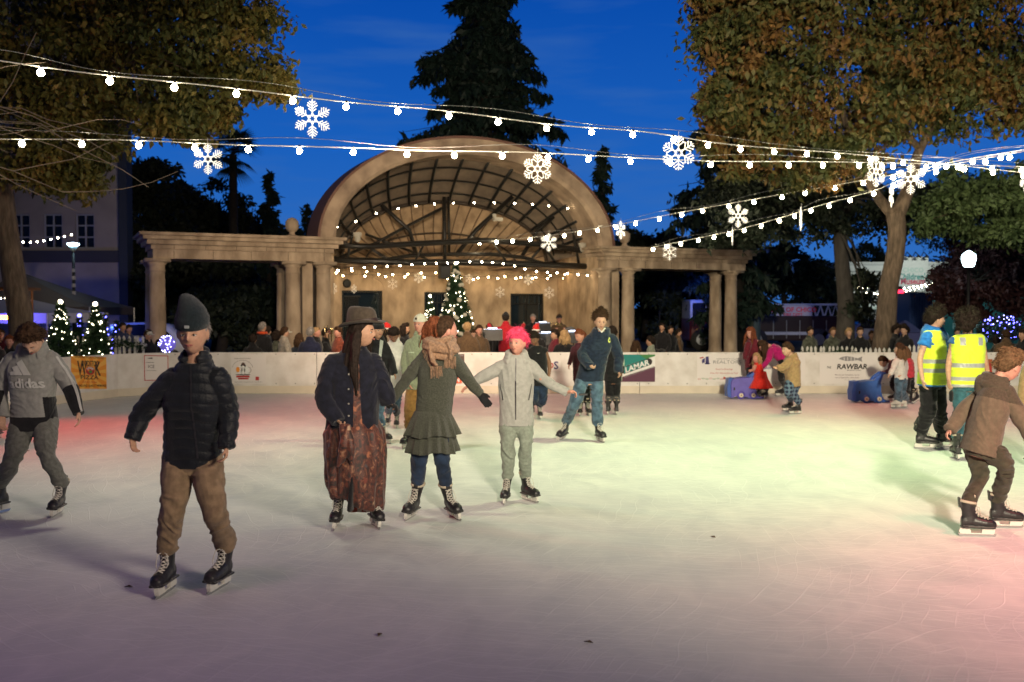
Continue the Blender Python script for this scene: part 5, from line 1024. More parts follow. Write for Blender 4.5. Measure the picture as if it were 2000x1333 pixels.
def eyes(parent, Hm, Hc, k, brow, open_=1, skin=None, lipm=None, smile=0):
    for s_ in (-1, 1):
        mb = MB(); mb.ell((s_ * .0285, -.0775, -.002), (.0125, .008, .0058 * open_), 8, 0); mb.ell((s_ * .0285, -.0838, -.002), (.0052, .0028, .0052 * open_), 8, 1)
        mb.tube([(s_ * .0165, -.0850, -.003), (s_ * .0285, -.0875, .0055 * open_), (s_ * .041, -.0800, -.001)], .0016, 5, 1); o = mb.build('eye', [M_eye, M_iris], parent, True); put(o, Hc, Hm, k)
        mb = MB(); mb.tube([(s_ * .013, -.0915, .018), (s_ * .028, -.0905, .0235), (s_ * .044, -.0790, .0175)], [.0022, .003, .0014], 6); o = mb.build('eyebrow', brow, parent, True); put(o, Hc, Hm, k)
    mb = MB(); mb.tube([(-.023, -.0835, -.0535 + smile), (-.010, -.0955, -.0515), (0, -.0975, -.0530), (.010, -.0955, -.0515), (.023, -.0835, -.0535 + smile)], [.001, .0036, .0040, .0036, .001], 6)
    mb.tube([(-.020, -.084, -.0560 + smile), (0, -.0965, -.0600), (.020, -.084, -.0560 + smile)], [.001, .0046, .001], 6); o = mb.build('lips', lipm or M_lip, parent, True); put(o, Hc, Hm, k)
def person(label, d, head, sh, el, wr, tip, hip, kn, ft, skin='fair', hs=1.0, s=1.0, yaw=0, hy=None, hp=0, hr=0, vox=.006, top=None, bot=None, hairs=None, skate='hockey', extra=None, face=True, curl=(.5, .5), pn=None, seed=1, group=None, belly=0, waist=None, gloves=None, neckf=0, foottype='skate', sink=0, handin=False, fl=(0, 0)):
    """all joints are (px, py, depth offset); a = picture left, b = picture right"""
    P = lambda j: W(j[0], j[1], d + (j[2] if len(j) > 2 else 0))
    if hy is None: hy = yaw
    feet = []
    for i, f in enumerate(ft):   # (px, py, yaw, pitch, roll, lift)
        g = G(f[0], f[1], f[5] if len(f) > 5 else 0); feet.append((g, frame(f[2], f[3] if len(f) > 3 else 0, f[4] if len(f) > 4 else 0)))
    B = (feet[0][0] + feet[1][0]) / 2; B.z = 0
    H, S, E, Wr, T_, Hp, K = P(head) - B, [P(j) - B for j in sh], [P(j) - B for j in el], [P(j) - B for j in wr], [P(j) - B for j in tip], [P(j) - B for j in hip], [P(j) - B for j in kn]
    A = [g - B + M @ Vector((0, .05 * s, .27 * s)) for g, M in feet] if foottype == 'skate' else [g - B + M @ Vector((0, .03, .09)) for g, M in feet]
    Hm = frame(hy, hp, hr); k = hs; nb = (S[0] + S[1]) / 2 + Vector((0, 0, .085 * s)); nb += (H - nb) * .15; hipc = (Hp[0] + Hp[1]) / 2
    sax = (S[1] - S[0]).normalized(); hax = (Hp[1] - Hp[0]).normalized(); fr_ = frame(yaw); fwd = fr_ @ Vector((0, -1, 0)); side = fr_ @ Vector((1, 0, 0))
    if abs(sax.dot(side)) < .55: sax = side if sax.dot(side) >= 0 else -side
    sax = (sax + side * math.copysign(.6, sax.dot(side))).normalized(); hax = (hax + side * math.copysign(1.2, hax.dot(side) or 1)).normalized()
    if sax.dot(hax) < 0: hax = -hax
    upv = (nb - hipc).normalized(); wst = hipc.lerp(nb, .42) + (Vector(waist) if waist else Vector((0, 0, 0)))
    SW = max(.5 * (S[1] - S[0]).length, .10 * s) if abs((S[1] - S[0]).normalized().dot(side)) > .5 else .165 * s; SW = min(SW, .21 * s)
    # --- body (skin)
    mb = MB(); dd = sph(44, 34); hp_ = headpt(dd) * k; mb.add([(Hm @ Vector(p)) + H for p in hp_], sphf(44, 34))
    for s_ in (-1, 1): mb.ell(H + Hm @ Vector((s_ * .0765, .012, -.008)) * k, (.009 * k, .020 * k, .032 * k), 8, rot=Hm @ Matrix.Rotation(R(s_ * 18), 3, 'Z'))
    mb.tube([H + Hm @ Vector((0, .022, -.045)) * k, H.lerp(nb, .55) + Hm @ Vector((0, .02, 0)) * k, nb - upv * .05], [.052 * k, .050 * s, .060 * s], 14)
    def tor(r0, ease, rows):
        rg = []
        for t, a, b, of in rows:
            c = hipc.lerp(wst, t * 2) if t < .5 else wst.lerp(nb, (t - .5) * 2); ax = hax.lerp(sax, min(max(t, 0), 1)).normalized(); rg.append(ringv(c + fwd * of, ax, upv, a * s + ease, b * s + ease * .8))
        r0.loft(rg)
    tor(mb, 0, [(-.22, .12, .085, 0), (0, .145, .10, 0), (.4, .12, .09, 0), (.75, .135, .10, .01), (.93, SW / s * .85, .06, 0), (1.0, .05, .05, 0)])
    for i in (0, 1):
        mb.tube(catmull([S[i] - upv * .01, E[i], Wr[i]], 5), list(np.interp(np.linspace(0, 1, 11), [0, .45, .55, 1], [.047, .038, .037, .025])) if 1 else 0, 12)
        dv = T_[i] - Wr[i]; pv = pn[i] if pn else (Vector((-1 if i else 1, 0, 0)) + fwd * .35); pv = Vector(pv); th_ = (dv.cross(pv)).dot(fwd); hand(mb, Wr[i], dv, pv, min(max(dv.length / .165, .62), 1.12) if not handin else .7, curl[i], 1 if th_ > 0 else -1)
        mb.tube(catmull([Hp[i] - Vector((0, 0, .02)), K[i], A[i]], 5), list(np.interp(np.linspace(0, 1, 11), [0, .5, .6, 1], [.070 * s, .048 * s, .046 * s, .034 * s])), 12)
        mb.tube([A[i], feet[i][0] - B + feet[i][1] @ Vector((0, 0, .12 * s if foottype == 'skate' else .05))], [.032 * s, .03 * s], 10)
    bmat = SK[skin]; me = remesh(mb, vox, 1, .4, 'person'); body = fin(me, bmat, 'person', None); body.location = B; tag(body, label, 'person', group)
    info = dict(B=B, H=H, Hm=Hm, k=k, S=S, E=E, W=Wr, T=T_, Hp=Hp, K=K, A=A, nb=nb, hipc=hipc, wst=wst, fwd=fwd, side=side, body=body, sax=sax, hax=hax, upv=upv, SW=SW, s=s, P=P, feet=feet, tor=tor)
    if face: eyes(body, Hm, H, k, hairs[1] if hairs else M_iris, open_=1 if hp < 25 else .3, smile=.003 if top and top.get('smile') else 0)
    # --- trousers
    if bot:
        e = bot.get('ease', .018); mb = MB(); kn_, an_, thi = bot.get('knee', .062), bot.get('ankle', .055), bot.get('thigh', .090); tor(mb, e, [(-.20, .13, .095, 0), (-.06, .155, .115, 0), (.08, .150, .11, 0), (.2, .14, .10, 0)])
        for i in (0, 1):
            end = A[i] + (K[i] - A[i]).normalized() * bot.get('short', -.01); P_ = catmull([Hp[i] + (hipc - Hp[i]) * .1, K[i] + (K[i] - (Hp[i] + A[i]) / 2) * .06, end], 6); mb.tube(P_, list(np.interp(np.linspace(0, 1, len(P_)), [0, .25, .5, .8, 1], [thi * s + e * .6, thi * .93 * s + e * .5, kn_ * s + e * .5, (kn_ * .45 + an_ * .55) * s + e * .4, an_ * s + e * .4])), 18)
        me = remesh(mb, vox, 3); J_ = [(K[0], .13), (K[1], .13), (A[0] + Vector((0, 0, .06)), .10), (A[1] + Vector((0, 0, .06)), .10), (hipc - Vector((0, 0, .05)), .12)]; wrinkle(me, bot.get('fold', .011), seed, J_, sz=bot.get('sz', 20)); fin(me, bot['m'], 'trousers', body, bot.get('paint'))
    # --- top
    if top:
        e = top.get('ease', .022); mb = MB(); hem = top.get('hem', -.16); fl_ = top.get('flare', 0); w_ = top.get('width', 1)
        tor(mb, e, [(hem, (.162 + fl_) * w_, (.118 + fl_ * .7) * w_, belly * .4), (hem * .5, (.158 + fl_ * .5) * w_, (.115 + fl_ * .3) * w_, belly * .6), (.15, .152 * w_, .112 * w_, belly), (.45, .148 * w_ , .112 * w_, belly), (.66, .158 * w_, .120 * w_, .008), (.78, max(SW / s, .15) * .98, .104, 0), (.86, max(SW / s * .86, .12), .084, 0), (.92, max(SW / s * .60, .10), .074, 0), (.965, .088, .068, 0), (1.0, .066, .058, 0)])
        sl = top.get('sleeve', 1.0); ar = top.get('arm', 1.0)
        if sl:
            for i in (0, 1):
                P_ = catmull([S[i] + (nb - S[i]) * .42 - upv * .085, S[i] - upv * .020 - (S[i] - nb) * .10, E[i], Wr[i] + (Wr[i] - E[i]).normalized() * .01], 7); n = len(P_); m_ = max(3, int(n * sl)); P_ = P_[:m_]; mb.tube(P_, list(np.interp(np.linspace(0, sl, m_), [0, .30, .60, .85, 1], [.045 * s, .062 * s * ar + e * .45, .050 * s * ar + e * .5, .040 * s * ar + e * .5, .034 * s * ar + e * .5])), 18)
                if sl == 1.0 and not top.get('nocuff'): mb.tube([Wr[i] + (E[i] - Wr[i]).normalized() * .05, Wr[i] + (Wr[i] - E[i]).normalized() * .012], .036 * s * ar + e * .35, 14)
        if top.get('collar'):
            mb.tube([nb + sax * .078 * s * math.cos(a) - fwd * .072 * s * math.sin(a) * 1.0 + upv * (.012 + .03 * max(0, math.sin(a))) for a in np.linspace(-1.1, math.pi + 1.1, 22)], .022 * s, 10); mb.tube([nb + sax * .070 * s * math.cos(a) - fwd * .062 * s * math.sin(a) + upv * (.045 + .03 * max(0, math.sin(a))) for a in np.linspace(-.9, math.pi + .9, 22)], .017 * s, 10)
        if top.get('hood'):
            q = top['hood']
            for rr, ux, dz in ((.105, .034, -.01), (.120, .036, -.045), (.10, .03, .02)): mb.tube([nb + sax * rr * s * .95 * math.cos(a) - fwd * rr * s * q * (math.sin(a) * .95 + .05) + upv * (dz + .02 - .03 * (1 - math.sin(a)) * .8) for a in np.linspace(-.9, math.pi + .9, 22)], ux * s, 10)
            mb.ell(nb - fwd * .115 * s * q - upv * .055, (.085 * s, .05 * s, .10 * s), 10, rot=fr_)
        me = remesh(mb, vox, top.get('smooth', 3)); J_ = [(E[0], .10), (E[1], .10), (Wr[0], .09), (Wr[1], .09), (wst, .16), (S[0] - upv * .1, .1), (S[1] - upv * .1, .1)]
        if top.get('quilt'):
            c = getco(me); n_ = getno(me); q = c[:, 2] / .062 + vnoise(c * 5, 3) * .35; f = np.abs(np.sin(q * math.pi)) ** .55; setco(me, c + n_ * ((f - .6) * .007)[:, None])
        wrinkle(me, top.get('fold', .009), seed + 9, J_, sz=top.get('sz', 16), base=top.get('fb', .35)); o = fin(me, top['m'], top.get('name', 'jacket'), body, (lambda c: top['paint'](c, info)) if top.get('paint') else None); info['top'] = o
    # --- skates / shoes
    for i, (g, M) in enumerate(feet):
        if foottype == 'skate':
            wht = skate == 'white'; b_ = link(bpy.data.objects.new('skate', SKW if wht else SKM[0]), body); put(b_, g - B, M, s * 1.0)
            for nm, me_ in zip(('lining', 'laces', 'holder', 'blade', 'welt'), SKM[1:]): link(bpy.data.objects.new(nm, me_), b_)
        elif foottype == 'shoe':
            mb = MB(); mb.loft([[(a * math.cos(t), y, z0 + (z1 - z0) * (.5 + .5 * math.sin(t))) for t in [2 * math.pi * q / 12 for q in range(12)]] for y, a, z0, z1 in ((-.17, .02, 0, .04), (-.14, .045, 0, .07), (-.06, .048, 0, .09), (.03, .042, 0, .12), (.09, .03, 0, .09))]); put(mb.build('shoe', M_boot, body, True), g - B, M, s)
    if gloves:
        for i in (0, 1):
            mb = MB(); dv = T_[i] - Wr[i]; pv = Vector(pn[i] if pn else (Vector((-1 if i else 1, 0, 0)) + fwd * .35)); hand(mb, Wr[i], dv, pv, min(max(dv.length / .165, .62), 1.12), curl[i], 1 if (dv.cross(pv)).dot(fwd) > 0 else -1, .003); mb.tube([Wr[i] - dv.normalized() * .04, Wr[i] + dv.normalized() * .01], .034); fin(remesh(mb, .0055, 1), gloves, 'glove', body)
    if hairs:
        o, lk = hair(body, Hm, H, k, hairs[0], hairs[1], seed, hairs[2] if len(hairs) > 2 else 1, *(hairs[3:5] if len(hairs) > 3 else ())); info['locks'] = lk
    if extra: extra(info)
    return info
# ---- add-ons
def add_locks(info, m, n, rootz, ends, r=.011, sp=.02, name='long_hair', sag=.3, seed=3):
    """long hair in head axes: locks melted into one streaky mass, with loose ends"""
    rs = np.random.RandomState(seed); k = info['k']; Hm, H = info['Hm'], info['H']; mb = MB(); lo = MB()
    for q in range(n):
        a, b = ends(rs); a = H + Hm @ Vector(a) * k; b = b if isinstance(b, Vector) else H + Hm @ Vector(b) * k
        mids = [a.lerp(b, t) + Vector(rs.normal(size=3)) * sp * .35 + (a - H).normalized() * sag * .12 * math.sin(math.pi * t) for t in (.3, .65)]; P = catmull([a] + mids + [b], 4); rr = r * 1.35 * rs.uniform(.7, 1.2); L_ = len(P); mb.tube(P, [rr * (1.0 - .72 * (i / L_) ** 2) for i in range(L_)], 7)
        for _ in range(3): o_ = Vector(rs.normal(size=3)) * r * .9; lo.tube([p + o_ * (.6 + .8 * i / L_) for i, p in enumerate(P)] + [P[-1] + o_ * 2 - Vector((0, 0, .03))], [.0022] * L_ + [.0006], 4)
    me = remesh(mb, .0065, 2); c = getco(me); nn = getno(me); f = vnoise(c * [55, 55, 4.5], seed) + .5 * vnoise(c * [110, 110, 7], seed + 1); setco(me, c + nn * (f * .0042)[:, None])
    o = fin(me, m, name, info['body']); lo.build('loose_strands', m, o); return o
def curtain(info, m, length, n=46, spread=.085, r=.012, front=0.35, seed=4, drop=None):
    up = Vector((0, 0, 1)); Hm, H, k = info['Hm'], info['H'], info['k']
    def e(rs):
        a = rs.uniform(-front - .2, math.pi + front + .2); x, y = math.cos(a), math.sin(a); a0 = (x * .070, y * .088, rs.uniform(-.01, .05)); g = Hm @ Vector((x, y, 0)); g.z = 0; l = length * rs.uniform(.75, 1.05)
        return a0, H + g * (spread * rs.uniform(.8, 1.25)) * k - up * l + (drop or Vector((0, 0, 0))) * rs.uniform(.6, 1)
    return add_locks(info, m, n, 0, e, r, .025, seed=seed)
def cap(info, m, fyaw=0, brim=True, brimm=None, puff=0, name='cap'):
    k = info['k']; d = sph(48, 30); b = headpt(d, False); t = np.where(d[:, 2] > .22, .014 + puff * np.clip(d[:, 2], 0, 1), -.02); P = b + d * t[:, None]; P[:, 2] = np.maximum(P[:, 2], .016); mb = MB(); mb.add(P.tolist(), sphf(48, 30)); mb.ell((0, 0, .135 + puff), (.007, .007, .005), 6)
    o = mb.build(name, m, info['body'], True); put(o, info['H'], info['Hm'], k * 1.02)
    if brim:
        rg = []; 
        for i in range(13):
            a = R(-62 + 124 * i / 12); x, y = math.sin(a), -math.cos(a); r1 = .075 * max(0, math.cos(a * 1.25)) ** .5; p0 = Vector((x * .080, y * .097, .030)); p1 = Vector((x * (.080 + r1 * .35), y * .097 - r1 * .95, .018 - .012 * abs(math.sin(a)) * 1.5)); rg.append([p0, p1, p1 - Vector((0, 0, .004)), p0 - Vector((0, 0, .004))])
        mb = MB(); mb.loft(rg); q = mb.build('brim', brimm or m, o, True); q.rotation_euler = (0, 0, R(fyaw))
    return o
def beanie(info, m, slouch=(0, 0), h=.19, cuff=True, name='beanie'):
    k = info['k']; mb = MB(); rg = []; n = 48
    q_ = h / .19; prof = [(.0, 1.04), (.004, 1.10), (.03, 1.14), (.055, 1.12), (.06, 1.08), (.085 * q_, 1.03), (.11 * q_, .94), (.135 * q_, .82), (.155 * q_, .70), (.172 * q_, .58), (h, .44), (h + .010, .24), (h + .013, .02)]
    for z, r in prof:
        t = max(0, (z - .09) / (h - .09)); rg.append([(slouch[0] * t ** 1.5 + .078 * r * math.cos(a) * (1 + .015 * math.cos(a * 24)), slouch[1] * t ** 1.5 + .004 + .096 * r * math.sin(a) * (1 + .015 * math.cos(a * 24)), .030 + z * 1.0 - (.012 * math.cos(a - 1.57) * -1 if z < .07 else 0)) for a in [2 * math.pi * j / n for j in range(n)]])
    mb.loft(rg); o = mb.build(name, m, info['body'], True); put(o, info['H'], info['Hm'], k); return o
def zipper(info, m, x=0, z0=.05, z1=None, wd=.006, name='zip'): pass
def decal(info, target, vf, center, ux, uy, m, name, off=.004, tgt=None):
    """flat print pressed on to a garment; center/ux/uy in person axes"""
    me = target.data; bvh = BVHTree.FromPolygons([v.co.copy() for v in me.vertices], [tuple(p.vertices) for p in me.polygons]); ux = Vector(ux).normalized(); uy = Vector(uy).normalized(); n = ux.cross(uy).normalized(); c = Vector(center); mb = MB()
    for geo in vf if isinstance(vf, list) else [vf]:
        vs = []
        for x, y in geo[0]:
            p = c + ux * x + uy * y + n * .5; h = bvh.ray_cast(p, -n, 1.0)[0]; vs.append((h + n * off) if h else (c + ux * x + uy * y))
        mb.add(vs, geo[1])
    return mb.build(name, m, target)
def gridrect(x0, y0, x1, y1, nx=6, ny=6, f=lambda x, y: (x, y)):
    v = [f(x0 + (x1 - x0) * i / nx, y0 + (y1 - y0) * j / ny) for j in range(ny + 1) for i in range(nx + 1)]; return v, [(j * (nx + 1) + i, j * (nx + 1) + i + 1, (j + 1) * (nx + 1) + i + 1, (j + 1) * (nx + 1) + i) for j in range(ny) for i in range(nx)]
def gridquad(a, b, c, d_, nx=6, ny=6):
    a, b, c, d_ = [Vector((q[0], q[1])) for q in (a, b, c, d_)]; return [tuple(a.lerp(b, i / nx).lerp(d_.lerp(c, i / nx), j / ny)) for j in range(ny + 1) for i in range(nx + 1)], [(j * (nx + 1) + i, j * (nx + 1) + i + 1, (j + 1) * (nx + 1) + i + 1, (j + 1) * (nx + 1) + i) for j in range(ny) for i in range(nx)]
# ================================================================ THE SKATERS
H_dk = mat('hair_black', (.020, .013, .010), .75, var=.4, vscale=60, spec=.15); H_br = mat('hair_brown', (.045, .024, .013), .75, var=.4, vscale=60, spec=.15); H_lb = mat('hair_light_brown', (.12, .068, .035), .75, var=.35, vscale=60, spec=.15); H_bl = mat('hair_blond', (.34, .22, .11), .75, var=.3, vscale=60, spec=.15); H_gy = mat('hair_grey', (.22, .20, .19), .75, var=.3, vscale=60, spec=.15); H_pk = mat('hair_pink', (.75, .07, .16), .75, var=.3, vscale=60, spec=.15); H_rd = mat('hair_auburn', (.15, .045, .02), .75, var=.4, vscale=50, spec=.15)
C_den = cloth('denim_blue', (.060, .105, .155), .45, 14, rough=.85); C_dend = cloth('denim_dark', (.014, .026, .055), .45, 10); C_dent = cloth('denim_teal', (.035, .11, .14), .35, 12); C_jack = cloth('denim_jacket_navy', (.009, .010, .019), .3, 20)
C_blk = cloth('cloth_black', (.010, .010, .012), .3); C_navy = cloth('puffer_navy', (.007, .009, .013), .25, 12, rough=.5, bs=90); C_hood = cloth('hoodie_navy', (.012, .021, .040), .25); C_tro = cloth('corduroy_taupe', (.21, .145, .088), .25, 18)
C_gry = cloth('fleece_grey', (.30, .30, .28), .08, 30); C_sage = cloth('sweatpants_sage', (.21, .24, .20), .15, 40); C_khk = cloth('fleece_sage', (.20, .23, .15), .12, 40); C_och = cloth('trousers_ochre', (.22, .12, .035), .2); C_ol = cloth('knit_olive', (.060, .064, .048), .3, 90, bump=.8); C_sc = cloth('scarf_tan', (.34, .20, .12), .3, 50, bump=.8)
C_brn = cloth('fleece_brown', (.115, .082, .058), .12, 30); C_brn2 = cloth('fleece_dark_brown', (.060, .045, .032), .2, 60); C_brt = cloth('trousers_dark_olive', (.048, .040, .028), .25, 20); C_vest = cloth('vest_yellow', (.62, .80, .05), .08, 10, rough=.6, emit=(.5, .75, .02), es=.0); C_refl = mat('reflective_grey', (.32, .34, .33), .45); C_blu = cloth('cotton_blue', (.02, .16, .52), .15, 20); C_blu2 = cloth('tee_blue', (.025, .09, .27), .15, 20)
C_wht = cloth('shirt_white', (.58, .57, .54), .08); C_tan = cloth('hoodie_tan', (.30, .20, .10), .15); C_mar = cloth('jacket_maroon', (.12, .014, .025), .2); C_mag = cloth('jacket_magenta', (.38, .012, .13), .15); C_red = cloth('dress_red', (.62, .03, .02), .25, 60); C_rv = cloth('vest_red', (.45, .04, .06), .2); C_ad = cloth('hoodie_grey', (.24, .24, .225), .10, 30); C_adp = cloth('jogger_grey', (.12, .122, .11), .2, 30)
def floral():
    m = bpy.data.materials.new('floral_chiffon'); m.use_nodes = True; t = m.node_tree; b = t.nodes['Principled BSDF']; N = t.nodes.new; L = t.links.new; mp_ = N('ShaderNodeMapping'); mp_.inputs['Scale'].default_value = (1.2, 1.2, .9); L(N('ShaderNodeTexCoord').outputs['Object'], mp_.inputs[0]); g = mp_.outputs[0]
    n = N('ShaderNodeTexNoise'); n.inputs['Scale'].default_value = 9; n.inputs['Detail'].default_value = 4; n.inputs['Distortion'].default_value = 2.5; L(g, n.inputs[0]); r = N('ShaderNodeValToRGB'); L(n.outputs['Fac'], r.inputs[0]); e = r.color_ramp.elements
    e[0].position = .36; e[0].color = (.018, .008, .006, 1); e[1].position = .72; e[1].color = (.26, .15, .09, 1)
    for p, c in ((.44, (.045, .012, .008)), (.51, (.11, .024, .012)), (.56, (.05, .018, .012)), (.63, (.20, .07, .035))): q = e.new(p); q.color = c + (1,)
    vo = N('ShaderNodeTexVoronoi'); vo.inputs['Scale'].default_value = 11; L(g, vo.inputs['Vector']); nd = N('ShaderNodeTexNoise'); nd.inputs['Scale'].default_value = 38; L(g, nd.inputs[0]); dd = N('ShaderNodeMath'); dd.operation = 'MULTIPLY_ADD'; dd.inputs[1].default_value = .45; L(nd.outputs['Fac'], dd.inputs[0]); L(vo.outputs['Distance'], dd.inputs[2])
    r3 = N('ShaderNodeValToRGB'); L(dd.outputs[0], r3.inputs[0]); q = r3.color_ramp.elements; q[0].position = .40; q[0].color = (1, 1, 1, 1); q[1].position = .50; q[1].color = (0, 0, 0, 1)
    rc = N('ShaderNodeValToRGB'); L(vo.outputs['Color'], rc.inputs[0]); rc.color_ramp.interpolation = 'CONSTANT'; q = rc.color_ramp.elements; q[0].color = (.30, .10, .045, 1); q[1].position = .75; q[1].color = (.05, .045, .05, 1); q = rc.color_ramp.elements.new(.4); q.color = (.38, .24, .15, 1); q = rc.color_ramp.elements.new(.58); q.color = (.16, .035, .02, 1)
    mf = N('ShaderNodeMixRGB'); L(r3.outputs[0], mf.inputs[0]); L(r.outputs[0], mf.inputs[1]); L(rc.outputs[0], mf.inputs[2]); L(mf.outputs[0], b.inputs['Base Color']); b.inputs['Roughness'].default_value = .6; b.inputs['Sheen Weight'].default_value = .2; return m
C_flo = floral()
def plaid():
    m = bpy.data.materials.new('plaid_blue'); m.use_nodes = True; t = m.node_tree; b = t.nodes['Principled BSDF']; N = t.nodes.new; L = t.links.new; g = N('ShaderNodeTexCoord').outputs['Object']; ws = []
    for dr in ('X', 'Z'):
        w_ = N('ShaderNodeTexWave'); w_.bands_direction = dr; w_.inputs['Scale'].default_value = 4.5; w_.inputs['Distortion'].default_value = .8; L(g, w_.inputs[0]); ws.append(w_.outputs['Fac'])
    a = N('ShaderNodeMath'); L(ws[0], a.inputs[0]); L(ws[1], a.inputs[1]); r = N('ShaderNodeValToRGB'); L(a.outputs[0], r.inputs[0]); r.color_ramp.elements[0].position = .5; r.color_ramp.elements[0].color = (.01, .015, .04, 1); r.color_ramp.elements[1].position = 1; r.color_ramp.elements[1].color = (.10, .15, .22, 1); q = r.color_ramp.elements.new(.8); q.color = (.02, .04, .10, 1); L(r.outputs[0], b.inputs['Base Color']); b.inputs['Roughness'].default_value = .9; return m
V = Vector
# ---------- 1 man in beanie and puffer jacket
def x_man(I):
    beanie(I, cloth('beanie_teal_black', (.009, .017, .021), .3, 90, bump=.6), slouch=(-.030, .02), h=.165); k = I['k']
    mb = MB(); mb.box((.0, -.110, .045), (.026, .004, .016), bev=.002); put(mb.build('beanie_label', mat('pale_label', (.25, .28, .28), .6), I['body']), I['H'], I['Hm'], k)
    c = I['nb']; decal(I, I['top'], gridrect(-.006, -.62, .006, -.02, 1, 40), c + V((0, 0, 0)), I['side'], (0, 0, 1), mat('zip_black', (.02, .02, .022), .3), 'zip', .003)
person('man in dark beanie and black quilted puffer jacket skating toward the viewer', 6.38, (376, 650, -.30), [(333, 742, -.16), (430, 739, -.16)], [(280, 806, -.10), (446, 806, -.10)], [(259, 856, -.16), (442, 872, -.16)], [(262, 893, -.20), (440, 914, -.2)], [(346, 893, 0), (405, 893, 0)], [(337, 990, -.10), (418, 990, -.10)], [(327, 1158, -3, 0, -4), (430, 1150, -10, 0, 4)],
       skin='tan', hs=1.14, s=1.02, hp=7, hy=3, vox=.0055, top=dict(m=C_navy, hem=-.05, ease=.026, arm=1.08, collar=1, quilt=1, fold=.006, width=1.0), bot=dict(m=C_tro, ease=.014, fold=.016, knee=.066, ankle=.058, thigh=.094, short=-.005, sz=24), hairs=('short', H_gy, .5), extra=x_man, curl=(.55, .7), seed=3)
# ---------- 2 boy in grey two-tone hoodie
def p_ad(c, I):
    out_ = np.zeros(len(c), int)
    for i in (0, 1):
        d0 = np.linalg.norm(c - np.array(I['W'][i]), axis=1); out_[(d0 < (I['W'][i] - I['E'][i]).length * .92) & (np.abs((c - np.array(I['hipc'])) @ np.array(I['side'])) > .225)] = 1
    hz = I['hipc'].z; xx = (c - np.array(I['hipc'])) @ np.array(I['side']); out_[(c[:, 2] < hz + .045) & (np.abs(xx) < .26)] = 1; out_[(c[:, 2] < hz + .22) & (xx > .150) & (xx < .24)] = 1; return out_
def x_ad(I):
    m = mat('print_white', (.42, .42, .40), .7); c = I['wst'] + V((.018, 0, .02)); t = I['top']; ux = I['side']; uy = V((0, 0, 1))
    geo = [textgeo('adidas', .118, cy=.015, bold=.03, xs=1.0)]
    for x0, h in ((-.125, .035), (-.070, .085), (.000, .135)): geo.append(gridquad((x0 - .012, .125), (x0 + .052, .125), (x0 + .052 - h * .60, .125 + h), (x0 + .052 - h * .60 - .050, .125 + h * .78), 6, 6))
    decal(I, t, geo, c, ux, uy, m, 'print', .012)
    for i in (1, 0):
        mb = MB(); P_ = catmull([I['S'][i] + V((0, 0, .0)), I['E'][i], I['W'][i]], 7); bvh = BVHTree.FromPolygons([v.co.copy() for v in t.data.vertices], [tuple(p.vertices) for p in t.data.polygons])
        for k2 in (-1, 0, 1):
            pts = []
            for p in P_:
                dirn = (ux * (1 if i else -1) * .75 + I['fwd'] * (.5 + k2 * .14) + V((0, 0, .25))).normalized(); h = bvh.ray_cast(p + dirn * .3, -dirn, .6)[0]
                if h: pts.append(h + dirn * .003)
            if len(pts) > 2: mb.tube(pts, .0045, 5)
        mb.build('stripes', m, t)
person('boy in grey and black sports hoodie looking down at the far left', 8.75, (63, 665, -.28), [(21, 703, -.06), (103, 700, -.06)], [(0, 762, 0), (134, 752, 0)], [(5, 812, -.08), (153, 806, -.08)], [(3, 848, -.12), (157, 838, -.12)], [(42, 822, .04), (92, 822, .04)], [(22, 903, -.08), (93, 887, -.08)], [(-2, 1003, -18, 0, -8), (112, 1006, 6, 0, 5)],
       skin='fair', hs=1.05, s=1.0, hp=52, vox=.006, top=dict(m=[C_ad, C_blk], hem=-.10, hood=.9, ease=.034, paint=p_ad, fold=.011, name='hoodie', width=1.02), bot=dict(m=C_adp, ease=.022, fold=.015), hairs=('mop', H_br, .75), extra=x_ad, seed=5)
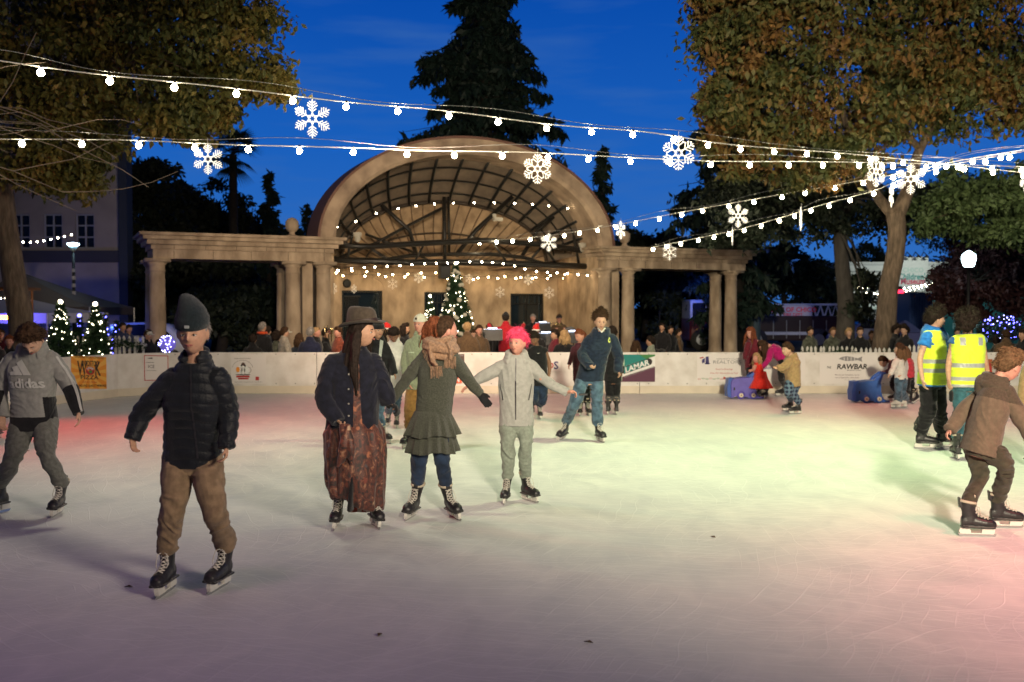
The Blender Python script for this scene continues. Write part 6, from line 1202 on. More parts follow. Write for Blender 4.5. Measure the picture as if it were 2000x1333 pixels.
# ---------- 3 woman in brimmed hat, denim jacket, floral dress
def x_hat(I):
    b = I['body']; k = I['k']; felt = cloth('felt_grey_brown', (.060, .046, .034), .2, 40); mb = MB(); n = 44; rg = []
    for z, r in ((.0, 1.03), (.02, 1.05), (.05, 1.02), (.08, .96), (.105, .86), (.120, .68), (.120, .38), (.114, .02)):
        rg.append([(.084 * r * math.cos(a) * (1 - .14 * max(0, -math.sin(a)) * (z > .09)), .108 * r * math.sin(a), .052 + z + (.010 * math.sin(a) if z > .1 else 0)) for a in [2 * math.pi * j / n for j in range(n)]])
    mb.loft(rg); h = mb.build('hat', felt, b, True); put(h, I['H'] + V((0, 0, .012)), I['Hm'] @ Matrix.Rotation(R(-6), 3, 'X'), k * 1.12)
    mb = MB(); rg = []
    for r, z in ((.95, .056), (1.25, .046), (1.72, .054), (1.75, .061), (1.25, .053), (.95, .063)): rg.append([(.084 * r * math.cos(a), .100 * r * math.sin(a), z - .020 * (r - 1) * math.cos(2 * a) * -1) for a in [2 * math.pi * j / n for j in range(n)]])
    mb.loft(rg, caps=False); mb.build('brim', felt, h, True); mb = MB(); mb.lathe([(.0895, .056), (.0905, .060), (.0905, .078), (.0895, .082)], n=44, sxy=(1, 1.27)); mb.build('hat_band', mat('hat_band_brown', (.03, .015, .012), .6), h, True)
    curtain(I, H_dk, .50, 95, .125, .016, -.20, 4, I['fwd'] * .02)
    # dress: tiered skirt in person axes
    c0 = I['hipc']; mb = MB(); rg = []; n = 64; rs = random.Random(4)
    for z, a, bb in ((c0.z + .12, .16, .125), (c0.z + .02, .20, .155), (c0.z - .07, .245, .19), (.62, .262, .205), (.48, .250, .20), (.36, .240, .195), (.22, .225, .18), (.12, .215, .17)):
        t = (c0.z - z) / c0.z; rg.append([I['side'] * (a * math.cos(q) * (1 + .035 * t * 1.6 * math.sin(q * 9 + z * 2) + .02 * math.sin(q * 17 + 1))) + I['fwd'] * (bb * math.sin(q) * (1 + .05 * t * math.sin(q * 11 + z * 3))) + V((0, 0, z + (.075 * (1 - math.cos(q)) + .02 * math.sin(q * 3) if z < .2 else (.03 * (1 - math.cos(q)) if z < .3 else 0)))) + V((c0.x, c0.y, 0)) * min(1, max(0, z / c0.z)) + V((.02, 0, 0)) for q in [2 * math.pi * j / n for j in range(n)]])
    mb.loft(rg); me = remesh(mb, .007, 1); c = getco(me); nn = getno(me); f = vnoise(np.stack([c[:, 0] * 16, c[:, 1] * 16, c[:, 2] * 3.2], 1), 6); setco(me, c + nn * ((1 - 2 * np.abs(f)) * .020)[:, None]); dr = fin(me, C_flo, 'dress', b)
    # gathered bunch held in the hand, button placket and slit
    mb = MB(); w_ = I['W'][0] * .3 + I['T'][0] * .7
    for i in range(7): e = V((rs.uniform(-.05, .09), rs.uniform(-.08, -.02), -rs.uniform(.18, .34))); mb.tube(catmull([w_ + V((rs.uniform(-.03, .05), -.02, .02)), w_ + e * .5 + V((.03, -.03, 0)), w_ + e], 4), [.02, .028, .034, .036, .036, .034, .028, .022, .012], 9)
    fin(remesh(mb, .007, 2), C_flo, 'gathered_fabric', b)
    mb = MB(); g = c0 - V((0, 0, 0)); mb.tube([V((c0.x + .045, c0.y - .205, .52)), V((c0.x + .03, c0.y - .22, .36)), V((c0.x + .02, c0.y - .21, .18))], [.015, .05, .075], 12, flat=.35); mb.build('slit', C_blk, dr, True)
    mb = MB(); x0 = c0.x + .03
    for i in range(5): mb.loft([[(x0 - .06 + (i + e_) * .038, c0.y - .03 - .012 * math.sin((i + e_) * 2.2) + dy, z) for e_, dy in ((0, 0), (1, 0), (1, .006), (0, .006))] for z in (.12, .34)], m=i % 2)
    mb.build('striped_underskirt', [cloth('stripe_cream', (.42, .36, .28), .1), cloth('stripe_red', (.25, .06, .04), .1)], b)
    # open front of jacket: dress showing, buttons
    t = I['top']; c = I['wst'] + V((0, 0, -.02))
    decal(I, t, gridquad((-.012, -.26), (.060, -.26), (.030, .26), (.000, .26), 4, 24), c + I['fwd'] * .0 + V((.04, 0, 0)), V((1, 0, 0)), V((0, 0, 1)), C_flo, 'dress_front', .004)
    for dz in (.18, .06, -.06, -.16): decal(I, t, disc(-.045, dz, .008, 10), c + V((.04, 0, 0)), V((1, 0, 0)), V((0, 0, 1)), mat('button_steel', (.4, .38, .34), .3, metal=.7), 'button', .006)
I3 = person('woman in brimmed felt hat, dark denim jacket and long rust floral dress', 8.3, (709, 649, 0), [(648, 710, -.04), (732, 708, .10)], [(634, 775, -.12), (752, 765, .05)], [(660, 822, -.20), (758, 787, .06)], [(676, 838, -.24), (777, 798, .06)], [(662, 826, 0), (712, 826, .05)], [(668, 900, -.06), (716, 900, 0)], [(657, 1030, 2, 0, 4), (731, 1028, 22, 0, 6)],
       skin='tan', hs=1.04, s=1.0, yaw=32, hy=78, vox=.007, top=dict(m=C_jack, hem=-.10, collar=1, ease=.040, width=1.14, arm=1.16, fold=.012, smooth=3), bot=dict(m=C_blk), hairs=('long', H_dk, 1), extra=x_hat, seed=7, gloves=None, curl=(1.1, .8), belly=.02)
mbg = MB(); hand(mbg, I3['W'][1], I3['T'][1] - I3['W'][1], V((0, 0, -1)), 1.0, .8, 1, .004); mbg.tube([I3['W'][1] - V((.06, 0, -.01)), I3['W'][1]], .036); fin(remesh(mbg, .006, 1), C_blk, 'glove', I3['body'])
# ---------- 7 woman with ponytail
def x_pony(I):
    b = I['body']; H, Hm, k = I['H'], I['Hm'], I['k']
    def e(rs): return (rs.normal() * .012, .085 + rs.normal() * .01, .085 + rs.normal() * .012), H + V((-.125 + rs.normal() * .034, .02 + rs.normal() * .026, -.12 + rs.normal() * .03))
    add_locks(I, H_rd, 36, 0, lambda r_: e(r_), .011, .03, 'ponytail', .55, 3); mb = MB(); mb.ell(H + Hm @ V((0, .088, .085)) * k, .02, 8); mb.build('hair_tie', C_blk, b, True)
    mb = MB(); c = H + Hm @ V((-.078, -.004, -.062)) * k; mb.tube([c + V((.021 * math.cos(a), 0, .021 * math.sin(a))) for a in np.linspace(0, 6.28, 20)], .0018, 5, caps=False); mb.build('hoop_earring', M_steel, b)
    # scarf loops + fringe
    nb = I['nb']; mb = MB(); s_, f_, u_ = I['side'], I['fwd'], V((0, 0, 1)); rs = random.Random(5)
    for rr, dz, r in ((.088, .055, .027), (.104, .025, .030), (.122, -.010, .032), (.132, -.045, .030), (.105, -.065, .030)): mb.tube([nb + s_ * rr * math.cos(a) * 1.05 + f_ * (rr * math.sin(a) * 1.05 + .012) + u_ * (dz + .022 * math.sin(a * 1.0 + rr * 90) - .03 * max(0, math.sin(a))) for a in np.linspace(0, 6.1, 28)], r, 10)
    mb.tube(catmull([nb + s_ * -.10 + f_ * .05, nb + s_ * -.11 + f_ * .10 - u_ * .12, nb + s_ * -.070 + f_ * .125 - u_ * .20], 5), [.058] * 10 + [.055], 12, flat=.35); mb.tube(catmull([nb + f_ * .12 + s_ * .03, nb + f_ * .15 - u_ * .06 + s_ * .04, nb + f_ * .135 - u_ * .12 + s_ * .05], 5), [.055] * 10 + [.05], 12, flat=.35)
    me = remesh(mb, .007, 1); wrinkle(me, .007, 8, (), sx=18, sz=26, base=1); sc_ = fin(me, C_sc, 'scarf', b); mb = MB()
    for base in (nb + s_ * -.072 + f_ * .130 - u_ * .195, nb + f_ * .14 + s_ * .05 - u_ * .115): 
        for i in range(34): p = base + s_ * (-.052 + i * .0031) + f_ * rs.uniform(-.012, .012); mb.tube([p, p + V((rs.uniform(-.01, .01), rs.uniform(-.01, .01), -rs.uniform(.07, .11)))], .0019, 4)
    for i in range(12): p = nb + s_ * (-.145 + .008 * i * .5) + f_ * (.02 + i * .006) - u_ * (.02 + i * .012); mb.tube([p, p + V((-.02, 0, -rs.uniform(.05, .08)))], .003, 4)
    mb.build('fringe', C_sc, sc_)
    # peplum tiers
    for z0, z1, a0, a1, nm in ((I['hipc'].z + .16, I['hipc'].z - .055, .150, .245, 5), (I['hipc'].z - .01, I['hipc'].z - .20, .185, .235, 4)):
        mb = MB(); rg = []; n = 96
        for j in range(7):
            t = j / 6; a = a0 + (a1 - a0) * t ** .8; rg.append([V((I['hipc'].x, I['hipc'].y, 0)) + I['side'] * a * math.cos(q) * (1 + .10 * t * math.sin(q * 15 + 2 * math.sin(q * 3))) + I['fwd'] * a * .80 * math.sin(q) * (1 + .11 * t * math.sin(q * 17)) + V((0, 0, z0 + (z1 - z0) * t + .012 * t * math.sin(q * 5))) for q in [2 * math.pi * i / n for i in range(n)]])
        mb.loft(rg); fin(remesh(mb, .006, 1), C_ol, 'peplum', b)
I7 = person('woman with auburn ponytail, tan scarf, olive tiered top and jeans holding hands', 8.62, (871, 646, 0), [(832, 690, .04), (886, 696, -.02)], [(797, 738, 0), (912, 738, -.05)], [(768, 779, 0), (937, 770, -.08)], [(752, 799, 0), (957, 796, -.08)], [(824, 838, 0), (864, 838, 0)], [(819, 893, -.03), (864, 893, -.03)], [(803, 1012, -14, 0, 9), (887, 1012, 24, 0, -12)],
       skin='rosy', hs=1.05, s=1.0, yaw=18, hy=118, hp=0, vox=.006, waist=(0, 0, .01), top=dict(m=C_ol, hem=.04, ease=.010, width=1.0, arm=.95, fold=.008, name='sweater', fb=.3, nocuff=1), bot=dict(m=C_dend, ease=.006, fold=.007, knee=.066, ankle=.046, thigh=.102, short=.0), hairs=('pony', H_br, 1.0, .62, -.5), extra=x_pony, seed=9, gloves=C_blk, curl=(.7, .25), pn=((0, -1, -.3), (0, -1, .2)))
# ---------- 8 boy with pink hair
def x_pink(I):
    t = I['top']; c = I['nb']; m = mat('zip_dark', (.02, .015, .02), .4); ux = I['side']
    decal(I, t, gridrect(-.006, -.60, .006, -.03, 1, 40), c, ux, (0, 0, 1), m, 'zip', .004)
    for s_ in (-1, 1): decal(I, t, gridquad((s_ * .115, -.42), (s_ * .125, -.42), (s_ * .150, -.27), (s_ * .145, -.27), 1, 14), c, ux, (0, 0, 1), m, 'pocket_zip', .004)
I8 = person('boy with bright pink hair in pale grey zip hoodie, arms held out', 9.35, (1010, 670, -.03), [(980, 713, 0), (1037, 713, 0)], [(946, 734, 0), (1066, 745, -.05)], [(915, 754, .02), (1106, 766, -.10)], [(898, 766, .02), (1136, 765, -.12)], [(991, 822, 0), (1026, 822, 0)], [(993, 872, -.06), (1026, 872, -.06)], [(987, 982, -6, 0, 4), (1033, 979, 34, 0, -3)],
       skin='rosy', hs=.97, s=.88, yaw=-4, hy=-24, vox=.006, top=dict(m=C_gry, hem=-.08, hood=.8, ease=.022, width=1.02, fold=.010, arm=.98), bot=dict(m=C_sage, ease=.014, fold=.014, ankle=.05, short=-.01), hairs=('mop', H_pk, .62, .36, -.35), extra=x_pink, seed=11, curl=(.35, .9), pn=((.2, -.5, -1), (0, -.3, -1)))
# ---------- 11 young man in navy hoodie
def x_nv(I):
    decal(I, I['top'], [poly([(.0, .0), (.012, -.02), (.028, -.028), (.035, -.01), (.04, .02), (.03, .045), (.018, .05), (.01, .03)])], I['nb'] + V((.085, 0, -.13)), I['side'], (0, 0, 1), mat('logo_yellow_green', (.45, .5, .12), .7), 'chest_logo', .005)
    mb = MB(); mb.tube([I['nb'] + V((-.05, -.075, .045)), I['nb'] + V((0, -.105, -.01)), I['nb'] + V((.05, -.075, .045))], .011, 8); mb.build('undershirt', C_wht, I['body'], True)
person('young man with curly hair in navy hoodie and loose blue jeans at centre right', 13.7, (1173, 628, -.12), [(1150, 664, -.04), (1198, 662, -.04)], [(1137, 693, -.12), (1207, 696, 0)], [(1152, 716, -.30), (1207, 724, -.06)], [(1166, 721, -.36), (1213, 740, -.08)], [(1140, 735, 0), (1166, 735, 0)], [(1124, 783, -.08), (1166, 783, -.06)], [(1098, 858, -28, 6, 14), (1172, 863, 16, 0, -4)],
       skin='fair', hs=1.0, s=1.0, hp=12, hy=5, vox=.0075, top=dict(m=C_hood, hem=-.10, hood=.9, ease=.034, width=1.0, arm=1.02, fold=.014, name='hoodie'), bot=dict(m=C_den, ease=.016, fold=.018, ankle=.064, knee=.066, short=-.03), hairs=('curly', H_br, .75, .60, -.4), extra=x_nv, seed=13, curl=(1.0, .6))
# ---------- 22 boy at the right, brown hoodie
def p_22(c, I): 
    a = (c - np.array(I['nb'])) @ np.array(I['upv']); return (a > -.17).astype(int)
person('boy in two-tone brown hoodie leaning forward, striding off at the right edge', 8.15, (1972, 716, 0), [(1922, 768, .10), (1968, 764, -.06)], [(1884, 803, .16), (1990, 812, -.14)], [(1857, 838, .10), (2012, 852, -.2)], [(1840, 860, .08), (2022, 878, -.22)], [(1901, 868, .06), (1930, 872, -.08)], [(1913, 925, -.05), (1962, 914, -.10)], [(1903, 1048, 82, 0, 3), (1958, 1031, 84, 0, -2)],
       skin='rosy', hs=1.02, s=.93, yaw=62, hy=112, hp=14, vox=.006, top=dict(m=[C_brn, C_brn2], hem=-.14, hood=1.1, ease=.030, width=1.04, arm=1.0, fold=.012, paint=p_22, name='hoodie'), bot=dict(m=C_brt, ease=.014, fold=.018, ankle=.052), hairs=('short', H_lb, 1.9, .5, -.52), seed=15, curl=(.8, .6))
# ---------- 20 / 21 rink marshals in yellow vests
def vest(I, back=False, stripes=((-.02, .03), (.10, .15))):
    b = I['body']; mb = MB(); I['tor'](mb, .050, [(-.10, .165, .122, 0), (.1, .156, .116, 0), (.45, .150, .115, 0), (.7, .162, .122, .008), (.86, max(I['SW'] - .015, .14), .103, 0), (.955, .135, .08, 0), (.985, .10, .07, 0)]); me = remesh(mb, .0075, 2)
    wrinkle(me, .006, 4, (), base=.8); hz = I['hipc'].z
    def pf(c):
        o = np.zeros(len(c), int)
        for a, q in stripes: o[(c[:, 2] > hz + a) & (c[:, 2] < hz + q)] = 1
        x = (c - np.array(I['nb'])) @ np.array(I['side']); 
        o[(c[:, 2] > I['nb'].z - .14) & (np.abs(np.abs(x) - .105) < .030) & (c[:, 2] < I['nb'].z - .045)] = 1
        if not back: o[((c - np.array(I['nb'])) @ np.array(I['fwd']) > .03) & (np.abs(x) < .030 + .25 * np.clip(c[:, 2] - I['nb'].z + .30, 0, 1)) & (c[:, 2] > hz + .18)] = 2
        return o
    return fin(me, [C_vest, C_refl, C_blu], 'safety_vest', b, pf)
def x_v1(I): vest(I, False, ((.10, .155), (.22, .275)))
person('young man in yellow safety vest over blue hoodie and black trousers, in profile', 12.95, (1829, 625, 0), [(1809, 661, -.14), (1842, 659, .14)], [(1797, 703, -.18), (1849, 700, .12)], [(1802, 743, -.22), (1845, 728, -.02)], [(1807, 766, -.26), (1841, 742, -.1)], [(1811, 742, -.02), (1830, 742, .06)], [(1812, 802, -.05), (1834, 802, .04)], [(1806, 877, 82), (1846, 874, 86)],
       skin='fair', hs=1.04, s=1.03, yaw=58, hy=84, vox=.0075, top=dict(m=C_blu, hem=-.14, hood=1.0, ease=.036, sleeve=.52, arm=1.15, name='hoodie', fold=.012), bot=dict(m=C_blk, ease=.034, fold=.02, knee=.078, ankle=.078, short=-.04), hairs=('curly', H_dk, .85, .30, -.55), extra=x_v1, seed=17)
def x_v2(I):
    vest(I, True, ((-.065, -.015), (.03, .08), (.19, .24)))
    mb = MB(); w_ = I['T'][0]; mb.box(w_ + V((.01, -.02, -.06)), (.05, .05, .14), bev=.02); mb.build('black_glove_bundle', C_blk, I['body'])
person('second marshal in yellow safety vest seen from behind, teal jeans', 12.1, (1889, 634, 0), [(1863, 670, .02), (1917, 667, .02)], [(1853, 712, .0), (1924, 706, .0)], [(1853, 742, -.08), (1929, 727, -.10)], [(1855, 764, -.12), (1933, 745, -.16)], [(1874, 748, 0), (1900, 748, 0)], [(1874, 812, .04), (1899, 810, .03)], [(1868, 897, 170, 0, 2), (1910, 893, 150)],
       skin='tan', hs=1.04, s=1.0, yaw=176, hy=146, vox=.0075, top=dict(m=C_blu2, hem=-.10, ease=.030, sleeve=.42, arm=1.25, name='tee_shirt'), bot=dict(m=C_dent, ease=.020, fold=.014, ankle=.058), hairs=('curly', H_dk, 1.15, .40, -.75), extra=x_v2, seed=19)
# ---------- 4 smiling person in black jacket behind the hat woman
def x_4(I):
    decal(I, I['top'], gridquad((.055, -.30), (.085, -.30), (.115, .02), (.070, .04), 3, 16), I['nb'] + V((-.03, 0, -.04)), (1, 0, 0), (0, 0, 1), cloth('strap_grey', (.33, .36, .33), .1), 'strap', .006)
    beanie(I, C_blk, h=.13); curtain(I, H_dk, .30, 30, .09, .012, .2, 6)
person('smiling skater in black jacket with grey strap, half hidden by the hat', 13.6, (738, 646, -.05), [(724, 678, 0), (752, 677, 0)], [(720, 712, 0), (763, 708, -.04)], [(722, 738, -.05), (770, 730, -.1)], [(724, 752, -.08), (775, 742, -.12)], [(729, 752, 0), (747, 752, 0)], [(728, 805, -.05), (741, 805, -.06)], [(722, 860, 10), (750, 866, 42)],
       skin='tan', hs=.98, s=.92, yaw=12, hy=32, vox=.009, top=dict(m=C_blk, hem=-.12, collar=1, ease=.034), bot=dict(m=C_den, ease=.012), hairs=('long', H_dk, .6), extra=x_4, seed=21)
# ---------- 5 boy in white shirt
person('boy in loose white shirt and jeans looking down behind the couple', 15.3, (769, 655, -.10), [(759, 680, 0), (783, 679, 0)], [(756, 710, 0), (789, 706, -.05)], [(757, 734, -.05), (790, 728, -.15)], [(758, 748, -.08), (790, 742, -.2)], [(763, 744, 0), (778, 744, 0)], [(765, 785, -.05), (775, 785, -.05)], [(758, 832, -5), (775, 836, 4)],
       skin='brown', hs=.97, s=.85, hp=35, vox=.009, top=dict(m=C_wht, hem=-.20, ease=.045, collar=1, name='shirt', flare=.02, fold=.012), bot=dict(m=C_den, ease=.02), hairs=('short', H_dk, 1.1, .35, -.4), seed=23)
# ---------- 6 young man in pale cap and green fleece
def x_6(I):
    cap(I, cloth('cap_cream', (.52, .50, .42), .1), 180, True, puff=.006); mb = MB(); mb.ell((.0, -.108, .075), (.018, .006, .016), 8); put(mb.build('cap_patch', C_brn2, I['body'], True), I['H'], I['Hm'], I['k'])
    decal(I, I['top'], gridrect(-.005, -.15, .005, -.02, 1, 10), I['nb'], I['side'], (0, 0, 1), C_brn2, 'placket', .004); decal(I, I['top'], gridrect(-.045, -.23, .035, -.215, 6, 1), I['nb'] + V((.09, 0, 0)) * -1, I['side'], (0, 0, 1), mat('pocket_trim', (.35, .42, .30), .7), 'chest_pocket', .005)
person('young man in backwards cream cap and sage fleece smiling behind the ponytail woman', 13.1, (821, 634, -.02), [(800, 672, 0), (847, 671, 0)], [(792, 716, 0), (858, 714, 0)], [(800, 752, -.12), (856, 752, -.1)], [(806, 764, -.16), (854, 768, -.14)], [(808, 752, 0), (838, 752, 0)], [(802, 806, -.05), (843, 808, -.05)], [(797, 875, -20), (847, 874, 14)],
       skin='rosy', hs=1.02, s=1.0, yaw=-12, hy=-26, vox=.008, top=dict(m=C_khk, hem=-.10, collar=1, ease=.034, width=1.05, smile=1, name='fleece'), bot=dict(m=C_och, ease=.022, fold=.014), hairs=('short', H_bl, .6), extra=x_6, seed=25)
# ---------- 9 boy in black tee
person('boy in black tee shirt and jeans looking down beside the pink haired boy', 16.6, (1043, 662, -.08), [(1034, 687, 0), (1064, 686, 0)], [(1030, 712, .02), (1073, 712, 0)], [(1033, 735, -.08), (1072, 735, -.05)], [(1034, 748, -.1), (1069, 750, -.08)], [(1042, 746, 0), (1060, 746, 0)], [(1043, 780, -.04), (1060, 780, -.04)], [(1039, 812, -14), (1054, 818, 6)],
       skin='brown', hs=.98, s=.84, hp=25, hy=-18, vox=.009, top=dict(m=C_blk, hem=-.12, ease=.034, sleeve=.45, arm=1.25, name='tee_shirt'), bot=dict(m=C_dend, ease=.03), hairs=('short', H_dk, 1.1, .38, -.4), seed=27, extra=lambda I: decal(I, I['top'], poly([(-.022, .004), (-.01, -.008), (.022, .008), (-.008, .0)]), I['nb'] + V((.03, 0, -.12)), I['side'], (0, 0, 1), M_white, 'chest_logo', .006))
# ---------- 10, 12 behind the navy hoodie
def x_10(I): add_locks(I, H_rd, 20, 0, lambda rs: ((rs.normal() * .01, .09, .04), I['H'] + V((.10 + rs.normal() * .02, .03, -.12 + rs.normal() * .04))), .008)
person('girl in dark plum top with red-blond tied hair left of the navy hoodie', 17.2, (1132, 656, -.08), [(1120, 681, 0), (1146, 680, .04)], [(1117, 697, -.05), (1150, 705, .05)], [(1112, 712, -.1), (1150, 725, .0)], [(1109, 724, -.12), (1150, 738, 0)], [(1128, 738, 0), (1144, 738, 0)], [(1132, 775, 0), (1146, 775, 0)], [(1134, 812, -10), (1148, 812, 10)],
       skin='rosy', hs=.96, s=.84, yaw=-20, hy=-48, hp=20, vox=.009, top=dict(m=cloth('top_plum', (.06, .015, .025), .2), hem=-.1, ease=.018), bot=dict(m=C_blk, ease=.008), hairs=('bun', H_rd, 1, .5, -.4), extra=x_10, seed=29)
person('skater in pale striped dark jacket mostly hidden right of the navy hoodie', 17.6, (1196, 652, 0), [(1186, 680, 0), (1207, 680, 0)], [(1184, 705, 0), (1213, 705, 0)], [(1186, 728, 0), (1214, 728, -.05)], [(1187, 740, 0), (1214, 742, -.05)], [(1190, 738, 0), (1204, 738, 0)], [(1190, 775, 0), (1204, 775, 0)], [(1188, 810, 170), (1204, 810, 175)],
       skin='brown', hs=.96, s=.84, yaw=175, hy=170, vox=.009, face=False, top=dict(m=[C_blk, cloth('stripe_pale_green', (.35, .42, .33), .1)], hem=-.1, ease=.03, paint=lambda c, I: ((np.linalg.norm(c[:, :2] - np.array(I['E'][1])[:2], axis=1) < .07) & (c[:, 0] > I['E'][1].x)).astype(int)), bot=dict(m=C_blk), hairs=('short', H_dk, 1.1), seed=31)
# ---------- 13-16 family with purple aid
person('woman in maroon jacket with long auburn hair standing at the barrier', 20.9, (1466, 652, 0), [(1461, 672, -.12), (1480, 669, .12)], [(1457, 692, -.16), (1487, 692, .10)], [(1456, 700, -.1), (1468, 708, -.1)], [(1452, 692, -.08), (1464, 716, -.16)], [(1464, 718, 0), (1478, 718, .04)], [(1467, 746, -.05), (1478, 746, .0)], [(1466, 778, -50), (1480, 776, -40)],
       skin='rosy', hs=.98, s=.92, yaw=-48, hy=-50, vox=.011, top=dict(m=C_mar, hem=-.12, ease=.03), bot=dict(m=C_blk, ease=.006), hairs=('long', H_rd, 1), seed=33, extra=lambda I: curtain(I, H_rd, .36, 40, .10, .013, .4, 7))
person('woman in magenta jacket bending down to steady the little girl', 20.7, (1491, 677, -.05), [(1504, 686, -.15), (1512, 680, .15)], [(1500, 704, -.2), (1498, 706, .1)], [(1489, 717, -.2), (1486, 716, 0)], [(1482, 721, -.2), (1480, 719, 0)], [(1528, 703, -.08), (1532, 700, .08)], [(1526, 736, -.12), (1534, 736, .05)], [(1528, 774, -78), (1536, 772, -70)],
       skin='rosy', hs=.98, s=.92, yaw=-84, hy=-80, hp=40, vox=.011, top=dict(m=C_mag, hem=-.10, ease=.026), bot=dict(m=C_blk, ease=.006), hairs=('long', H_br, 1), seed=35, extra=lambda I: curtain(I, H_br, .34, 44, .07, .013, .3, 8))
def x_15(I):
    mb = MB(); rg = []; n = 48
    for z, a in ((I['wst'].z + .03, .11), (I['hipc'].z + .05, .145), (I['hipc'].z - .05, .20), (I['hipc'].z - .15, .26)): rg.append([V((I['hipc'].x, I['hipc'].y, z)) + V((a * math.cos(q) * (1 + .05 * math.sin(q * 9)), a * math.sin(q) * (1 + .05 * math.sin(q * 9)), 0)) for q in [2 * math.pi * j / n for j in range(n)]])
    mb.loft(rg); fin(remesh(mb, .01, 1), C_red, 'skirt', I['body']); curtain(I, H_bl, .14, 20, .08, .011, .0, 9)
person('little blond girl in bright red dress pushing the purple skating aid', 20.3, (1477, 700, 0), [(1474, 714, -.07), (1483, 713, .07)], [(1472, 722, -.12), (1478, 722, .06)], [(1468, 724, -.2), (1472, 723, 0)], [(1462, 724, -.22), (1466, 723, 0)], [(1483, 744, -.03), (1488, 744, .04)], [(1482, 756, -.06), (1490, 756, .03)], [(1482, 775, -65), (1495, 776, -60)],
       skin='rosy', hs=.86, s=.60, yaw=-60, hy=-58, vox=.009, top=dict(m=C_red, hem=0, ease=.016, sleeve=.55, name='dress'), bot=dict(m=C_blk, ease=.006), hairs=('long', H_bl, .8), seed=37, extra=x_15)
person('boy in tan hoodie and blue plaid trousers skating left with hands out', 17.2, (1537, 684, 0), [(1540, 706, -.14), (1554, 705, .14)], [(1530, 717, -.18), (1538, 722, .1)], [(1519, 719, -.2), (1528, 722, -.02)], [(1508, 718, -.2), (1519, 723, -.04)], [(1543, 748, -.05), (1555, 748, .07)], [(1540, 768, -.08), (1551, 768, .05)], [(1541, 803, -72, 0, 0), (1555, 809, -78)],
       skin='fair', hs=.96, s=.80, yaw=-66, hy=-68, vox=.009, top=dict(m=C_tan, hem=-.16, hood=1, ease=.040, arm=1.15, name='hoodie'), bot=dict(m=plaid(), ease=.026, ankle=.06), hairs=('short', H_br, 1.3, .42, -.4), seed=39)
# ---------- 17-19 children with blue aid
person('boy in dark sleeves leaning over the handle of the blue skating aid', 20.0, (1725, 707, 0), [(1739, 713, -.10), (1744, 711, .12)], [(1738, 724, -.15), (1741, 723, .1)], [(1730, 727, -.15), (1731, 726, .02)], [(1724, 727, -.15), (1725, 727, .02)], [(1760, 726, -.05), (1765, 725, .07)], [(1744, 748, -.10), (1764, 755, .08)], [(1746, 783, -80), (1772, 784, -60, 10)],
       skin='fair', hs=.93, s=.74, yaw=-80, hy=-80, hp=25, vox=.010, top=dict(m=cloth('top_grey_plum', (.10, .055, .075), .2), hem=-.1, ease=.024), bot=dict(m=C_blk, ease=.012), hairs=('short', H_br, .9, .4, -.4), seed=41)
person('girl with long brown hair in white jumper and flared jeans, back turned', 18.4, (1757, 684, 0), [(1750, 704, -.08), (1766, 704, .08)], [(1746, 719, -.15), (1769, 720, .02)], [(1738, 731, -.2), (1762, 733, -.1)], [(1733, 738, -.2), (1756, 737, -.14)], [(1755, 740, -.04), (1765, 740, .04)], [(1755, 766, -.04), (1763, 766, .04)], [(1751, 797, -72), (1762, 796, -80)],
       skin='fair', hs=.93, s=.76, yaw=-115, hy=-112, vox=.009, top=dict(m=C_wht, hem=-.06, ease=.026, name='jumper'), bot=dict(m=C_den, ease=.018, knee=.062, ankle=.095, short=-.10), hairs=('long', H_br, 1), skate='white', seed=43, extra=lambda I: curtain(I, H_lb, .30, 50, .085, .012, .3, 10))
person('girl in red padded vest and black leggings striding behind the girl in white', 19.3, (1767, 690, .0), [(1767, 706, -.1), (1778, 705, .1)], [(1765, 718, -.12), (1780, 718, .08)], [(1760, 726, -.15), (1775, 727, 0)], [(1755, 730, -.15), (1770, 731, 0)], [(1772, 736, -.05), (1778, 736, .06)], [(1772, 756, -.10), (1782, 756, .06)], [(1776, 786, -68), (1791, 784, -62, 24, 0, .05)],
       skin='fair', hs=.92, s=.72, yaw=-78, hy=-85, vox=.010, top=dict(m=C_rv, hem=-.05, ease=.032, name='padded_vest', quilt=1), bot=dict(m=C_blk, ease=.004), hairs=('long', H_lb, 1), seed=45, extra=lambda I: curtain(I, H_lb, .22, 40, .08, .012, .2, 12))
# ---------- edges
person('skater in beige coat just entering at the right edge', 11.6, (2030, 680, 0), [(2006, 722, 0), (2056, 722, 0)], [(2000, 770, 0), (2062, 770, 0)], [(1999, 810, 0), (2062, 810, 0)], [(1999, 835, 0), (2062, 835, 0)], [(2016, 800, 0), (2046, 800, 0)], [(2016, 850, 0), (2046, 850, 0)], [(2014, 912, 0), (2048, 912, 5)],
       vox=.012, top=dict(m=C_tan, hem=-.2, ease=.03), bot=dict(m=C_blk), hairs=('short', H_br), seed=47)
person('skater in dark coat cut off by the left edge behind the hoodie boy', 14.2, (-14, 655, 0), [(-34, 690, 0), (2, 690, 0)], [(-38, 725, 0), (6, 728, 0)], [(-36, 758, 0), (4, 758, 0)], [(-36, 775, 0), (3, 776, 0)], [(-26, 760, 0), (-6, 760, 0)], [(-26, 805, 0), (-5, 805, 0)], [(-28, 855, 0), (-3, 858, 12)],
       vox=.012, top=dict(m=C_blk, hem=-.12, ease=.03), bot=dict(m=C_brn2), hairs=('short', H_rd), seed=49)
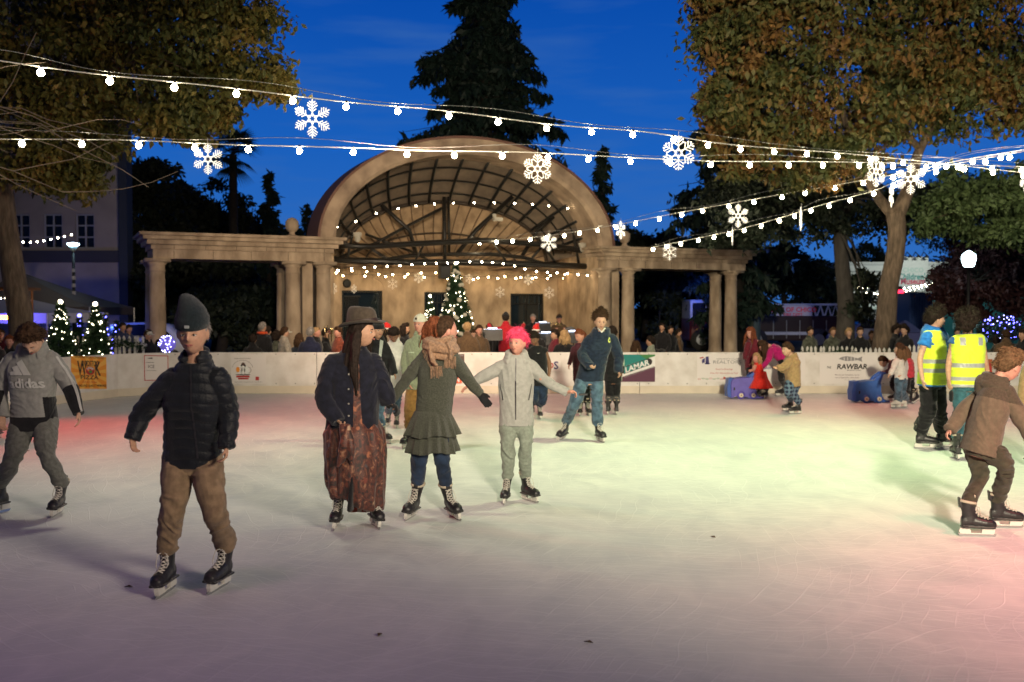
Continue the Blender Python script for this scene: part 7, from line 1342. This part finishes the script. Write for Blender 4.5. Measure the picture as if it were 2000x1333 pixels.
# ================================================================ SKATING AIDS (push-along vehicles)
def aid(px, py, d, label, m1, m2, sc):
    p = W(px, py, d); th = empty('skating_aid', Vector((p.x, d, 0)), label, 'skating aid'); th.scale = (sc, sc, sc)
    prof = [(-.30, .02), (-.31, .36), (-.27, .43), (-.05, .46), (.17, .47), (.22, .40), (.215, .24), (.25, .12), (.30, .05), (.40, .045), (.40, .012), (-.10, .012), (-.12, .06), (-.2, .06)]
    def slab(pr, w0, w1, m, name, bev=.02):
        mb = MB(); rg = []
        cx = sum(q[0] for q in pr) / len(pr); cz = sum(q[1] for q in pr) / len(pr)
        for y, k in ((w0, .97), (w0 + bev, 1), (w1 - bev, 1), (w1, .97)): rg.append([(cx + (x - cx) * k, y, max(cz + (z - cz) * k, .006)) for x, z in pr])
        mb.loft(rg); return mb.build(name, m, th, False)
    slab(prof, -.17, .17, m1, 'body'); slab([(-.37, .05), (-.385, .24), (-.36, .33), (-.355, .44), (-.25, .455), (-.20, .38), (-.215, .08), (-.26, .02)], -.15, .15, m2, 'front_hood')
    for y in (-.13, .09): slab([(.06, .44), (.13, .54), (.24, .625), (.31, .64), (.33, .605), (.27, .58), (.22, .42), (.19, .36), (.1, .43)], y, y + .05, m2, 'handle_arm', .01)
    mb = MB(); mb.tube([(.30, -.14, .615), (.30, .15, .615)], .022, 10); mb.build('handle', m2, th, True); mb = MB(); mb.box((-.07 + .07, -.176, .035), (.12, .012, .022), bev=.004); mb.box((-.235, -.176, .22), (.03, .012, .06), bev=.004); mb.build('slot', M_black, th)
    for x in (-.09, .17):
        mb = MB(); mb.lathe([(.085, -.02), (.09, 0), (.085, .02)], (x, -.165, .085), 20, rot=Matrix.Rotation(R(90), 3, 'X')); wh = mb.build('wheel', m1, th, True); mb = MB(); mb.lathe([(.0, -.006), (.046, -.006), (.046, .006), (.0, .008)], (x, -.192, .085), 18, rot=Matrix.Rotation(R(90), 3, 'X')); mb.build('hub', mat('cream_plastic', (.62, .56, .42), .5), wh); mb = MB(); mb.ell((x, -.20, .085), (.014, .008, .014), 6); mb.build('hub_cap', mat('hub_dark', (.15, .08, .05), .5), wh)
aid(1452, 775, 20.45, 'purple and blue toy vehicle skating aid pushed by the little girl', mat('plastic_purple', (.11, .09, .42), .45, var=.08), mat('plastic_blue', (.03, .10, .42), .45, var=.08), .96)
aid(1695, 786, 19.6, 'all blue toy vehicle skating aid in front of the leaning boy', mat('plastic_blue_deep', (.025, .10, .36), .45, var=.08), mat('plastic_blue', ()), .95)
# phone in the pink-haired boy's hand
mb = MB(); q = W(1139, 771, 9.22); mb.box((0, 0, 0), (.085, .012, .02), bev=.004); mb.build('phone', M_black, None, False, q, 'small dark phone held out by the pink haired boy', 'phone')
# ================================================================ SPECTATORS AND BAND behind the barrier
C_camo = cloth('jacket_olive_grey', (.06, .065, .05), .5, 12); C_ltg = cloth('hoodie_stone', (.30, .27, .23), .15); C_oran = cloth('hood_orange', (.5, .06, .015), .1); C_crb = cloth('coat_brown', (.09, .055, .03), .2); C_rdc = cloth('coat_red', (.36, .012, .02), .2)
def spect(px, py, d, label, top, hairs, hy=180, skin='tan', yaw=None, s=1.0, hat=None, arms=0, long=0, hm=None, pants=None, extra=None, seed=None, gz=0, lift=0):
    """head centre in pixels; stands or sits at depth d"""
    yaw = hy if yaw is None else yaw; h = W(px, py, d); m = F / d; seed = seed or int(px + py)
    z = h.z - gz; sit = z < 1.36 * s; rr = frame(yaw); fw = rr @ Vector((0, -1, 0)); sd = rr @ Vector((1, 0, 0)); sh_z = h.z - .27 * s; C0 = Vector((h.x, h.y, 0)) - fw * .02
    sgn = 1 if sd.x >= 0 else -1; sd = sd * sgn
    def pj(v): # world -> the person() joint format
        dd = v.y; vz = v.z - CAMZ; t = dd * CT - vz * ST; return (1000 + F * v.x / t, 666.5 - F * (dd * ST + vz * CT) / t, dd - d)
    P = lambda x, f, zz: pj(C0 + sd * x + fw * f + Vector((0, 0, zz)))
    hz = sh_z - .50 * s; S_ = [P(-.185 * s, 0, sh_z), P(.185 * s, 0, sh_z)]
    if arms == 0: E_, W_, T_ = [P(-.24 * s, .02, sh_z - .27 * s), P(.24 * s, .02, sh_z - .27 * s)], [P(-.21 * s, .16, sh_z - .46 * s), P(.21 * s, .16, sh_z - .46 * s)], [P(-.16 * s, .27, sh_z - .52 * s), P(.16 * s, .27, sh_z - .52 * s)]
    elif arms == 1: E_, W_, T_ = [P(-.25 * s, .12, sh_z - .18 * s), P(.25 * s, .12, sh_z - .18 * s)], [P(-.16 * s, .32, sh_z - .06), P(.16 * s, .32, sh_z - .06)], [P(-.05 * s, .38, sh_z - .02), P(.05 * s, .38, sh_z - .02)]
    else: E_, W_, T_ = [P(-.36 * s, .10, sh_z - .06), P(.36 * s, .10, sh_z - .06)], [P(-.44 * s, .28, sh_z + .10), P(.44 * s, .28, sh_z + .10)], [P(-.46 * s, .36, sh_z + .2), P(.46 * s, .36, sh_z + .2)]
    if sit: K_ = [P(-.11, .40, hz + .02), P(.11, .40, hz + .02)]; ff = [(C0 + sd * x + fw * .42) for x in (-.12, .12)]
    else: K_ = [P(-.10, .03, hz * .52), P(.10, .03, hz * .52)]; ff = [(C0 + sd * x) for x in (-.11, .11)]
    ft = []
    for q in ff: j = pj(Vector((q.x, q.y, gz + .001))); ft.append((j[0], j[1], math.degrees(math.atan2(fw.x, -fw.y)), 0, 0, gz + .001))
    def ex(I):
        if long: curtain(I, hairs[1], long, 26, .09, .016, .2, seed)
        if hat: hat(I)
        if extra: extra(I)
    return person(label, d, (px, py, 0), S_, E_, W_, T_, [P(-.09 * s, 0, hz), P(.09 * s, 0, hz)], K_, ft, skin=skin, hs=.98, s=s, yaw=yaw, hy=hy, vox=.016 if d > 26 else .014, top=dict(m=top, ease=.034, hem=-.12, collar=1, fold=.010), bot=dict(m=pants or C_blk, ease=.01), hairs=hairs, seed=seed, extra=ex, group='people behind the rink barrier', face=abs((hy + 180) % 360 - 180) < 100, foottype='shoe')
def capf(m, fy=0): return lambda I: cap(I, m, fy)
def beaf(m): return lambda I: beanie(I, m, h=.13)
C_crm = cloth('cap_cream', ()) if 'cap_cream' in MATS else None; M_capw = cloth('cap_white', (.6, .58, .56), .05)
def santa(I):
    beanie(I, cloth('santa_red', (.5, .02, .02), .1), slouch=(.05, .03), h=.17); mb = MB(); mb.lathe([(.088, .01), (.10, .02), (.10, .045), (.088, .055)], n=24, sxy=(1, 1.2)); put(mb.build('hat_trim', M_capw, I['body'], True), I['H'], I['Hm'], I['k'])
S = spect
S(18, 668, 19.9, 'dark haired onlooker in dark coat left of the hoodie boy', C_blk, ('short', H_rd), 20, 'rosy', s=.9); S(0, 655, 20.5, 'onlooker with red lit hair at the far left edge', C_mar, ('short', H_br), 30, 'rosy')
S(290, 655, 22.8, 'bearded man in pale cap and black jacket beside the violet light ball', C_blk, ('short', H_br), 60, 'tan', hat=capf(C_crm)); S(312, 674, 23.4, 'person in black seated right of the man in the pale cap', C_blk, ('short', H_dk), 150, s=.9)
S(513, 640, 23.2, 'tall grey-haired onlooker in black jacket with orange hood', C_blk, ('short', H_gy, .6), 150, 'tan', extra=lambda I: [None for _ in [0] if fin(remesh((lambda mb: mb.tube([I['nb'] + I['side'] * .10 * math.cos(a) - I['fwd'] * .09 * math.sin(a) + Vector((0, 0, .03)) for a in np.linspace(-1, 4.1, 18)], .035, 10))(MB()), .012), C_oran, 'hood', I['body'])]); S(523, 648, 24.2, 'onlooker in dark coat just behind the orange hood', C_hood, ('short', H_dk), 160, s=.95); S(494, 664, 23, 'short onlooker in black with emblem left of the orange hood', C_blk, ('short', H_dk), 180, s=.85)
S(557, 650, 22.9, 'onlooker in cream cap and stone coloured hoodie', C_ltg, ('short', H_br), 120, 'fair', hat=capf(C_crm), s=.95); S(540, 660, 24, 'onlooker in dark hooded coat left of the cream cap', C_camo, ('mop', H_dk), 175, s=.92); S(585, 663, 23.2, 'brown haired woman between the cream cap and white cap', C_hood, ('long', H_br), 150, 'fair', s=.9, long=.2); S(606, 651, 22.7, 'onlooker in white backwards cap and navy coat', cloth('coat_navy', (.015, .018, .045), .2), ('short', H_gy), 175, 'fair', hat=capf(M_capw, 0)); S(619, 650, 23.6, 'blond onlooker looking right near the white cap', C_blk, ('long', H_bl), 80, 'rosy', s=.95)
S(637, 652, 24.4, 'trombone player in dark red cap', C_blk, ('short', H_dk), 100, 'tan', hat=capf(C_mar), arms=1); S(660, 650, 22.8, 'woman in rust top with brown hair left of the felt hat', cloth('top_rust', (.20, .05, .03), .2), ('long', H_br), -50, 'rosy', s=.95)
S(757, 645, 23.5, 'onlooker wearing a red and white Santa hat', cloth('coat_taupe', (.16, .12, .09), .2), ('short', H_lb), 160, 'fair', hat=santa); S(792, 643, 23.0, 'dark curly haired woman looking right between boy and cap', C_blk, ('long', H_dk, 1.4), 75, 'tan', long=.18, s=.95)
S(913, 641, 22.9, 'broad person in brown quilted coat seen from behind', C_crb, ('short', H_bl), 170, 'fair', s=1.05); S(936, 646, 24.0, 'seated musician in brown glancing left beside the brown coat', C_crb, ('short', H_br), 20, 'rosy', s=.92); S(925, 655, 25.2, 'musician in red top behind the brown coat', C_rdc, ('short', H_br), 10, 'fair', s=.88); S(876, 655, 24.6, 'musician in grey between ponytail and brown coat', C_camo, ('short', H_dk), 0, 'fair', s=.9)
S(988, 622, 25.0, 'conductor in red coat and black hat, back turned, arms raised', C_rdc, ('short', H_dk, 1.1), 178, 'tan', arms=2, hat=beaf(C_blk)); S(956, 642, 26.5, 'musician behind the music stand left of the conductor', C_blk, ('short', H_dk), 10, 'fair', s=.92)
S(1041, 622, 31.5, 'standing grey haired musician in front of the right door', C_blk, ('short', H_gy), -8, 'rosy', gz=.45, pants=C_blk, s=.98); S(1092, 622, 31.8, 'standing trumpet player in dark cap at right of the stage', C_crb, ('short', H_br), 5, 'rosy', gz=.45, arms=1, hat=capf(C_blk))
S(1047, 648, 23.6, 'musician with Santa hat behind the black tee boy', C_blk, ('short', H_br), 10, 'rosy', s=.9, hat=santa); S(1083, 655, 23.4, 'dark haired musician in maroon beside the blond woman', C_mar, ('short', H_dk, 1.3), -60, 'tan', s=.92); S(1103, 657, 22.6, 'woman with wavy blond hair in black coat seen from behind', C_blk, ('long', H_bl, 1.3), 175, 'fair', s=.95, long=.2); S(1072, 662, 24.8, 'musician in black reading music left of the maroon jacket', C_blk, ('short', H_br), 20, 'fair', s=.88)
S(1242, 677, 23.0, 'woman in tan jumper with brown hair low behind the barrier', C_tan, ('long', H_br), 150, 'fair', s=.85, long=.25); S(1270, 668, 22.6, 'person in pale green jumper behind the diagonal banner', cloth('jumper_pale_green', (.24, .26, .20), .1), ('short', H_dk, 1.2), -110, 'tan', s=.9)
for i, (x, y, d, l) in enumerate([(1293, 640, 30, 'tall dark figure standing in shadow under the right pergola'), (1310, 645, 31, 'dark figure right of the tall one under the pergola'), (1326, 650, 33, 'third dark figure near the amber chevrons')]): S(x, y, d, l, C_blk if i < 2 else C_crb, ('short', H_dk), -30 + 60 * i, 'tan')
for a in [(1583, 648, 27.5, 'onlooker in patterned grey jacket behind the picket fence', C_camo, ('short', H_dk), 30), (1627, 649, 28, 'onlooker in olive coat with crossed strap left of the trunks', C_camo, ('short', H_lb), 10), (1658, 651, 26.8, 'blond woman in black coat before the grey trunk', C_blk, ('short', H_bl), 5), (1680, 649, 26.6, 'man in black jacket beside the blond woman', C_blk, ('short', H_br), -5), (1703, 655, 29, 'onlooker in dark coat between man and forked trunk', C_brn2, ('short', H_br), 0), (1752, 645, 26.4, 'onlooker in shadow right behind the forked trunk', C_blk, ('mop', H_dk), 40), (1766, 646, 25.6, 'woman in dark parka with pale fur hood right of the trunk', C_blk, ('mop', H_dk), -60), (1870, 650, 30, 'onlooker seen between the two vest wearers', C_blk, ('short', H_dk), 0), (1965, 655, 24, 'person in rusty brown coat with hood up at right', C_crb, ('short', H_br), 160), (1997, 655, 22.8, 'onlooker in black looking left at right edge', C_blk, ('short', H_dk), -70), (1946, 668, 25, 'onlooker in grey coat low beside the rusty coat', C_camo, ('short', H_dk), 150)]: S(*a, skin='tan' if a[0] % 2 else 'fair')
for x, y, d, l in [(240, 640, 27, 'blue lit figure by the pale car'), (252, 644, 28, 'second blue lit figure leaning near the car')]: S(x, y, d, l, cloth('coat_blue', (.03, .04, .10), .2), ('short', H_dk), 60)
# music stands, instruments
def stand(px, py, d, label, lit=True):
    p = W(px, py, d); th = empty('music_stand', Vector((p.x, d, 0)), label, 'music stand', 'music stands'); mb = MB(); mb.tube([(0, 0, .05), (0, 0, p.z)], .014, 8)
    for k in range(3): a = k * 2.1; mb.tube([(0, 0, .25), (.25 * math.cos(a), .25 * math.sin(a), 0)], .01, 6)
    mb.build('leg', M_black, th); Rm = Matrix.Rotation(R(-22), 3, 'X'); mb = MB(); mb.box((0, 0, p.z), (.50, .012, .30), Rm, bev=.004); mb.build('desk', M_black, th)
    if lit: mb = MB(); mb.box((0, .02, p.z + .035), (.44, .006, .24), Rm); mb.build('lit_sheet', mat('lit_sheet', (.8, .85, .95), .6, emit=(.60, .72, 1), es=1.1), th); mb = MB(); mb.box((0, .02, p.z + .17), (.22, .03, .02), bev=.005); mb.build('clip_lamp', mat('clip_lamp', (.8, .9, 1), .5, emit=(.6, .75, 1), es=6), th)
for a in [(962, 655, 24.3, 'music stand with brightly lit sheet beside the conductor'), (1066, 663, 24.0, 'lit music stand left of the maroon musician'), (1120, 660, 24.6, 'lit music stand right of the blond woman'), (1008, 665, 26.0, 'dim music stand right of the conductor'), (1060, 640, 30.8, 'music stand before the grey haired musician on stage')]: stand(*a, lit=a[0] < 1125 and a[0] != 1008)
M_brass = mat('brass', (.55, .42, .2), .25, metal=.9)
p = W(641, 655, 23.9); th = empty('trombone', p, 'brass trombone slide pointing up left of the felt hat', 'trombone'); mb = MB(); mb.tube([(-.05, 0, -.1), (-.09, 0, .22), (-.02, 0, .24), (.02, 0, -.12)], .012, 8); mb.build('slide', M_brass, th, True); mb = MB(); mb.lathe([(.01, -.15), (.015, 0), (.03, .10), (.09, .16)], (.08, 0, .0), 16); mb.build('bell', M_brass, th, True)
p = W(1091, 632, 31.3); th = empty('trumpet', p, 'brass trumpet held by standing player at right of the stage', 'trumpet'); mb = MB(); mb.tube([(-.22, 0, .01), (.12, 0, .01)], .010, 8); mb.tube([(-.1, 0, .01), (-.1, 0, -.05), (.08, 0, -.05), (.08, 0, .01)], .009, 8); mb.build('tubing', M_brass, th, True); mb = MB(); mb.lathe([(.01, 0), (.02, .05), (.06, .12)], (-.2, 0, .01), 14, rot=Matrix.Rotation(R(-90), 3, 'Y')); mb.build('bell', M_brass, th, True)
p = W(1113, 655, 24.9); th = empty('sousaphone', p, 'silver horn bell shining between blond woman and navy hoodie', 'horn'); mb = MB(); mb.lathe([(.04, -.05), (.08, .0), (.19, .10), (.195, .11)], (0, 0, 0), 22, rot=Matrix.Rotation(R(80), 3, 'X')); mb.build('bell', mat('silver_brass', (.6, .6, .62), .25, metal=.8), th, True); mb = MB(); mb.tube([(.22 * math.cos(a), .1, -.25 + .22 * math.sin(a)) for a in np.linspace(0, 5.5, 20)], .03, 8); mb.build('tubing', mat('silver_brass', ()), th, True)
# fallen leaves and specks on the ice
for i, (x, y, l) in enumerate([(250, 1148, 'curled brown leaf on the ice left of the beanie man'), (742, 1242, 'small dry leaf on the ice at bottom, left of centre'), (1150, 1256, 'small leaf on the ice near the bottom centre'), (54, 882, 'dry leaf on the ice beneath the hoodie boy'), (1392, 1050, 'tiny leaf on the ice before the green lit patch')]):
    g = G(x, y); mb = MB(); mb.add([(-.03, 0, .004), (0, -.014, .012), (.034, .003, .004), (.002, .016, .014)], [(0, 1, 2, 3)]); o = mb.build('fallen_leaf', mat('dry_leaf', (.09, .05, .025), .8), None, False, g, l, 'leaf', 'leaves on the ice'); o.rotation_euler = (0, 0, i * 1.3)
